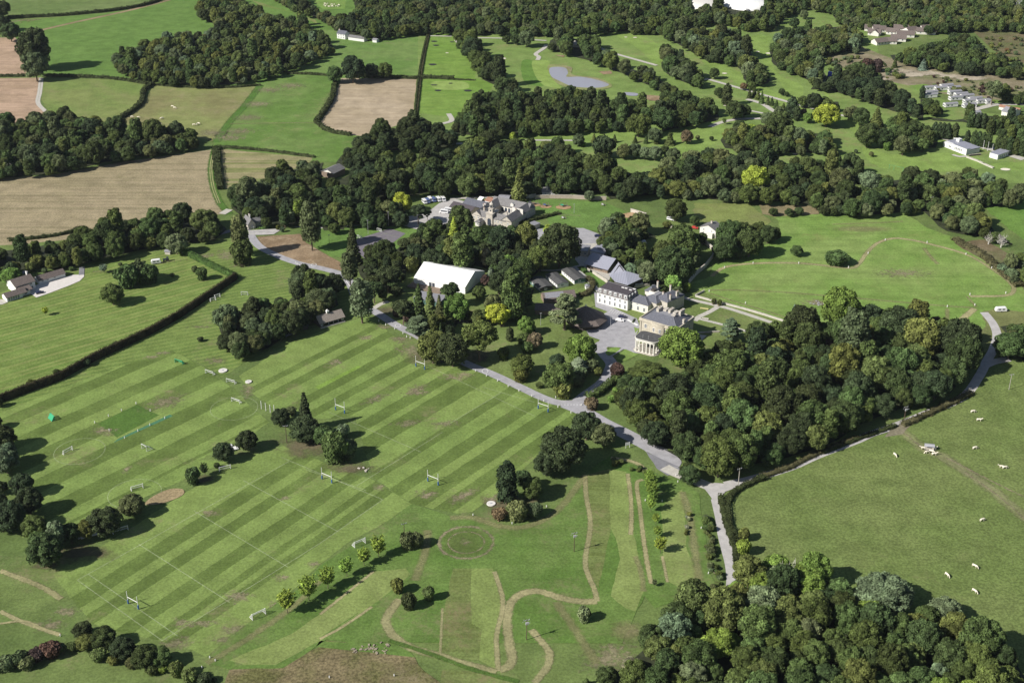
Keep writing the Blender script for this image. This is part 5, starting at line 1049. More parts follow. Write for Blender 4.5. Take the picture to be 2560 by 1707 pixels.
# --- portico
pw, pd = 13.2, 7.0
c0 = g1('m 825 1285', 7.3); b = Bld('portico', 'm 825 1292', 'm 1245 1400', 7.3, pd, 'cream classical portico with columns and a dark bowed flat roof', 'portico')
pw = b.w
def rr(w_, d_, r_, off=0):
    out = []
    for cx, cy, a0 in ((r_, r_, math.pi), (w_-r_, r_, 1.5*math.pi), (w_-r_, d_-r_, 0), (r_, d_-r_, .5*math.pi)):
        out += [(cx+(r_+off)*math.cos(a0+i*math.pi/12), cy+(r_+off)*math.sin(a0+i*math.pi/12)) for i in range(7)]
    return out
b.part('entablature', MB().prism(rr(pw, pd+2.2, 2.4, .1), 6.1, 7.1).prism(rr(pw, pd+2.2, 2.4, .45), 7.1, 7.45), M_cream)
b.part('flat_roof', MB().prism(rr(pw, pd+2.2, 2.4, .05), 7.45, 7.75), M_felt)
b.part('step', MB().prism(rr(pw, pd+2.2, 2.4, .9), -.4, .2).prism(rr(pw, pd+2.2, 2.4, .5), .2, .4), M_gstone)
cols = [(1.0+i*(pw-2.0)/5, .45) for i in range(6)]+[(.55, 3.0), (.5, 5.6), (pw-.55, 3.0), (pw-.5, 5.6)]
for x, y in cols: b.part('column', MB().cyl((x,y,.4), (x,y,6.1), .42, .36, 12).box(x-.55, x+.55, y-.55, y+.55, .4, .62).box(x-.5, x+.5, y-.5, y+.5, 5.85, 6.1), M_cream)
b.part('doorway', MB().box(pw*.35, pw*.65, pd-.3, pd, .4, 4.2), M_glass)
for x in (pw*.36, pw*.62): b.part('pole', MB().cyl((x, 1.2, 7.7), (x, 1.2, 9.8), .07), M_steel)
# --- white wing with a mansard
b = Bld('white_wing', 'm 95 600', 'm 692 766', 0, 11.2, 'long white rendered wing with dark mansard roof and a row of white framed dormers', 'building')
W_ = b.w; b.walls(M_whitew, z1=6.3); b.hip(plain('mansard_slate', (.15,.135,.135), var=.2), 6.3, 2.5, inset=.75, ov=.12, top=M_dslate, name='mansard_roof')
b.part('kerb', MB().box(.7, W_-.7, .68, .85, 8.75, 8.95).box(.7, W_-.7, 10.35, 10.52, 8.75, 8.95), M_lead)
xs = [W_*(i+.55)/6.05 for i in range(6)]
b.windows('f', xs, .9, 1.0, 2.0); b.windows('f', xs, 4.2, .95, 1.4)
for x in xs:
    dm = MB().box(x-.75, x+.75, -.02, 1.4, 6.75, 8.5); o = b.part('dormer', dm, M_wframe); b.part('pane', MB().box(x-.42, x+.42, -.07, -.02, 6.95, 7.6).box(x-.42, x+.42, -.07, -.02, 7.72, 8.3), M_glass, o)
for y in (2.2, 5.4, 8.6):
    o = b.part('dormer', MB().box(W_-1.2, W_+.05, y-.6, y+.6, 6.8, 8.3), M_wframe); b.part('pane', MB().box(W_+.05, W_+.1, y-.4, y+.4, 7, 8.1), M_glass, o)
for x, y in ((W_*.60, 8.0), (W_*.70, 8.2), (W_*.86, 7.6), (W_*.92, 9.8)): b.part('skylight', MB().box(x-.8, x+.8, y-.35, y+.35, 8.8, 9.1), M_whitew)
# --- link block and rear blocks
b = Bld('cream_link_block', 'm 735 560', 'm 1100 662', 5.2, 9.5, 'low cream block with slate hipped roof between white wing and mansion', 'building')
b.walls(M_cream, z1=5.2); b.hip(M_slate, 5.2, 2.3); b.windows('f', [1.4, b.w*.47, b.w*.8], 1, 1.1, 2.1); b.windows('f', [1.4, b.w*.42], 3.9, .9, .7)
b = Bld('rear_service_block', 'm 1000 520', 'm 1265 620', 6.0, 13, 'slate roofed block squeezed between the cream block and the rear block', 'building')
b.walls(M_gstone, z1=6.0); b.hip(M_slate, 6.0, 2.2, inset=3.5, top=M_lead); b.part('parapet', MB().box(-.6, 3.4, 5.6, 9.6, 6.1, 8.4), M_cream); b.part('tank', MB().box(0, 2.4, 6.4, 8.8, 8.4, 9.5), M_darkw); b.chimney(b.w*.8, 8, 6, 9.5)
b = Bld('rear_block', 'm 1245 500', 'm 1330 535', 7.0, 14, 'rear slate roofed block with tall chimneys beside the garden', 'building', width=8.5)
b.walls(M_gstone, z1=7); b.hip(M_slate, 7, 2.4); b.chimney(1, 11, 7, 11.2); b.chimney(7.6, 9, 7, 10.5, .9, 1.8); b.chimney(7.8, 3, 7, 10.2)
b = Bld('small_rear_block', 'm 1040 362', 'm 1190 405', 6.6, 8, 'small slate roofed block at the back of the white wing', 'building')
b.walls(M_cream, z1=6.6); b.hip(M_slate, 6.6, 2); b.chimney(b.w*.9, 6, 7, 11)
# --- modern metal roofed halls
b = Bld('metal_roofed_hall', 'n 1195 778', 'n 1640 897', 3.0, 12.4, 'modern hall with a large pale grey ribbed metal roof', 'hall')
b.walls(M_timber, z1=2.9, x0=.6, x1=b.w-.6, y0=.8); b.part('roof', MB().add([(-.4,-.5,3.0),(b.w+.4,-.5,3.0),(b.w+.4,8.4,7.0),(-.4,8.4,7.0),(b.w+.4,12.9,4.6),(-.4,12.9,4.6)], [(0,1,2,3),(3,2,4,5)]).add([(-.4,-.5,2.75),(b.w+.4,-.5,2.75),(b.w+.4,8.4,6.75),(-.4,8.4,6.75),(b.w+.4,12.9,4.35),(-.4,12.9,4.35)], [(3,2,1,0),(5,4,2,3)]), M_metal)
b.part('gable', MB().add([(x, y, z) for x in (.6, b.w-.6) for y, z in ((.8, 2.9), (8.4, 6.7), (12.4, 4.5), (12.4, 2.8))], [(0,1,2,3),(7,6,5,4)]), M_darkw)
b.windows('f', [2+i*2.1 for i in range(int((b.w-3)/2.1))], 1.5, 1.6, 1.1, at=.8, fr=M_darkw)
b = Bld('flat_metal_annex', 'n 1300 520', 'n 1560 580', 3.2, 12, 'low metal roofed annex behind the ribbed metal hall', 'building'); b.walls(M_whitew, z1=3.0); b.part('roof', MB().box(-.4, b.w+.4, -.4, b.d+.4, 3.0, 3.25), M_metal)
b.part('upper_roof', MB().box(b.w*.25, b.w*.9, 4, 15, 3.9, 4.15).box(b.w*.3, b.w*.85, 4.4, 14.6, 3.25, 3.9), M_metal)
b = Bld('grey_flat_block', 'n 1050 520', 'n 1240 540', 3.6, 9, 'grey rendered flat block under the huge oak by the yard', 'building'); b.walls(M_gstone, z1=3.6); b.part('flat_roof', MB().box(-.3, b.w+.3, -.3, b.d+.3, 3.6, 3.8), M_lead); b.windows('f', [b.w*.8], 1.6, 1.4, 1)
# swooping roof
P_ = [('n 1668 1000', 3.2), ('n 1850 752', 9.0), ('n 1982 918', 5.6), ('m 1058 94', 5.2), ('n 2036 1198', 4.2), ('n 1790 1130', 3.2)]
Q = [g1(a, z) for a, z in P_]; c_ = sum(Q, Vector())/6; t_ = empty('swooping_metal_hall', (c_.x, c_.y, .1), 0, 'modern hall with a swooping pointed grey metal roof', 'hall')
V_ = [(q.x-c_.x, q.y-c_.y, q.z) for q in Q]; F_ = [(0,4,5),(0,2,4),(0,1,2),(2,3,4)]
mb = MB().add(V_, F_).add([(x, y, z-.3) for x, y, z in V_], [f[::-1] for f in F_])
for i in range(6): j = (i+1) % 6; mb.add([V_[i], V_[j], (V_[j][0], V_[j][1], V_[j][2]-.3), (V_[i][0], V_[i][1], V_[i][2]-.3)], [(0,3,2,1)])
mb.build('roof', plain('seamed_metal', (.36,.37,.44), var=.05, rough=.45, ribs=(0, .9, .3), spec=.5), t_)
ins = [(x*.82, y*.82, z) for x, y, z in V_]; mb = MB()
for i in range(6): j = (i+1) % 6; mb.add([(ins[i][0], ins[i][1], -.4), (ins[j][0], ins[j][1], -.4), (ins[j][0], ins[j][1], V_[j][2]-.6), (ins[i][0], ins[i][1], V_[i][2]-.6)], [(0,1,2,3)])
mb.build('wall', M_darkw, t_)
b = Bld('curved_white_terrace', 'm 840 300', 'm 1000 285', 0, 4, 'small white walled terrace below the swooping roof', 'wall'); b.walls(M_whitew, z1=1.9, y1=.3); b.walls(M_whitew, z1=1.9, x0=b.w-.3, y0=.3); b.part('floor', MB().box(0, b.w-.3, .3, 4, -.2, .9), M_whitew)
# --- huts
def hut(a, b_, dep, lab, mw, front, wid=None, h=2.5):
    b = Bld('classroom_hut', a, b_, 0, dep, lab, 'hut', width=wid); b.walls(mw, z1=h); b.gable(M_felt, front, h, .75, along='y', ov=.3)
    b.part('front_panel', MB().box(-.03, b.w+.03, -.08, -.02, .7, h-.02), front); b.windows('f', [b.w*.45], 1.2, 1.4, .9, at=-.08); b.windows('l', [2+i*2.6 for i in range(int((dep-2)/2.6))], 1.2, 1.2, .8); return b
hut('n 985 1190', 'n 1190 1150', 16, 'green fronted timber hut, nearest the tarmac path', M_whitew, M_greenw, 7)
hut('n 650 1270', 'n 860 1230', 15, 'dark roofed hut in the middle of the three huts', M_whitew, M_whitew, 7)
hut('n 310 1345', 'n 520 1305', 14, 'dark roofed hut half in tree shade, leftmost of the three huts', M_greenw, M_darkw, 8)
b = Bld('garden_shed', 'n 1212 1296', 'n 1292 1290', 0, 2.6, 'tiny white shed beside the green fronted hut', 'shed'); b.walls(M_whitew, z1=2); b.gable(M_lead, M_whitew, 2, .4, along='y', ov=.15)
# --- brown pyramid roofed hall
c_ = g1('e 1735 640', 3); t_ = empty('pyramid_roofed_hall', (c_.x, c_.y, .1), .2, 'brown tiled octagonal pyramid roofed hall beside the forecourt', 'hall')
pts = [(11.8*math.cos(math.pi/8+i*math.pi/4), 11.8*math.sin(math.pi/8+i*math.pi/4)) for i in range(8)]
MB().add([(x, y, 3.0) for x, y in pts]+[(0, 0, 10.2)]+[(x, y, 2.75) for x, y in pts], [(i, (i+1) % 8, 8) for i in range(8)]+[(9+i, 9+(i+1) % 8, (i+1) % 8, i) for i in range(8)]+[tuple(range(16, 8, -1))]).build('roof', M_brownroof, t_)
MB().prism([(x*.8, y*.8) for x, y in pts], -.5, 2.8).build('wall', M_darkw, t_); MB().cyl((0,0,10),(0,0,11),.35,.2,6).build('finial', M_whitew, t_)
MB().box(-7, -5.4, 1.5, 4.4, 5.2, 6.4, rz=.3).build('rooflight', M_lead, t_)
b = Bld('brown_roofed_range', 'e 1465 520', 'e 1670 500', 2.8, 8, 'long brown roofed range joining the pyramid roofed hall', 'building'); b.walls(M_timber, z1=2.8); b.gable(M_brownroof, M_timber, 2.8, 2.2); b.part('solar_panel', MB().add([(b.w*.05, .3, 3.2), (b.w*.65, .3, 3.2), (b.w*.65, 3.6, 5.0), (b.w*.05, 3.6, 5.0)], [(0,1,2,3)]), M_lead)
b = Bld('brown_roofed_wing', 'e 1405 590', 'e 1560 600', 2.6, 9, 'low brown roofed wing beneath the silvery cedar', 'building'); b.walls(M_timber, z1=2.6); b.gable(M_brownroof, M_timber, 2.6, 2.0)
# --- marquee
b = Bld('marquee', 'q 195 632', 'q 1200 830', 0, 25, 'huge white marquee with a pitched canvas roof', 'marquee')
b.walls(M_canvas, z1=4.0); b.gable(M_canvas, M_canvas, 4.0, 4.8, ov=.02, th=.08)
b.part('doorway', MB().box(b.w*.30, b.w*.35, -.06, -.02, .2, 3).box(b.w*.36, b.w*.41, -.06, -.02, .2, 3), M_glass)
b.part('eave_strap', MB().box(0, b.w, -.09, -.02, 3.85, 4.0), M_steel)
b = Bld('flat_roofed_gym', 'q 190 900', 'q 700 990', 3, 9, 'flat roofed building in front of the marquee', 'building'); b.walls(M_greenw, z1=3); b.part('flat_roof', MB().box(-.3, b.w+.3, -.3, b.d+.3, 3, 3.25), M_lead)
b = Bld('timber_deck', 'q 60 690', 'q 700 830', 0, 9, 'brown timber deck along the marquee front', 'deck'); b.walls(M_timber, z1=.7, z0=-.3, name='planking'); b.part('rail', MB().box(0, b.w*.5, -.05, 0, 1.5, 1.6), M_darkw)
# --- stable courtyard
b = Bld('stable_block', 'p 620 655', 'p 1400 822', 0, 31, 'grey stone stable quadrangle with a clock tower over its arched gate', 'stables')
W_ = b.w; D_ = b.d; t = 7.2
b.walls(M_gstone, y1=t, z1=4.6, name='front_wall'); b.walls(M_gstone, y0=t, y1=D_, x1=t, z1=4.6, name='left_wall'); b.walls(M_gstone, y0=t, x0=W_-t, z1=5.0, name='right_wall'); b.walls(M_cream, y0=D_-t, x0=t, x1=W_-t, z1=4.4, name='back_wall')
b.gable(M_gslate, M_gstone, 4.6, 2.6, x0=t*.6, x1=W_-t*.6, y1=t, ov=.25, name='front_roof'); b.gable(M_gslate, M_gstone, 4.75, 2.9, x1=t, along='y', ov=.25, name='left_roof', y1=D_-t*.4); b.gable(M_gslate, M_gstone, 5.1, 3.0, x0=W_-t, along='y', ov=.25, name='right_roof', y1=D_-.6); b.gable(M_gslate, M_gstone, 4.5, 3.4, y0=D_-t-.6, ov=.25, x0=1, x1=W_-1, name='back_roof')
gx = W_*.46; b.part('gate_block', MB().box(gx-2.3, gx+2.3, -.7, t+.3, -.5, 7.6).box(gx-2.6, gx+2.6, -1, t+.6, 7.6, 8.0), M_gstone)
b.part('gate_arch', MB().add([(gx+x, -.75, z) for x, z in [(-1.3, 0), (1.3, 0)]+[(1.3*math.cos(a), 3.4+1.3*math.sin(a)) for a in [i*math.pi/8 for i in range(9)]]], [tuple(range(11))]), M_glass)
o = b.part('clock_tower', MB().box(gx-1.5, gx+1.5, 1, 4, 8, 10.6).box(gx-1.8, gx+1.8, .7, 4.3, 10.6, 10.9).prism([(gx+1.25*math.cos(a), 2.5+1.25*math.sin(a)) for a in [math.pi/8+i*math.pi/4 for i in range(8)]], 10.9, 13.2).add([(gx+1.5*math.cos(a), 2.5+1.5*math.sin(a), 13.2) for a in [math.pi/8+i*math.pi/4 for i in range(8)]]+[(gx, 2.5, 15)], [(i, (i+1) % 8, 8) for i in range(8)]), M_gstone); b.part('opening', MB().box(gx-.4, gx+.4, 1.15, 1.24, 11.2, 12.8).box(gx-.45, gx+.45, .94, .99, 8.8, 9.8), M_glass, o)
b.windows('f', [2.2, 5, gx-6, gx-3.8, gx+3.8, gx+6, gx+8.2, W_-2.5], 2.8, .8, 1.0); b.windows('r', [3+i*3.1 for i in range(9)], 2.6, .8, 1.2)
for i in range(5):
    x = t+1.6+i*(W_-2*t-2)/5; b.part('archway', MB().add([(x+xx, D_-t-.06, z) for xx, z in [(-.9, .1), (.9, .1)]+[(.9*math.cos(a), 2.3+.9*math.sin(a)) for a in [k*math.pi/6 for k in range(7)]]], [tuple(range(9))]), M_glass)
b.part('wall_dormer', MB().box(W_*.55-1.1, W_*.55+1.1, D_-t-.3, D_-t+2.2, 4.4, 6.3).add([(W_*.55-1.3, D_-t-.4, 6.3), (W_*.55+1.3, D_-t-.4, 6.3), (W_*.55, D_-t-.4, 7.5), (W_*.55-1.3, D_-t+3.4, 6.3), (W_*.55+1.3, D_-t+3.4, 6.3), (W_*.55, D_-t+3.4, 7.5)], [(0,1,2),(1,4,5,2),(0,2,5,3)]), M_cream)
for x, y in ((W_*.25, t/2), (W_*.8, t*.6), (W_-t/2, 12), (t/2, 9)): b.chimney(x, y, 6.5, 9.2, .8, .8)
b.part('firewall', MB().box(W_-t-.2, W_+.3, 14, 14.4, 4, 8.6), M_cream)
b = Bld('gate_cottage', 'p 690 742', 'p 785 760', 0, 6.5, 'small hipped hut with a white end beside the stable gate', 'hut'); b.walls(M_cream, z1=2.6); b.hip(M_gslate, 2.6, 1.3); b.windows('f', [b.w*.5], 1, 1, 1)
b = Bld('stone_lean_to', 'p 1790 760', 'p 1960 695', 2.8, 5, 'flat stone outhouse against the stable right side', 'building'); b.walls(M_gstone, z1=2.8); b.part('flat_roof', MB().box(-.2, b.w+.2, -.2, b.d+.2, 2.8, 3.0), M_lead)
b = Bld('long_dark_shed', 'p 190 375', 'p 590 482', 2.6, 9.5, 'long shed with dark brown roof left of the stable quadrangle', 'shed'); b.walls(M_gstone, z1=2.6); b.gable(M_dslate, M_gstone, 2.6, 2.2, ov=.5); b.part('opening', MB().box(1, b.w*.6, -.05, -.01, .2, 2), M_glass)
b = Bld('white_walled_slate_range', 'p 450 305', 'p 830 400', 3.0, 10, 'white walled range with a smooth blue grey slate roof', 'building'); b.walls(M_whitew, z1=3); b.gable(M_slate, M_whitew, 3, 2.4); b.chimney(b.w, 3, 3, 5.2, 1.2, 1.2, M_whitew); b.windows('f', [2+i*2.4 for i in range(6)], 1.2, 1, 1)
b = Bld('canvas_shelter', 'p 715 235', 'p 800 255', 2, 4, 'small white tilted canvas shelter behind the slate range', 'shelter'); b.walls(M_darkw, z1=1.6); b.part('roof', MB().add([(0,0,1.7),(b.w,0,1.7),(b.w,4,3.2),(0,4,3.2)], [(0,1,2,3)]), M_canvas)
b = Bld('red_edged_shed', 'p 880 245', 'p 1030 290', 2.2, 7, 'low shed with a white end and dark red roof behind the stables', 'shed'); b.walls(M_whitew, z1=2.2); b.gable(M_brick, M_whitew, 2.2, 1.2)
b = Bld('slate_store', 'p 1130 225', 'p 1330 245', 2.2, 9, 'wide grey roofed store at the foot of the wood behind the stables', 'store'); b.walls(M_timber, z1=2.2); b.gable(M_lead, M_timber, 2.2, 1.2)
b = Bld('two_chimney_cottage', 'p 2000 158', 'p 2330 168', 0, 6.5, 'grey stone cottage with two stout chimneys against the playground wall', 'cottage'); b.walls(M_cream, z1=2.8); b.gable(M_gslate, M_cream, 2.8, 2.0); b.chimney(b.w*.28, 1.6, 2.8, 6.4, 1.1, 1.0); b.chimney(b.w*.76, 1.6, 2.8, 6.4, 1.1, 1.0); b.windows('f', [b.w*.2, b.w*.5, b.w*.62], 1, .8, 1)
# --- cottages, lodge, farm
b = Bld('white_cottage', 'f 232 92', 'f 335 122', 0, 8.5, 'cream cottage with gabled slate roof and one chimney by the walled garden', 'cottage'); b.walls(M_cream, z1=4.8); b.gable(M_gslate, M_cream, 4.8, 2.4, along='y'); b.part('porch', MB().box(b.w*.55, b.w*.9, -2, 0, -.4, 3.2), M_cream); b.chimney(b.w*.5, 4, 6.8, 8.8, 1, .8); b.windows('f', [b.w*.25], 1, 1, 1.3); b.windows('f', [b.w*.25, b.w*.75], 3.3, .8, 1.1); b.windows('r', [2, 6], 1, .9, 1.3)
b = Bld('lodge', 't 480 745', 't 622 715', 0, 9, 'dark stone gabled lodge with tall chimneys beside the gate', 'cottage'); b.walls(M_gstone, z1=3.3); b.gable(M_gslate, M_gstone, 3.3, 3.2, along='y'); b.chimney(b.w*.6, 3, 5.5, 8.4, .6, .6, M_cream, 1); b.chimney(b.w*.8, 7, 5, 7.5, .6, .6, M_cream, 1); b.windows('f', [b.w*.55], 1, 1.1, 1.4); b.walls(M_gstone, x0=b.w, x1=b.w+5.5, y0=2.5, y1=8, z1=2.8, name='side_wing'); b.gable(M_gslate, M_gstone, 2.8, 2, x0=b.w, x1=b.w+5.5, y0=2.5, y1=8, name='wing_roof'); b.windows('f', [b.w+1.5, b.w+3.5], 1, 1, 1.1, at=2.5); b.chimney(b.w+5.2, 5, 2.8, 5.2, .6, .6, M_cream, 1)
b = Bld('barn', 'b 12 1155', 'b 88 1172', 0, 13, 'farm barn with a grey corrugated roof and timber end in the wood', 'barn'); b.walls(M_timber, z1=4); b.gable(M_gslate, M_cream, 4, 2.2, along='y', ov=.5)
b = Bld('white_farmhouse', 'b 112 252', 'b 165 260', 0, 7, 'white two storey farmhouse beside the wood at the top', 'house'); b.walls(M_whitew, z1=4.8); b.gable(M_slate, M_whitew, 4.8, 2.2); b.chimney(.8, 3.5, 6, 8); b.windows('f', [b.w*.2, b.w*.5, b.w*.8], .9, .9, 1.1); b.windows('f', [b.w*.2, b.w*.5, b.w*.8], 3.2, .9, 1.0)
b = Bld('white_farm_range', 'b 185 262', 'b 288 276', 0, 6, 'long low white farm range right of the farmhouse', 'building'); b.walls(M_whitew, z1=2.8); b.gable(M_gslate, M_whitew, 2.8, 1.3)
b = Bld('farm_shed', 'b 343 278', 'b 370 281', 0, 5, 'small pale shed at the end of the farm drive', 'shed'); b.walls(M_whitew, z1=2.4); b.gable(M_lead, M_whitew, 2.4, .8)
b = Bld('woodland_house', 'b 1645 290', 'b 1695 300', 2.6, 9, 'pale roofed house hidden in the trees above the pond', 'house'); b.walls(M_cream, z1=2.6); b.gable(M_path, M_cream, 2.6, 2.0)
b = Bld('pink_cottage', 'b 622 860', 'b 650 866', 3, 5, 'small pink walled cottage glimpsed in the dark wood', 'cottage'); b.walls(plain('pink_wash', (.60,.44,.36)), z1=4); b.gable(M_brick, M_cream, 4, 1.5)
b = Bld('course_hut', 'c 1555 905', 'c 1590 912', 0, 3, 'small green hut on the golf course', 'hut'); b.walls(M_green, z1=2); b.gable(M_green, M_green, 2, .7)
b = Bld('blue_container', 'c 1068 500', 'c 1090 503', 0, 3, 'blue sheeted box beside the dark belt of trees', 'container'); b.walls(M_sail, z1=3.6)
# --- bungalow
b = Bld('bungalow', 'r 400 700', 'r 905 548', 4.6, 10.5, 'white two storey villa with brown tiled roof', 'house')
W_ = b.w; b.walls(M_whitew, z1=4.6); b.gable(M_brownroof, M_whitew, 4.6, 2.4, ov=.4); b.chimney(W_*.94, 7.5, 5, 8.2, .7, 1.4, M_whitew, 1); b.windows('f', [1.4, W_*.4], 3.4, 1.3, .7); b.windows('f', [W_*.78], 3.1, 1.6, 1.0); b.windows('f', [W_*.8], .8, 1.8, 1.2); b.windows('l', [5.0], 4.2, .5, .6)
b.walls(M_whitew, x0=-8.2, x1=.8, y0=-6.2, y1=-.1, z1=2.5, name='front_wing'); b.gable(M_brownroof, M_whitew, 2.5, 1.7, x0=-8.2, x1=3.2, y0=-6.2, y1=-.1, name='wing_roof', ov=.4); b.windows('f', [-7.0+i*1.35 for i in range(5)], .4, 1.0, 1.8, at=-6.2)
b.walls(M_whitew, x0=.82, x1=6, y0=-4.6, y1=-.1, z1=2.5, name='porch_wing'); b.part('porch_roof', MB().add([(.6,-5,2.5),(7.6,-5,2.5),(7.6,-.02,4.0),(.6,-.02,4.0),(.6,-5,2.3),(7.6,-5,2.3)], [(0,1,2,3),(4,5,1,0)]), M_brownroof); b.windows('f', [3.4], .6, 1.5, 1.5, at=-4.6)
b.walls(M_whitew, x0=1, x1=6.5, y0=10.5, y1=14.5, z1=3, name='rear_wing'); b.gable(M_brownroof, M_whitew, 3, 1.6, x0=1, x1=6.5, y0=10.5, y1=14.5, along='y', name='rear_roof')
b = Bld('garage_range', 'r 1020 545', 'r 1700 345', 2.4, 6.4, 'long low white garage range with brown roof beside the villa', 'garage'); b.walls(M_whitew, z1=2.4); b.gable(M_brownroof, M_whitew, 2.4, 1.7, ov=.4); b.windows('f', [2, 5, 9.2], 1.2, 1.2, .7)
b = Bld('gazebo', 'r 590 355', 'r 700 340', 2.4, 2.6, 'small grey roofed gazebo behind the villa', 'gazebo'); 
for x in (.15, b.w-.15):
    for y in (.15, b.d-.15): b.part('post', MB().cyl((x,y,0),(x,y,2.4),.08), M_whitew)
b.hip(M_lead, 2.4, 1.2, ov=.4)
# --- cricket pavilion and shelters
b = Bld('cricket_pavilion', 's 1262 832', 's 1895 650', 0, 7.5, 'timber cricket pavilion with shingle roof and white cupola', 'pavilion'); W_ = b.w
b.walls(M_darkw, y0=2.2, z1=2.5); b.walls(M_darkw, x1=2.2, y1=2.18, z1=2.5, name='left_bay'); b.walls(M_darkw, x0=W_-2.2, y1=2.18, z1=2.5, name='right_bay'); b.gable(M_shingle, M_darkw, 2.5, 2.8, ov=.45)
for x in (5.2, 8, 10.8): b.part('post', MB().cyl((x,.1,0),(x,.1,2.4),.1), M_whitew)
b.part('deck', MB().box(0, W_, -1.2, -.02, -.3, .15), M_path); b.windows('f', [1.1, W_-1.1], .9, 1.0, 1.1); b.windows('f', [4, 8, 11], .8, 1.6, 1.2, at=2.2)
o = b.part('cupola', MB().box(W_*.46-.6, W_*.46+.6, 3.2, 4.4, 4.9, 6.5), M_whitew); b.part('cupola_roof', MB().add([(W_*.46-.8,3.0,6.5),(W_*.46+.8,3.0,6.5),(W_*.46+.8,4.6,6.5),(W_*.46-.8,4.6,6.5),(W_*.46,3.8,7.6)], [(0,1,4),(1,2,4),(2,3,4),(3,0,4),(3,2,1,0)]), M_whitew, o); b.part('clock', MB().box(W_*.46-.35, W_*.46+.35, 3.13, 3.19, 5.3, 6.1), M_glass, o)
b = Bld('grounds_shed', 's 755 905', 's 950 862', 0, 2.6, 'small dark shed left of the cricket pavilion', 'shed'); b.walls(M_darkw, z1=1.9); b.gable(M_felt, M_darkw, 1.9, .6)
b = Bld('open_shelter', 's 250 1100', 's 620 962', 2.3, 3.6, 'open fronted shelter with grey sheet roof under the trees', 'shelter')
b.part('roof', MB().add([(-.2,-.3,2.3),(b.w+.2,-.3,2.3),(b.w+.2,3.7,2.9),(-.2,3.7,2.9)], [(0,1,2,3)]).add([(-.2,-.3,2.2),(b.w+.2,-.3,2.2),(b.w+.2,3.7,2.8),(-.2,3.7,2.8)], [(3,2,1,0)]), M_lead); b.part('back_wall', MB().box(0, b.w, 3.4, 3.6, -.2, 2.7), M_darkw)
for i in range(4): b.part('post', MB().cyl((i*b.w/3, 0, 0), (i*b.w/3, 0, 2.25), .08), M_darkw)
# --- clubhouse
b = Bld('golf_clubhouse', 'u 650 222', 'u 1010 360', 0, 13, 'white flat roofed golf clubhouse with blue grey metal roofs', 'clubhouse'); W_ = b.w
b.walls(M_whitew, z1=3.6); b.part('roof', MB().box(.3, W_+6, 3, 13.2, 3.6, 3.9), M_metal); b.walls(M_whitew, x0=W_*.55, x1=W_+5.8, y0=-.3, y1=3, z1=4.4, name='front_block'); b.part('front_roof', MB().box(W_*.55, W_+5.8, -.3, 3, 4.4, 4.6), M_metal); b.walls(M_whitew, x0=W_, x1=W_+5.6, y0=3.02, y1=13, z1=3.2, name='right_block'); b.part('tower', MB().box(4, 7, 8, 11, 3.9, 6), M_whitew)
b.windows('f', [W_*.7+i*1.5 for i in range(5)], 1.4, .9, 1.8, at=-.3); b.windows('f', [W_*.35, W_*.42], 1.2, 1, 1.2)
b = Bld('club_shop', 'u 1618 452', 'u 1790 502', 0, 17, 'white box with a wide grey roof right of the clubhouse', 'building'); b.walls(M_whitew, z1=3.4); b.part('roof', MB().box(-.2, b.w+.6, 0, b.d, 3.4, 3.65), M_metal); b.windows('r', [3+i*2.6 for i in range(5)], .6, 1.6, 1.6)
for s_, hh, lb in (('u 1490 290', 6.5, 'leftmost'), ('u 1585 320', 6.5, 'middle'), ('u 1685 310', 4.5, 'rightmost')):
    p = g1(s_); o = empty('flagpole', (p.x, p.y, .1), 0, f'white flagpole, {lb} of the three between clubhouse and shop', 'flagpole', 'flagpoles at the clubhouse'); MB().cyl((0,0,0),(0,0,hh),.16,.1).build('pole', M_whitew, o); MB().cyl((0,0,hh),(0,0,hh+.25),.2).build('finial', M_whitew, o)
# --- static caravans
def static(s_, lab, l=11, flip=False):
    p = g1(s_); o = empty('static_caravan', (p.x, p.y, .1), R(14), lab, 'static caravan', 'static caravans in the park')
    if flip: o.rotation_euler = (0, 0, R(-30))
    MB().box(0, l, 0, 4.2, .3, 2.9).build('body', M_whitew, o)
    MB().add([(-.2,-.2,2.85),(l+.2,-.2,2.85),(l+.2,2.1,3.7),(-.2,2.1,3.7),(-.2,4.4,2.85),(l+.2,4.4,2.85)], [(0,1,2,3),(3,2,5,4)]).build('roof', M_lead, o); MB().add([(0,0,2.85),(0,4.2,2.85),(0,2.1,3.6)], [(0,2,1)]).build('gable', M_whitew, o)
    MB().box(-.04, 0, .5, 1.8, 1.1, 2.2).box(-.04, 0, 2.4, 3.7, 1.1, 2.2).build('window', M_glass, o); MB().box(1.5, 3, -.04, 0, 1.2, 2.1).box(5, 6.2, -.04, 0, 1.2, 2.1).build('side_window', M_glass, o)
for k, (s_, lab) in enumerate((('v 790 330', 'third of the upper row, with a red step'), ('v 920 375', 'fourth of the upper row'), ('v 1050 410', 'fifth of the upper row'), ('v 1220 470', 'second from the right in the upper row'), ('v 1375 515', 'rightmost large one, beside the road'), ('v 1110 515', 'middle of the lower row'), ('v 810 450', 'behind the dark trees in the lower row'), ('v 1095 605', 'nearest the park road'), ('v 280 235', 'left end of the park'), ('v 500 245', 'left of the tall cypress'), ('v 290 335', 'half hidden at the left'), ('v 620 195', 'topmost of the park'), ('v 770 240', 'top right of the upper row'), ('v 700 590', 'half hidden in the trees below'), ('v 270 395', 'low left among the trees'))):
    static(s_, f'white static caravan with grey roof, {lab}')
static('v 1560 520', 'short white caravan at the right end of the upper row', 4.5); static('v 1325 760', 'short white caravan between the cypresses', 5)
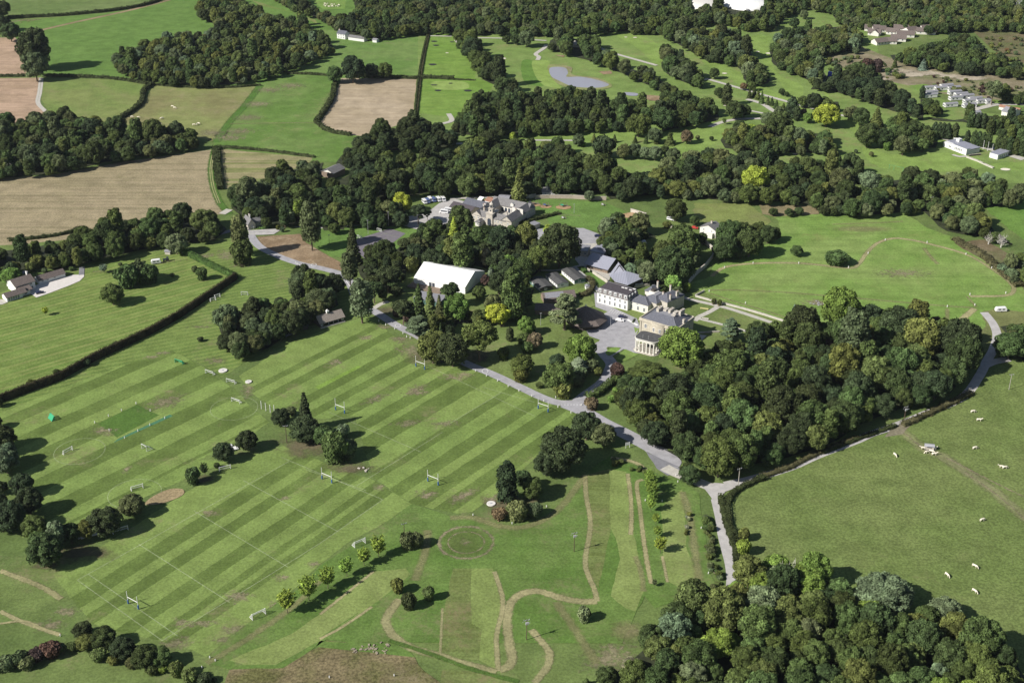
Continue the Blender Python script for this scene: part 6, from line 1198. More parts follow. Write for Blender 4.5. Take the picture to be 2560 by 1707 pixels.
b = Bld('park_hall', 'v 1868 745', 'v 2090 800', 0, 12, 'cream walled hall with a two tone grey roof right of the caravans', 'hall'); b.walls(M_cream, z1=3.4); b.gable(M_lead, M_cream, 3.4, 2.4)
b = Bld('red_roofed_terrace', 'v 1830 560', 'v 2250 640', 2.4, 4, 'low red roofed terrace behind the park hall', 'building'); b.walls(M_cream, z1=2.4); b.gable(M_brick, M_cream, 2.4, 1.0)
# --- nursing home blocks far right
for s_, ang, l, d, lb in (('c 1310 205', -10, 26, 9, 'upper left'), ('c 1330 232', -20, 18, 8, 'left'), ('c 1390 300', 22, 20, 9, 'lowest, white gabled'), ('c 1480 270', -15, 22, 9, 'lower middle'), ('c 1500 205', -12, 30, 9, 'top middle'), ('c 1520 245', -8, 26, 9, 'central'), ('c 1600 225', 30, 20, 9, 'right of the centre'), ('c 1650 225', -10, 28, 9, 'rightmost'), ('c 1400 240', 60, 16, 8, 'small middle left'), ('c 1370 215', 5, 20, 8, 'behind the upper left one'), ('c 1450 225', -25, 18, 8, 'between left and centre'), ('c 1560 205', 20, 20, 8, 'behind the central one'), ('c 1440 290', -5, 18, 8, 'right of the lowest'), ('c 1690 210', 15, 16, 8, 'behind the rightmost')):
    p = g1(s_); b = Bld('residential_block', s_, s_, 0, d, f'low residential block with brown tiled roof, {lb} of the complex', 'building', 'residential complex beyond the heath', width=l*.62); b.o.rotation_euler = (0, 0, R(ang)); b.walls(M_cream, z1=2.8); b.gable(M_brownroof, M_cream, 2.8, 2.6, ov=.5); b.windows('f', [l*.12, l*.3, l*.48], 1, 1.4, 1.2)
# --- inflated domes at the top
def dome(s_, rx, ry, h, lab, m):
    p = g1(s_); o = empty('inflated_dome', (p.x, p.y, .1), 0, lab, 'sports dome'); mb = MB(); n, k = 20, 6
    vs = [(rx*math.cos(2*math.pi*i/n)*math.cos(j*math.pi/2/k)**.6, ry*math.sin(2*math.pi*i/n)*math.cos(j*math.pi/2/k)**.6, h*math.sin(j*math.pi/2/k)) for j in range(k) for i in range(n)]+[(0, 0, h)]
    mb.add(vs, [(j*n+i, j*n+(i+1) % n, (j+1)*n+(i+1) % n, (j+1)*n+i) for j in range(k-1) for i in range(n)]+[((k-1)*n+i, (k-1)*n+(i+1) % n, k*n) for i in range(n)]); mb.build('skin', m, o, True)
    MB().box(-rx*.3, -rx*.2, -ry-1.5, -ry+1.5, 0, 2.6).build('airlock', M_steel, o)
dome('c 255 45', 18, 22, 6, 'cream low inflated sports dome at the top', M_cream); dome('c 445 32', 14, 17, 5, 'white inflated dome left half of the pair at the top', M_canvas); dome('c 560 48', 23, 19, 7, 'largest white inflated dome at the top of the picture', M_canvas)
for s_, l, hh, lb in (('c 985 12', 22, 6, 'left of the two'), ('c 1060 6', 26, 7, 'right of the two')):
    b = Bld('white_factory', s_, s_, 0, 14, f'white flat roofed works at the top border, {lb}', 'building', 'white works at the top', width=l); b.walls(M_whitew, z1=hh); b.part('flat_roof', MB().box(-.2, l+.2, -.2, 14.2, hh, hh+.3), M_lead); b.windows('f', [3, 8, 13, 18], 2, 2, 1.5)
# ------------------------------------------------------------------ hedges, walls, fences
ZB = .22
def hedge(s_, w_, h, label, hue='K', rag=.25, group=None, leaf=1.0, name='hedge', m=None, topc=None):
    pts = smooth_line(gs(s_), n=5) if len(px(s_)) > 2 and rag > .12 else gs(s_); pts = densify(pts, 2.0, 0, False); p0 = pts[0].copy(); C, Nn, S, V = [], [], [], []; vs, fs = [], []
    n = len(pts); far = FPX/ (pts[n//2].y*CP+H*SP) < 4
    for i, p in enumerate(pts):
        d = (pts[min(i+1, n-1)]-pts[max(i-1, 0)]).normalized(); nr = Vector((-d.y, d.x, 0)); ww = w_/2*random.uniform(1-rag, 1+rag); hh = h*random.uniform(1-rag*.8, 1+rag*.5); q = p-p0
        for a, b_ in ((-1, 0), (-.92, .72), (-.5, 1), (.5, 1), (.92, .72), (1, 0)): vs.append((q.x+nr.x*a*ww*.88, q.y+nr.y*a*ww*.88, b_*hh*.93))
        k = int((2*h+w_)*2*(2.2 if far else 5)*leaf)
        for _ in range(k):
            u = random.random(); t = random.uniform(-1, 1)*1.0; per = random.uniform(0, 2*h+w_); zz, off, nx = (per, -1, -nr) if per < h else ((h, (per-h)/w_*2-1, Vector((0,0,1))) if per < h+w_ else (2*h+w_-per, 1, nr))
            C.append((q.x+d.x*t+nr.x*off*ww, q.y+d.y*t+nr.y*off*ww, max(.1, zz*hh/h))); nn = (nx+Vector((random.gauss(0,.5), random.gauss(0,.5), random.gauss(.2,.5)))).normalized(); Nn.append(nn[:]); S.append(random.uniform(.2, .42)*(1.3 if far else .8)*min(1, .35+w_/5)); V.append(random.uniform(.6, 1.35))
    F_ = []
    for i in range(n-1):
        for k in range(5): a = i*6+k; F_ += [(a, a+6, a+1), (a+1, a+6, a+7)]
    F_ += [(0,1,2),(0,2,3),(0,3,4),(0,4,5)]+[(n*6-6, n*6-5, n*6-4), (n*6-6, n*6-4, n*6-3), (n*6-6, n*6-3, n*6-2), (n*6-6, n*6-2, n*6-1)]
    me = quads_mesh(name, np.array(C), np.array(Nn), np.array(S), V, [(np.array(vs), np.array(F_), .85)], m)
    o = bpy.data.objects.new(name, me); COL.objects.link(o); o.location = (p0.x, p0.y, .05); o['tcol'] = HUE[hue]; tag(o, label, 'hedge', group); return o
HUE['H'] = (.052,.066,.024); HUE['J'] = (.10,.095,.045)
hedge('a -200 140 30 125 350 108 500 97 750 72 950 36 1080 -10', 4.5, 2.6, 'long dark hedge under the topmost pasture', 'H')
hedge('a -200 506 60 502 175 500', 3, 2, 'hedge between the two pink ploughed fields', 'H')
hedge('a 290 500 480 505 740 518 960 552', 3.2, 2.2, 'hedge between the bright pasture and the pale field', 'H')
hedge('a 1000 556 940 598 930 660 890 710 790 778', 3.6, 2.6, 'curving hedge left of the cattle pasture', 'H')
hedge('a 1000 556 1200 572 1500 575 1700 560', 2.2, 1.6, 'thin hedge along the foot of the upper wood', 'H')
hedge('a 1880 485 2000 488 2140 496', 2.4, 2, 'thin hedge left of the sandy field trees', 'H')
hedge('b 105 525 92 575 82 640 40 715 -25 800', 3.6, 2.6, 'curving hedge on the left of the sandy field', 'H')
hedge('b -25 800 20 840 100 872 200 886', 3.5, 2.5, 'hedge round the bottom corner of the sandy field', 'H')
hedge('b 180 500 400 508 635 517', 3.2, 2.4, 'hedge under the round trees at the top of the sandy field', 'H')
hedge('a 1412 975 1418 1080 1440 1240', 5, 2.6, 'thick upright hedge between the two stubble fields', 'H')
hedge('a 1440 966 1700 985 2050 1030', 2.2, 1.8, 'thin hedge along the top of the small stubble field', 'H')
hedge('b 706 218 678 330 650 480 620 745', 1.7, 1.8, 'left dark hedge beside the driving range', 'H')
hedge('b 716 218 690 330 664 480 634 745', 1.2, 1.2, 'right brown hedge strip beside the driving range', 'J')
hedge('b 664 512 770 515 870 520', 4, 2.6, 'short thick hedge across the driving range', 'H')
hedge('b 870 523 1010 528', 1.6, 1.2, 'low thin hedge right of the short thick one', 'H')
hedge('a 60 1575 250 1560 430 1530 520 1500', 2.6, 2, 'ragged hedge below the left stubble field', 'H')
hedge('b 1230 1480 1480 1420 1560 1400', 2.6, 1.8, 'clipped hedge right of the stable quadrangle', 'H', .08)
HUE['C'] = (.075,.135,.035); HUE['V'] = (.050,.044,.022)
hedge('d 1195 215 1400 318 1540 384', 2.6, 3.2, 'tall bright green clipped hedge below the willow', 'C', .06)
hedge('d 1540 388 1150 652 990 740 800 832 600 925 400 1040 0 1190 -300 1300', 2.1, 4.2, 'very long tall clipped hedge between the villa lawn and the playing fields', 'V', .06)
hedge('i 655 236 600 255 520 292 450 340 415 400 420 500 440 580 470 640', 2.6, 1.8, 'ragged hedge round the corner of the cattle field', 'H')
hedge('i 640 228 830 160 1000 75 1250 -25', 2.8, 1.6, 'rough hedge along the lane above the cattle field', 'J')
hedge('f 1040 1525 1250 1440 1450 1370 1500 1350', 2.6, 1.4, 'low rough hedge above the lane gate', 'H')
hedge('f 1560 1345 1700 1285 1850 1215 2000 1140', 3.5, 2.0, 'brown rough hedge at the top of the cattle field', 'J')
hedge('i 370 360 395 480 430 600 465 700 470 780', 2.6, 2.0, 'bushy hedge right beside the narrow lane', 'H')
hedge('e 1750 1165 1800 1150 1870 1100 1950 1030', 4, 2.6, 'thick clipped hedge above the road junction', 'G', .12)
hedge('t 690 735 780 730 900 700 1010 665', 2.0, 1.4, 'clipped hedge round the lodge lawn, near side', 'C', .06)
hedge('t 600 560 780 545 950 520 1060 500', 1.8, 1.4, 'clipped hedge round the lodge lawn, far side', 'H', .06)
hedge('n 1100 1420 1200 1400 1320 1300 1340 1180 1250 1080', 3.0, 1.8, 'olive hedge curling round the tiny white shed', 'J', .15)
hedge('b -300 1490 -100 1475 100 1478 400 1460', 2.2, 1.6, 'low hedge behind the lodge road', 'H')
hedge('m 830 940 800 1000', 1.0, .8, 'short box hedge by the mansion corner', 'G', .1)
hedge('f 1900 130 1960 170 2060 215 2180 320 2320 440', 5, 2, 'bramble bank along the right edge of the meadow', 'J', .4)
hedge('n 1130 900 1200 960', 3, 1.8, 'short shrub row beside the tarmac path', 'C', .3)
def wall(s_, h, th, label, m=None, name='stone_wall', group=None, cap=True):
    pts = gs(s_); p0 = pts[0]; o = empty(name, (p0.x, p0.y, .05), 0, label, 'wall', group); mb, mc = MB(), MB()
    for a, b_ in zip(pts, pts[1:]):
        L = (b_-a).length; ang = math.atan2((b_-a).y, (b_-a).x); cx, cy = a.x-p0.x, a.y-p0.y
        mb.box(cx, cx+L, cy-th/2, cy+th/2, -.4, h, rz=ang, c=(cx, cy))
        if cap: mc.box(cx-th/2-.04, cx+L+th/2+.04, cy-th/2-.06, cy+th/2+.06, h+.002, h+.12, rz=ang, c=(cx, cy))
    mb.build('masonry', m or M_gstone, o)
    if cap: mc.build('coping', M_gstone, o)
    return o
wall('p 1470 262 1640 225 1870 190', 2.6, .5, 'tall shaded stone wall behind the playground')
wall('b 1405 1300 1500 1296 1650 1298 1780 1306 1870 1308', 2.4, .5, 'pinkish stone wall at the top of the playground', plain('pink_stone', (.42,.35,.29), var=.15))
wall('b 2030 1385 2130 1415', 2.2, .5, 'short ruined stone wall right of the playground')
wall('b 2270 1475 2352 1520', 2.0, .5, 'garden wall left of the white cottage, upper stretch', M_stone)
wall('c 12 1478 60 1505 130 1530 185 1540', 2.0, .5, 'garden wall of the white cottage, lower stretch', M_stone)
wall('f 232 130 290 175 318 200 318 250 270 310 210 360 160 420', 2.4, .5, 'long stone garden wall falling behind the mansion')
wall('f 205 503 300 530 500 580 640 620 780 665', 1.1, .5, 'long pale ha-ha wall below the meadow', M_path)
wall('f 205 500 240 482 262 470', 1.1, .4, 'short return of the pale garden wall', M_path)
wall('n 1245 925 1290 950', 1.8, .4, 'short curved stone wall left of the opening')
wall('n 1345 970 1450 1040 1560 1110 1640 1165', 1.8, .4, 'long curved stone wall beside the tarmac path')
wall('f 200 745 360 735', .9, .4, 'low wall below the mansion terrace')
wall('u 1145 455 1400 550 1500 600 1700 685', 1.0, 1.0, 'pale low wall crossing the fairway below the clubhouse', M_path)
wall('u 1200 430 1440 405', 1.2, .4, 'dark fence wall by the clubhouse terrace', M_darkw)
wall('m 1130 272 900 305 830 320', 1.4, .4, 'low stone wall behind the white wing')
def fence(s_, step, h, label, group=None, rails=2, m=None, name='fence', post=.12):
    pts = densify(gs(s_), step, 0, False); p0 = pts[0]; o = empty(name, (p0.x, p0.y, ZB-.2), 0, label, 'fence', group)
    mr = MB()
    for q in pts:
        q = q-p0; MB().box(q.x-post/2, q.x+post/2, q.y-post/2, q.y+post/2, 0, h+.1).build('post', m or M_whitew, o)
    for a, b_ in zip(pts, pts[1:]):
        for k in range(rails): z = h*(k+1)/rails-.1; mr.cyl((a.x-p0.x, a.y-p0.y, z), (b_.x-p0.x, b_.y-p0.y, z), .05, n=4)
    if rails: mr.build('rail', m or M_whitew, o)
    return o
fence('d 1930 283 1960 300', 2.2, 1.1, 'short white rail barrier beside the drive'); fence('b 1560 1410 1640 1412 1700 1418', 3, 1.1, 'pale fence across the playground', m=M_timber)
fence('c 1470 1105 1500 1112 1560 1125', 4, 3.2, 'tall netting posts at the edge of the fairway', m=M_green, rails=1); fence('d 610 345 660 345 780 345', 3, 1.1, 'low rail fence beside the villa orchard', m=M_timber)
fence('d 1060 285 1220 265', 3, 1.2, 'wooden fence behind the white caravan', m=M_timber); fence('t 500 800 700 800 1000 805', 3, 1.3, 'grey gate fence in front of the lodge', m=M_steel)
# ------------------------------------------------------------------ posts, poles, goals
def bollards(spots, label, group, h=.9, r=.22, name='bollard', m=None):
    proto = None
    for k, q in enumerate(spots):
        if proto is None:
            proto = empty(name, (0,0,0), 0, label, name.replace('_', ' '), group); MB().cyl((0,0,0),(0,0,h),r,r*.85,7).cyl((0,0,h),(0,0,h+.08),r*.85,.03,7).build('post', m or M_whitew, proto); MB().cyl((0,0,0),(0,0,.12),r*1.3,r*1.2,7).build('base', M_gstone, proto); o = proto
        else: o = copy_tree(proto)
        if len(spots) < 16: o['label'] = f"{label}, {ORD[sorted(spots, key=lambda v: v.x/v.y).index(q)]} from the left"
        o.location = (q.x, q.y, ZB)
bollards(gs('e 385 665 430 690 488 716 543 745 567 768 590 775 1017 990 1088 1022 1160 1055 1230 1090 1300 1120 1385 1155 1463 1187 1555 1225 1640 1262'), 'short white post on the pitch side of the drive', 'white posts along the drive', h=1.1)
bollards(gs('e 1540 1163 1603 1165 1708 1212 1745 1120 1800 1090 1620 1160'), 'short white post at the inner bend of the drive', 'white posts at the drive bend', h=.8)
bollards(gs('f 395 315 582 287 880 287 1205 315 1333 222 1445 135 1718 152 1972 228 2140 318 2232 482 1998 492 532 548 295 470 2030 560 1850 570'), 'small white marker post beside the mown track in the meadow', 'marker posts in the meadow', h=1.1, r=.25, name='marker_post')
bollards(gs('d 890 1203 983 1250 1078 1298 980 1343 902 1382 815 1428 715 1378 620 1328 710 1284 795 1248'), 'small white post round the cricket square', 'posts round the cricket square', h=1.0, r=.2, name='marker_post')
bollards(gs('d 1709 1235 1738 1248 1767 1260 1793 1262'), 'tall white stake in the row between the pitches', 'row of tall white stakes', h=4.2, r=.16, name='stake')
bollards(gs('h 1000 475 1255 530 h 2125 380 2235 385 1480 420 g 395 1262 1372 1405 1408 1425 1320 1470 i 243 560 290 855 90 258 108 200 78 215 h 485 1523 62 1535'), 'small white marker post on the pitch and putt course', 'marker posts on the pitch and putt course', h=.8, r=.2, name='marker_post')
def rugby(s_, ang, lab, hh=5.7):
    p = g1(s_); o = empty('rugby_posts', (p.x, p.y, ZB), ang, lab, 'rugby posts', 'rugby posts on the pitches')
    for x in (-2.8, 2.8): MB().cyl((x,0,0),(x,0,hh),.13,.11,7).build('upright', M_whitew, o); MB().cyl((x,0,0),(x,0,1.7),.28,.28,8).build('post_pad', M_blue, o)
    MB().cyl((-2.8,0,3.0),(2.8,0,3.0),.12,n=7).build('crossbar', M_whitew, o)
A_ = STRIPE-math.pi/2
rugby('g 872 1068', A_, 'white rugby posts with blue pads, lowest on the bottom left pitch'); rugby('g 2137 250', A_, 'white rugby posts with blue pads at the upper end of the bottom left pitch')
rugby('h 739 264', A_, 'white rugby posts in front of the tall dark conifer'); rugby('e 1458 1244', A_, 'white rugby posts near the bend of the drive', 5.6); rugby('d 2223 1253', A_, 'white rugby posts right of the tree island', 6.2); rugby('e 656 968', A_, 'white rugby posts beside the chestnuts', 6)
def goal(s_, ang, lab, w_=4.9, h=2.0, d=1.6, net=None, green=False, grp='football goals'):
    p = g1(s_); o = empty('football_goal', (p.x, p.y, ZB), ang, lab, 'goal', grp); r_ = .09; mm = M_whitew
    f = MB(); 
    for x in (-w_/2, w_/2): f.cyl((x,0,0),(x,0,h),r_,n=6).cyl((x,0,h),(x,.35,h),r_*.8,n=5).cyl((x,.35,h),(x,d,0),r_*.8,n=5).cyl((x,0,0),(x,d,0),r_*.8,n=5)
    f.cyl((-w_/2,0,h),(w_/2,0,h),r_,n=6).cyl((-w_/2,d,0),(w_/2,d,0),r_,n=5).build('frame', M_green if green else mm, o)
    e = [(-w_/2,0,h),(w_/2,0,h),(w_/2,.35,h),(-w_/2,.35,h),(w_/2,d,.02),(-w_/2,d,.02)]
    MB().add(e, [(0,1,2,3),(3,2,4,5)]).add([(-w_/2,0,h),(-w_/2,.35,h),(-w_/2,d,0),(-w_/2,0,0)], [(0,1,2,3)]).add([(w_/2,0,h),(w_/2,.35,h),(w_/2,d,0),(w_/2,0,0)], [(0,1,2,3)]).build('net', M_gnet if green else M_net, o)
goal('d 1168 940', A_+.1, 'green netted goal at the top of the football pitches', green=True); goal('d 348 1298', A_+math.pi*.92, 'green netted goal beside the left edge', green=True, w_=4.2)
goal('d 1368 1010', A_+.1, 'white goal nearest the pale round cover'); goal('d 1507 1068', A_+.15, 'white goal second from the big clump'); goal('d 1540 1195', A_+.1, 'white goal above the row of tall stakes')
goal('d 448 1520', A_+1.6, 'white goal at the left of the lowest football pitch', d=1.2); goal('d 943 1505', R(-40), 'white tall netted goal in the middle of the football pitch', 3.6, 2.6, 3.2); goal('g 900 308', R(30), 'white goal left of the bark bed', 5, 2.2, 2)
goal('g 1473 180', R(28), 'white goal in the shade of the round trees', 5, 2, 1.4); goal('g 790 585', R(30), 'white goal in the shade of the left clump', 6, 2.2, 1.6); goal('g 1695 1140', R(40), 'white goal at the lower end of the young tree row', 5.5, 2.6, 2.4)
goal('h 264 672', R(38), 'white goal at the upper end of the young tree row', 5, 2.6, 2.4); goal('d 1598 495', R(-3), 'white goal alone on the upper lawn', 3.6, 2.2, 1.6); goal('d 1395 532', R(38), 'left goal in the shade of the long hedge', 3.2, 2, 1.5); goal('d 1423 510', R(38), 'right goal in the shade of the long hedge', 3.2, 2, 1.5)
goal('e 387 78', A_, 'small goal frame at the far end of the tennis courts', 3.4, 2, 1); goal('e 258 124', A_, 'small goal frame at the left of the tennis courts', 3.4, 2, 1)
for s_, r_, lb in (('d 1457 987', 2.2, 'larger pale round cover beside the goals'), ('d 1624 1060', 1.6, 'smaller pale round cover near the cricket outfield'), ('h 1118 400', 1.9, 'pale round cover beside the tall dark conifer')):
    p = g1(s_); o = empty('round_cover', (p.x, p.y, ZB), 0, lb, 'cover'); MB().cyl((0,0,0),(0,0,.35),r_,r_*.97,20).build('lid', plain('pale_cover', (.62,.60,.56)), o); MB().cyl((0,0,.35),(0,0,.45),r_*.25,n=10).build('boss', M_steel, o)
def pole(s_, h, ang, lab, tr_=False, m=None):
    p = g1(s_); o = empty('utility_pole', (p.x, p.y, ZB-.1), ang, lab, 'utility pole', 'utility poles'); MB().cyl((0,0,-.3),(0,0,h),.17,.13,8).build('pole', m or M_pole, o); MB().box(-1.1, 1.1, -.08, .08, h-.45, h-.25).build('crossarm', M_steel, o)
    for x in (-1, 0, 1): MB().cyl((x,0,h-.25),(x,0,h+.15),.10,.06,6).build('insulator', M_steel, o)
    if tr_: MB().box(-.55, .55, -.6, -.18, h-2.0, h-1.0).build('transformer', M_steel, o); MB().box(-1.5, -1.3, -.08, .08, h-1.0, h-.8).box(-.9, .9, -1.2, -1.05, h-.9, h-.75).build('bracket', M_steel, o)
pole('h 1660 712', 9.2, .3, 'utility pole with transformer on the pitch and putt course', True); pole('h 1350 1287', 9.2, .3, 'utility pole beside the loop of the winding mown track', True); pole('h 553 640', 8.5, .5, 'utility pole rising from the thorn bushes')
pole('d 1874 1455', 9, .2, 'utility pole beside the tree island'); pole('i 484 286', 9.2, .5, 'pale utility pole at the lane junction', m=plain('weathered_pole', (.40,.37,.32))); pole('f 1566 1325', 8.6, .4, 'utility pole by the farm yard with cross arms', True); pole('f 2253 1110', 8.6, .2, 'utility pole alone at the right edge pasture', m=plain('grey_pole', (.35,.33,.29))); pole('c 1740 1370', 8.6, .3, 'utility pole in the thicket right of the meadow')
def lamp(s_, h, lab, dark=False):
    p = g1(s_); o = empty('floodlight_mast', (p.x, p.y, ZB-.1), .3, lab, 'light pole', 'lamp and floodlight masts'); MB().cyl((0,0,0),(0,0,h),.12,.08,7).build('mast', M_darkw if dark else M_steel, o); MB().box(-.5, .5, -.15, .15, h, h+.25).build('lamp_head', M_steel, o)
lamp('e 1897 722', 7.5, 'slender lamp post on the forecourt'); lamp('e 315 95', 9, 'mast behind the tennis court, left one'); lamp('e 449 40', 9, 'mast behind the tennis court, middle one'); lamp('e 640 50', 8, 'mast at the edge of the car park', True); lamp('e 1442 690', 7, 'pale post on the garden lawn'); lamp('e 62 160', 6, 'dark mast on the lawn left of the courts', True); lamp('b 1660 1395', 6, 'thin mast on the playground'); lamp('t 598 900', 7, 'pale post by the lodge verge'); lamp('f 2262 330', 7, 'thin pale post in the bramble bank')
# dead trees
def dead(s_, h, sp, lab, seed, thick=.3):
    p = g1(s_); o = empty('dead_tree', (p.x, p.y, 0), 0, lab, 'dead tree', None); mb = MB(); limbs(mb, (0,0,-.3), (0,0,h*.8), thick*1.4, 9, sp, seed, lo=.25); mb.build('trunk', M_pale_bark, o); rg2 = random.Random(seed); tw = MB()
    for i in range(26):
        t = i*2.4; z = h*(.35+.6*i/26); q = Vector((math.cos(t)*sp*.6, math.sin(t)*sp*.6, z)); q = q*rg2.uniform(.5, 1.1); q.z = z*rg2.uniform(.85, 1.1)
        for _ in range(3): tw.cyl(q, q+Vector((rg2.uniform(-.4,.4)*sp, rg2.uniform(-.4,.4)*sp, rg2.uniform(.5, 2.2))), .07, .03, 3)
        tw.cyl((0,0,z*.62), q, .10, .07, 4)
    tw.build('branches', M_pale_bark, o)
dead('f 2120 160', 6, 3.6, 'bleached dead tree, left of the pair at the meadow edge', 1); dead('f 2200 180', 8, 4, 'bleached dead tree, right of the pair at the meadow edge', 2); dead('f 1525 1085', 19, 6.5, 'dead pale branched tree rising from the big wood', 3, .4); dead('f 1000 1420', 14, 4, 'bare grey tree at the front edge of the big wood', 4); dead('i 790 960', 13, 4.5, 'bare branched tree in the top of the bottom right wood', 5, .2); dead('a 60 1150', 9, 4, 'bare pale tree at the lower edge of the left wood', 6)
# ------------------------------------------------------------------ vehicles
def car(s_, ang, lab, m, l=4.4, w_=1.8, h=1.45, grp=None, name='car', cat='car'):
    p = g1(s_) if isinstance(s_, str) else s_; o = empty(name, (p.x, p.y, ZB-.05), ang, lab, cat, grp)
    prof = [(-l/2,.35),(-l/2,.85),(-l*.42,.95),(-l*.30,h),(l*.12,h),(l*.26,.98),(l*.48,.86),(l/2,.65),(l/2,.35)] if name == 'car' else [(-l/2,.4),(-l/2,h-.1),(-l/2+.2,h),(l*.34,h),(l*.42,1.35),(l*.49,1.1),(l/2,.8),(l/2,.4)]
    n = len(prof); mb = MB(); mb.add([(x, -w_/2+(.14 if z > 1 and name == 'car' else 0), z) for x, z in prof]+[(x, w_/2-(.14 if z > 1 and name == 'car' else 0), z) for x, z in prof], [tuple(range(n)), tuple(range(2*n-1, n-1, -1))]+[(i, n+i, n+(i+1) % n, (i+1) % n) for i in range(n)]); mb.build('body', m, o)
    g_ = MB()
    if name == 'car': g_.add([(l*.135,-w_*.36,h-.02+.02),(l*.135,w_*.36,h),(l*.265,w_*.38,1.0),(l*.265,-w_*.38,1.0)], [(0,3,2,1)]).box(-l*.27, l*.10, -w_/2+.1, -w_/2+.13, 1.02, h-.12).box(-l*.27, l*.10, w_/2-.13, w_/2-.1, 1.02, h-.12)
    else: g_.box(-l*.42, l*.30, -w_/2-.02, -w_/2, 1.25, h-.3).box(-l*.42, l*.30, w_/2, w_/2+.02, 1.25, h-.3).add([(l*.345,-w_*.42,h-.08),(l*.345,w_*.42,h-.08),(l*.43,w_*.42,1.4),(l*.43,-w_*.42,1.4)], [(0,3,2,1)])
    g_.build('window', M_glass, o)
    for x in (-l*.31, l*.31):
        for y in (-w_/2, w_/2): MB().cyl((x, y-.1, .33), (x, y+.1, .33), .33, n=10).build('wheel', M_tyre, o)
    MB().box(l/2-.02, l/2+.03, -w_*.42, -w_*.25, .6, .78).box(l/2-.02, l/2+.03, w_*.25, w_*.42, .6, .78).build('headlight', M_steel, o); return o
car('r 1050 880', R(28), 'dark blue car on the pale drive of the villa', M_card); car('m 545 965', R(-15), 'white car parked on the forecourt', M_carw, 4.6); car('m 590 895', R(-15), 'dark car parked behind the white car on the forecourt', M_card)
for k, (s_, lb, mm) in enumerate((('o 575 210', 'rightmost', M_carw), ('o 500 215', 'second from the right', M_carw), ('o 420 220', 'third from the right, blue', M_carb), ('o 365 215', 'fourth from the right', M_carw), ('o 320 240', 'second from the left', M_carb), ('o 270 250', 'leftmost in the tree shade', M_carw))):
    car(s_, R(-68), f'minibus parked in the row under the trees, {lb}', mm, 5.6, 2.1, 2.4, 'row of parked minibuses', 'minibus', 'minibus')
car('o 585 415', R(165), 'nearer white minibus left of the long dark shed', M_carw, 5.8, 2.1, 2.5, None, 'minibus', 'minibus'); car('o 655 385', R(165), 'farther white minibus left of the long dark shed', M_carw, 5.8, 2.1, 2.5, None, 'minibus', 'minibus')
car('t 820 495', R(5), 'dark car on the road behind the lodge', M_card); car('c 45 1440', R(-30), 'white van in the lane behind the garden wall', M_carw, 5, 2, 2.1, None, 'minibus', 'van'); car('c 200 1495', R(-20), 'red car beside the white cottage', M_red)
car('u 1755 300', R(0), 'dark car parked behind the club shop', M_card); car('n 1450 255', R(0), 'dark car under the trees at the edge of the yard', M_card)
car('u 950 120', R(-10), 'white van parked above the clubhouse', M_carw, 5.5, 2, 2.3, None, 'minibus', 'van')
def caravan(s_, ang, lab, l=5.5):
    p = g1(s_); o = empty('touring_caravan', (p.x, p.y, ZB-.1), ang, lab, 'caravan'); prof = [(-l/2,.5),(-l/2,1.6),(-l*.4,2.5),(l*.42,2.55),(l/2,1.7),(l/2,.5)]; n = 6
    MB().add([(x,-1.1,z) for x,z in prof]+[(x,1.1,z) for x,z in prof], [tuple(range(n)), tuple(range(2*n-1,n-1,-1))]+[(i,n+i,n+(i+1)%n,(i+1)%n) for i in range(n)]).build('body', M_carw, o)
    MB().box(-l*.3, -l*.05, -1.14, -1.1, 1.3, 2.0).box(l*.08, l*.3, -1.14, -1.1, 1.3, 2.0).build('window', M_glass, o); MB().cyl((0,-1.15,.33),(0,-.9,.33),.33,n=10).cyl((0,.9,.33),(0,1.15,.33),.33,n=10).build('wheel', M_tyre, o); MB().cyl((l/2,0,.5),(l/2+1.2,0,.5),.06,n=5).build('tow_bar', M_steel, o)
caravan('d 1020 285', R(18), 'white touring caravan on the villa lawn'); caravan('e 2105 162', R(15), 'white touring caravan in the cottage garden', 4.6); caravan('f 2198 598', R(4), 'white trailer at the right edge of the meadow', 6)
# small machinery and odds and ends near the caravan
p = g1('d 1085 270'); o = empty('tractor', (p.x, p.y, .2), .2, 'dark blue tractor beside the white caravan', 'tractor'); MB().box(-1.6, .4, -.5, .5, .8, 1.5).build('bonnet', M_card, o); MB().box(.4, 1.6, -.7, .7, .9, 2.5).build('cab', M_glass, o)
for x, r_ in ((1.0, .8), (-1.2, .5)):
    for y in (-.8, .8): MB().cyl((x,y-.18,r_),(x,y+.18,r_),r_,n=12).build('wheel', M_tyre, o)
b = Bld('log_shed', 'd 1078 225', 'd 1112 228', 0, 3, 'small grey shed below the pale willow', 'shed'); b.walls(M_gstone, z1=1.8); b.gable(M_lead, M_gstone, 1.8, .6)
p = g1('f 1730 1500'); o = empty('cattle_feeder', (p.x, p.y, .2), -.2, 'roofed metal feeder ringed by cream cattle', 'feeder'); MB().add([(-2.2,-1.5,2.2),(2.2,-1.5,2.2),(2.2,0,2.7),(-2.2,0,2.7),(2.2,1.5,2.2),(-2.2,1.5,2.2)], [(0,1,2,3),(3,2,4,5)]).build('roof', M_steel, o); MB().box(-1.9, 1.9, -1.1, 1.1, .4, 1.1).build('trough', M_gstone, o)
for x in (-1.9, 1.9):
    for y in (-1.2, 1.2): MB().cyl((x,y,0),(x,y,2.25),.07).build('post', M_steel, o)
def sheetpile(s_, n, spread, lab, name, cat, m):
    p = g1(s_); o = empty(name, (p.x, p.y, .15), 0, lab, cat)
    for k in range(n):
        a, r_ = random.uniform(0, 6.28), random.uniform(0, spread); s = random.uniform(.2, .6); MB().box(r_*math.cos(a)-s, r_*math.cos(a)+s, r_*.6*math.sin(a)-s*.6, r_*.6*math.sin(a)+s*.6, 0, s*.6, rz=a).build('piece', m, o)
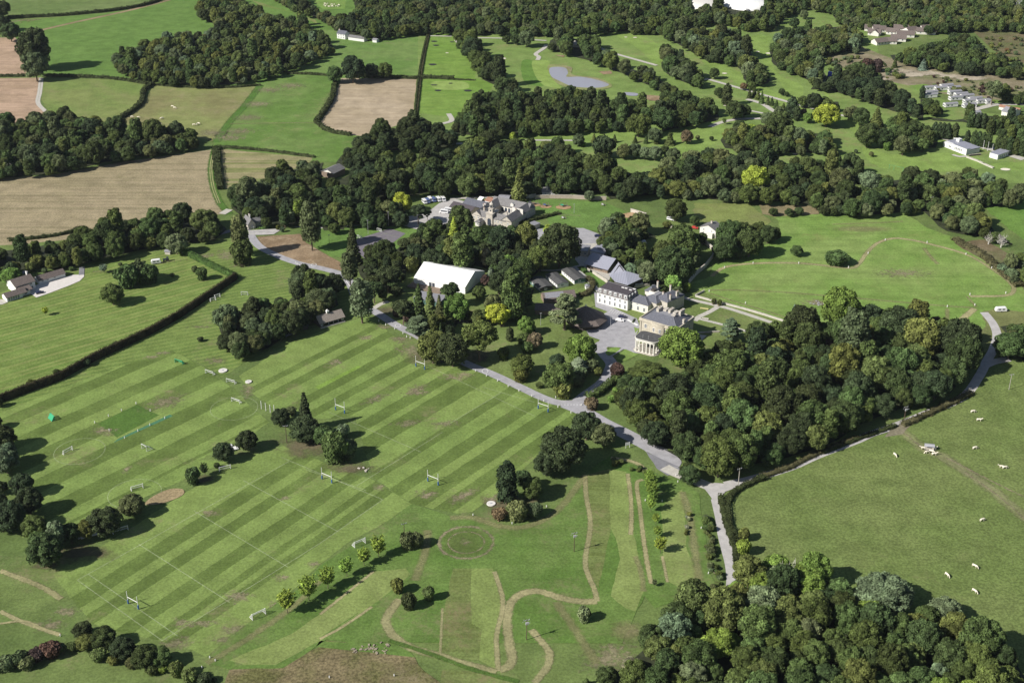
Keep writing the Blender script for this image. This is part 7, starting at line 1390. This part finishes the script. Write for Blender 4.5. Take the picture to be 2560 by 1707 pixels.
patch('bonfire_ash', 'f 1005 545', 8, 6, M_dry); sheetpile('f 1008 545', 14, 5, 'heap of white and grey rubbish in the meadow', 'rubbish_heap', 'heap', M_steel)
sheetpile('h 330 1345', 44, 7, 'pale stony outcrop in the dry rough ground', 'rock_outcrop', 'rocks', plain('pale_rock', (.27,.23,.17), var=.4)); sheetpile('a 170 140', 20, 14, 'row of brown soil heaps under the top hedge', 'soil_heap', 'heap', plain('brown_soil', (.30,.20,.13), var=.3)); sheetpile('h 290 175', 8, 3, 'pile of rubble at the right end of the tree island', 'rubble_pile', 'heap', M_gstone)
for s_, r_, lb in (('d 1500 1478', .9, 'small white roller sheet behind the lower round tree'), ('d 1528 1497', 1.4, 'white flat sheet between the two round trees')):
    p = g1(s_); o = empty('white_sheet', (p.x, p.y, ZB), .5, lb, 'sheet'); MB().box(-r_*1.3, r_*1.3, -r_, r_, 0, .4).build('cover', M_whitew, o); MB().box(-r_*.3, r_*.3, -r_*1.2, -r_, 0, .5).build('weight', M_steel, o)
p = g1('g 610 600'); o = empty('white_sheet', (p.x, p.y, ZB), .5, 'long white sheets lying among the left clump trees', 'sheet'); MB().box(-5, 5, -1, 1, 0, .5).build('cover', M_whitew, o); MB().box(-6, -5.2, -.5, .5, 0, .6).build('weight', M_steel, o)
# sign by the road
p = g1('e 2010 1490'); o = empty('notice_board', (p.x, p.y, .15), .3, 'white notice board beside the road', 'sign'); MB().cyl((-.9,0,0),(-.9,0,3),.09).cyl((.9,0,0),(.9,0,3),.09).build('post', M_whitew, o); MB().box(-1.1, 1.1, -.05, .05, 1.5, 2.9).build('board', M_whitew, o)
# benches and playground
def bench(s_, ang, lab, m=None, l=2.4):
    p = g1(s_); o = empty('bench', (p.x, p.y, ZB), ang, lab, 'bench'); MB().box(-l/2, l/2, -.3, .3, .42, .5).build('seat', m or M_timber, o); MB().box(-l/2, l/2, .3, .38, .5, 1.0).build('backrest', m or M_timber, o)
    for x in (-l*.4, l*.4): MB().box(x-.06, x+.06, -.25, .3, 0, .42).build('leg', m or M_timber, o)
bench('f 262 588', R(-20), 'long yellowish bench on the mansion lawn', plain('old_yellow_paint', (.45,.42,.2)), 4.5); bench('f 268 652', R(-20), 'pale bench below the cross path', M_path, 3.6); bench('i 347 870', R(-60), 'wooden bench at the lane verge', None, 4); bench('e 1190 700', R(0), 'small bench under the umbrella pine')
def frame(s_, w_, h, lab, cols):
    p = g1(s_); o = empty('climbing_frame', (p.x, p.y, ZB), .3, lab, 'play equipment', 'play equipment in the walled playground')
    for x in (-w_/2, 0, w_/2): MB().cyl((x,-1,0),(x,0,h),.1,n=6).cyl((x,1,0),(x,0,h),.1,n=6).build('frame', M_timber, o)
    MB().cyl((-w_/2,0,h),(w_/2,0,h),.1,n=6).build('beam', M_timber, o); MB().box(-w_*.4, 0, -1.2, 1.2, h*.5, h*.5+.15).build('platform', cols, o); MB().add([(0,-.5,h*.5),(0,.5,h*.5),(w_*.7,.5,.1),(w_*.7,-.5,.1)], [(0,1,2,3)]).build('slide', M_steel, o)
frame('b 1475 1350', 4, 2.4, 'blue climbing frame on the left bark pit', M_carb); frame('b 1590 1352', 5, 2.4, 'climbing frame on the large bark pit', M_green); frame('b 1400 1338', 5, 2, 'timber climbing frame left of the bark pits', M_timber); frame('b 1850 1345', 2.6, 1.8, 'small white swing near the playground wall', M_whitew); frame('b 1590 1430', 2.6, 1.6, 'white play table below the bark pits', M_whitew); frame('b 1945 1430', 3, 1.8, 'small frame at the right end of the playground', M_whitew)
# arbours on the terrace path
for s_, lb in (('f 325 552', 'left'), ('f 362 562', 'right')):
    p = g1(s_); o = empty('arbour', (p.x, p.y, .1), .4, f'yellow green leafy arbour on the path, {lb} one', 'arbour'); MB().box(-.9, -.7, -.6, .6, 0, 2.4).box(.7, .9, -.6, .6, 0, 2.4).build('frame', M_timber, o)
    c = bpy.data.objects.new('foliage', PROTO['s'][0][0]); COL.objects.link(c); c.parent = o; c.scale = (.55, .4, .8); c.location = (0, 0, .4); c['tcol'] = HUE['O']
# creeper on the mansion front
p = g1('m 1300 1100', 6); o = bpy.data.objects.new('wall_creeper', lobes_mesh('wall_creeper', [(0,0,1,.7),(.3,.1,2.4,.8),(.7,.2,3.8,.7),(.9,.3,5.2,.8),(1.2,.3,6.6,.9),(1.3,.3,8.0,.7)], 900, .12, .24)); COL.objects.link(o); o.location = (p.x, p.y-.6, 1.6); o['tcol'] = HUE['K']; tag(o, 'dark creeper climbing the mansion front above the portico', 'creeper')
# ------------------------------------------------------------------ pylon
p = g1('c 2310 95'); o = empty('pylon', (p.x, p.y, 0), .4, 'grey lattice electricity pylon at the top right', 'pylon'); mb = MB(); hh = 34
for sx in (-1, 1):
    for sy in (-1, 1): mb.cyl((sx*2.6, sy*2.6, 0), (sx*.5, sy*.5, hh), .14, .10, 4)
for k in range(9):
    z0, z1 = hh*k/9, hh*(k+1)/9; w0, w1 = 2.6-2.1*k/9, 2.6-2.1*(k+1)/9
    for a, b_ in (((-1,-1),(1,-1)),((1,-1),(1,1)),((1,1),(-1,1)),((-1,1),(-1,-1))): mb.cyl((a[0]*w0,a[1]*w0,z0),(b_[0]*w1,b_[1]*w1,z1),.08,n=3); mb.cyl((b_[0]*w0,b_[1]*w0,z0),(a[0]*w1,a[1]*w1,z1),.08,n=3)
mb.build('lattice', M_steel, o)
for z, l in ((hh*.72, 6), (hh*.84, 5), (hh*.95, 4)): MB().cyl((-l,0,z),(l,0,z),.14,.14,4).cyl((-l,0,z),(0,0,z+1.6),.1,n=3).cyl((l,0,z),(0,0,z+1.6),.1,n=3).build('crossarm', M_steel, o)
# ------------------------------------------------------------------ cattle
def cow_mesh(graze):
    b_ = bmesh.new(); J = {}; lay = b_.verts.layers.skin.new()
    def node(n, co): J[n] = b_.verts.new(co)
    node('hip', (-.95,0,1.12)); node('mid', (-.3,0,1.05)); node('chest', (.45,0,1.08)); node('neck0', (.85,0,1.2)); node('neck1', (1.25,0,.85 if graze else 1.5)); node('head', (1.5,0,.45 if graze else 1.6)); node('muz', (1.68,0,.14 if graze else 1.38))
    node('tail0', (-1.22,0,1.2)); node('tail1', (-1.34,0,.6)); L = [('hip','mid'),('mid','chest'),('chest','neck0'),('neck0','neck1'),('neck1','head'),('head','muz'),('hip','tail0'),('tail0','tail1')]
    for sd in (-1, 1):
        node(f'fs{sd}', (.55,sd*.24,.85)); node(f'fk{sd}', (.6,sd*.24,.42)); node(f'ff{sd}', (.56,sd*.24,0)); node(f'hs{sd}', (-.9,sd*.25,.82)); node(f'hk{sd}', (-1.08,sd*.25,.48)); node(f'hf{sd}', (-.98,sd*.25,0)); node(f'er{sd}', (1.42,sd*.28,.6 if graze else 1.68))
        L += [('chest',f'fs{sd}'),(f'fs{sd}',f'fk{sd}'),(f'fk{sd}',f'ff{sd}'),('hip',f'hs{sd}'),(f'hs{sd}',f'hk{sd}'),(f'hk{sd}',f'hf{sd}'),('head',f'er{sd}')]
    for a, c in L: b_.edges.new((J[a], J[c]))
    rad = dict(hip=.36, mid=.42, chest=.40, neck0=.27, neck1=.19, head=.16, muz=.10, tail0=.05, tail1=.04)
    for n, v in J.items():
        r_ = rad.get(n, {'fs': .15, 'fk': .08, 'ff': .07, 'hs': .17, 'hk': .08, 'hf': .07, 'er': .05}.get(n[:2])); v[lay].radius = (r_*.8, r_) if n in ('hip','mid','chest') else (r_, r_); v[lay].use_root = n == 'hip'
    me = bpy.data.meshes.new('cow_skeleton'); b_.to_mesh(me); b_.free(); o = bpy.data.objects.new('cow_skeleton', me); COL.objects.link(o); o.modifiers.new('skin', 'SKIN'); sd = o.modifiers.new('sub', 'SUBSURF'); sd.levels = 1; sd.render_levels = 1
    dg = bpy.context.evaluated_depsgraph_get(); dg.update(); m2 = bpy.data.meshes.new_from_object(o.evaluated_get(dg)); bpy.data.objects.remove(o); m2.materials.clear(); m2.materials.append(M_hide); m2.polygons.foreach_set('use_smooth', [True]*len(m2.polygons)); return m2
CW = [cow_mesh(True), cow_mesh(False)]
def cow(s_, ang, g_, lab, grp, far=False):
    p = g1(s_); o = bpy.data.objects.new('cow', CW[0 if g_ else 1]); COL.objects.link(o); o.location = (p.x, p.y, ZB-.02); o.rotation_euler = (0, 0, R(ang)); o.scale = (1.02,)*3; tag(o, lab, 'cow', grp)
for s_, a, g_, lb in (('i 1508 88', -75, True, 'nearest the left hedge of the field'), ('i 2030 42', 15, True, 'above the double track'), ('i 2203 165', 175, False, 'left of the touching pair at the right'), ('i 2225 170', 10, True, 'right of the touching pair at the right'), ('i 2078 512', 20, True, 'alone below the double track'), ('i 2030 815', -50, True, 'upper of the right pair near the wood'), ('i 1848 872', -70, True, 'left of the three near the bottom wood'), ('i 2028 978', -60, True, 'lowest in the field'), ('f 2018 1260', 10, True, 'topmost of the field'), ('f 2058 1315', -10, False, 'second from the top'), ('f 1692 1500', 170, False, 'left of the feeder'), ('f 1718 1525', -160, True, 'below left of the feeder'), ('f 1765 1505', 20, False, 'right of the feeder'), ('f 1765 1538', 0, False, 'lowest at the feeder'), ('f 1748 1522', -30, True, 'touching the feeder front')):
    cow(s_, a, g_, f'cream white cow, {lb}', 'cream cattle in the right field')
for s_, a in (('a 1128 703', 160), ('a 1142 712', -20), ('a 906 775', 10), ('a 1055 782', 30), ('a 1268 823', 0), ('a 1286 820', 90), ('a 1300 815', 150), ('a 864 771', 0), ('a 1060 780', 200), ('a 1045 815', 0)): cow(s_, a, True, 'tiny pale cow in the distant olive pasture', 'cattle in the distant olive pasture')
for k in range(14): cow(f'b {30+random.uniform(0,100):.0f} {30+random.uniform(0,24):.0f}', random.uniform(0, 360), True, 'tiny pale cow in the distant field at the top', 'cattle in the distant field at the top')
# ------------------------------------------------------------------ air
hz = MB().box(-1500, 1500, -400, 2600, -1, H+12).build('haze', None); hz['kind'] = 'stuff'; hz['label'] = 'thin summer haze over the whole valley'; hz['category'] = 'haze'
m = bpy.data.materials.new('thin_air'); m.use_nodes = True; nt = m.node_tree; nt.nodes.remove(nt.nodes['Principled BSDF'])
pv = N(nt, 'ShaderNodeVolumePrincipled'); pv.inputs['Density'].default_value = .000022; pv.inputs['Color'].default_value = (.80, .88, 1, 1); pv.inputs['Anisotropy'].default_value = .2
nt.links.new(pv.outputs[0], nt.nodes['Material Output'].inputs['Volume']); hz.data.materials.append(m)
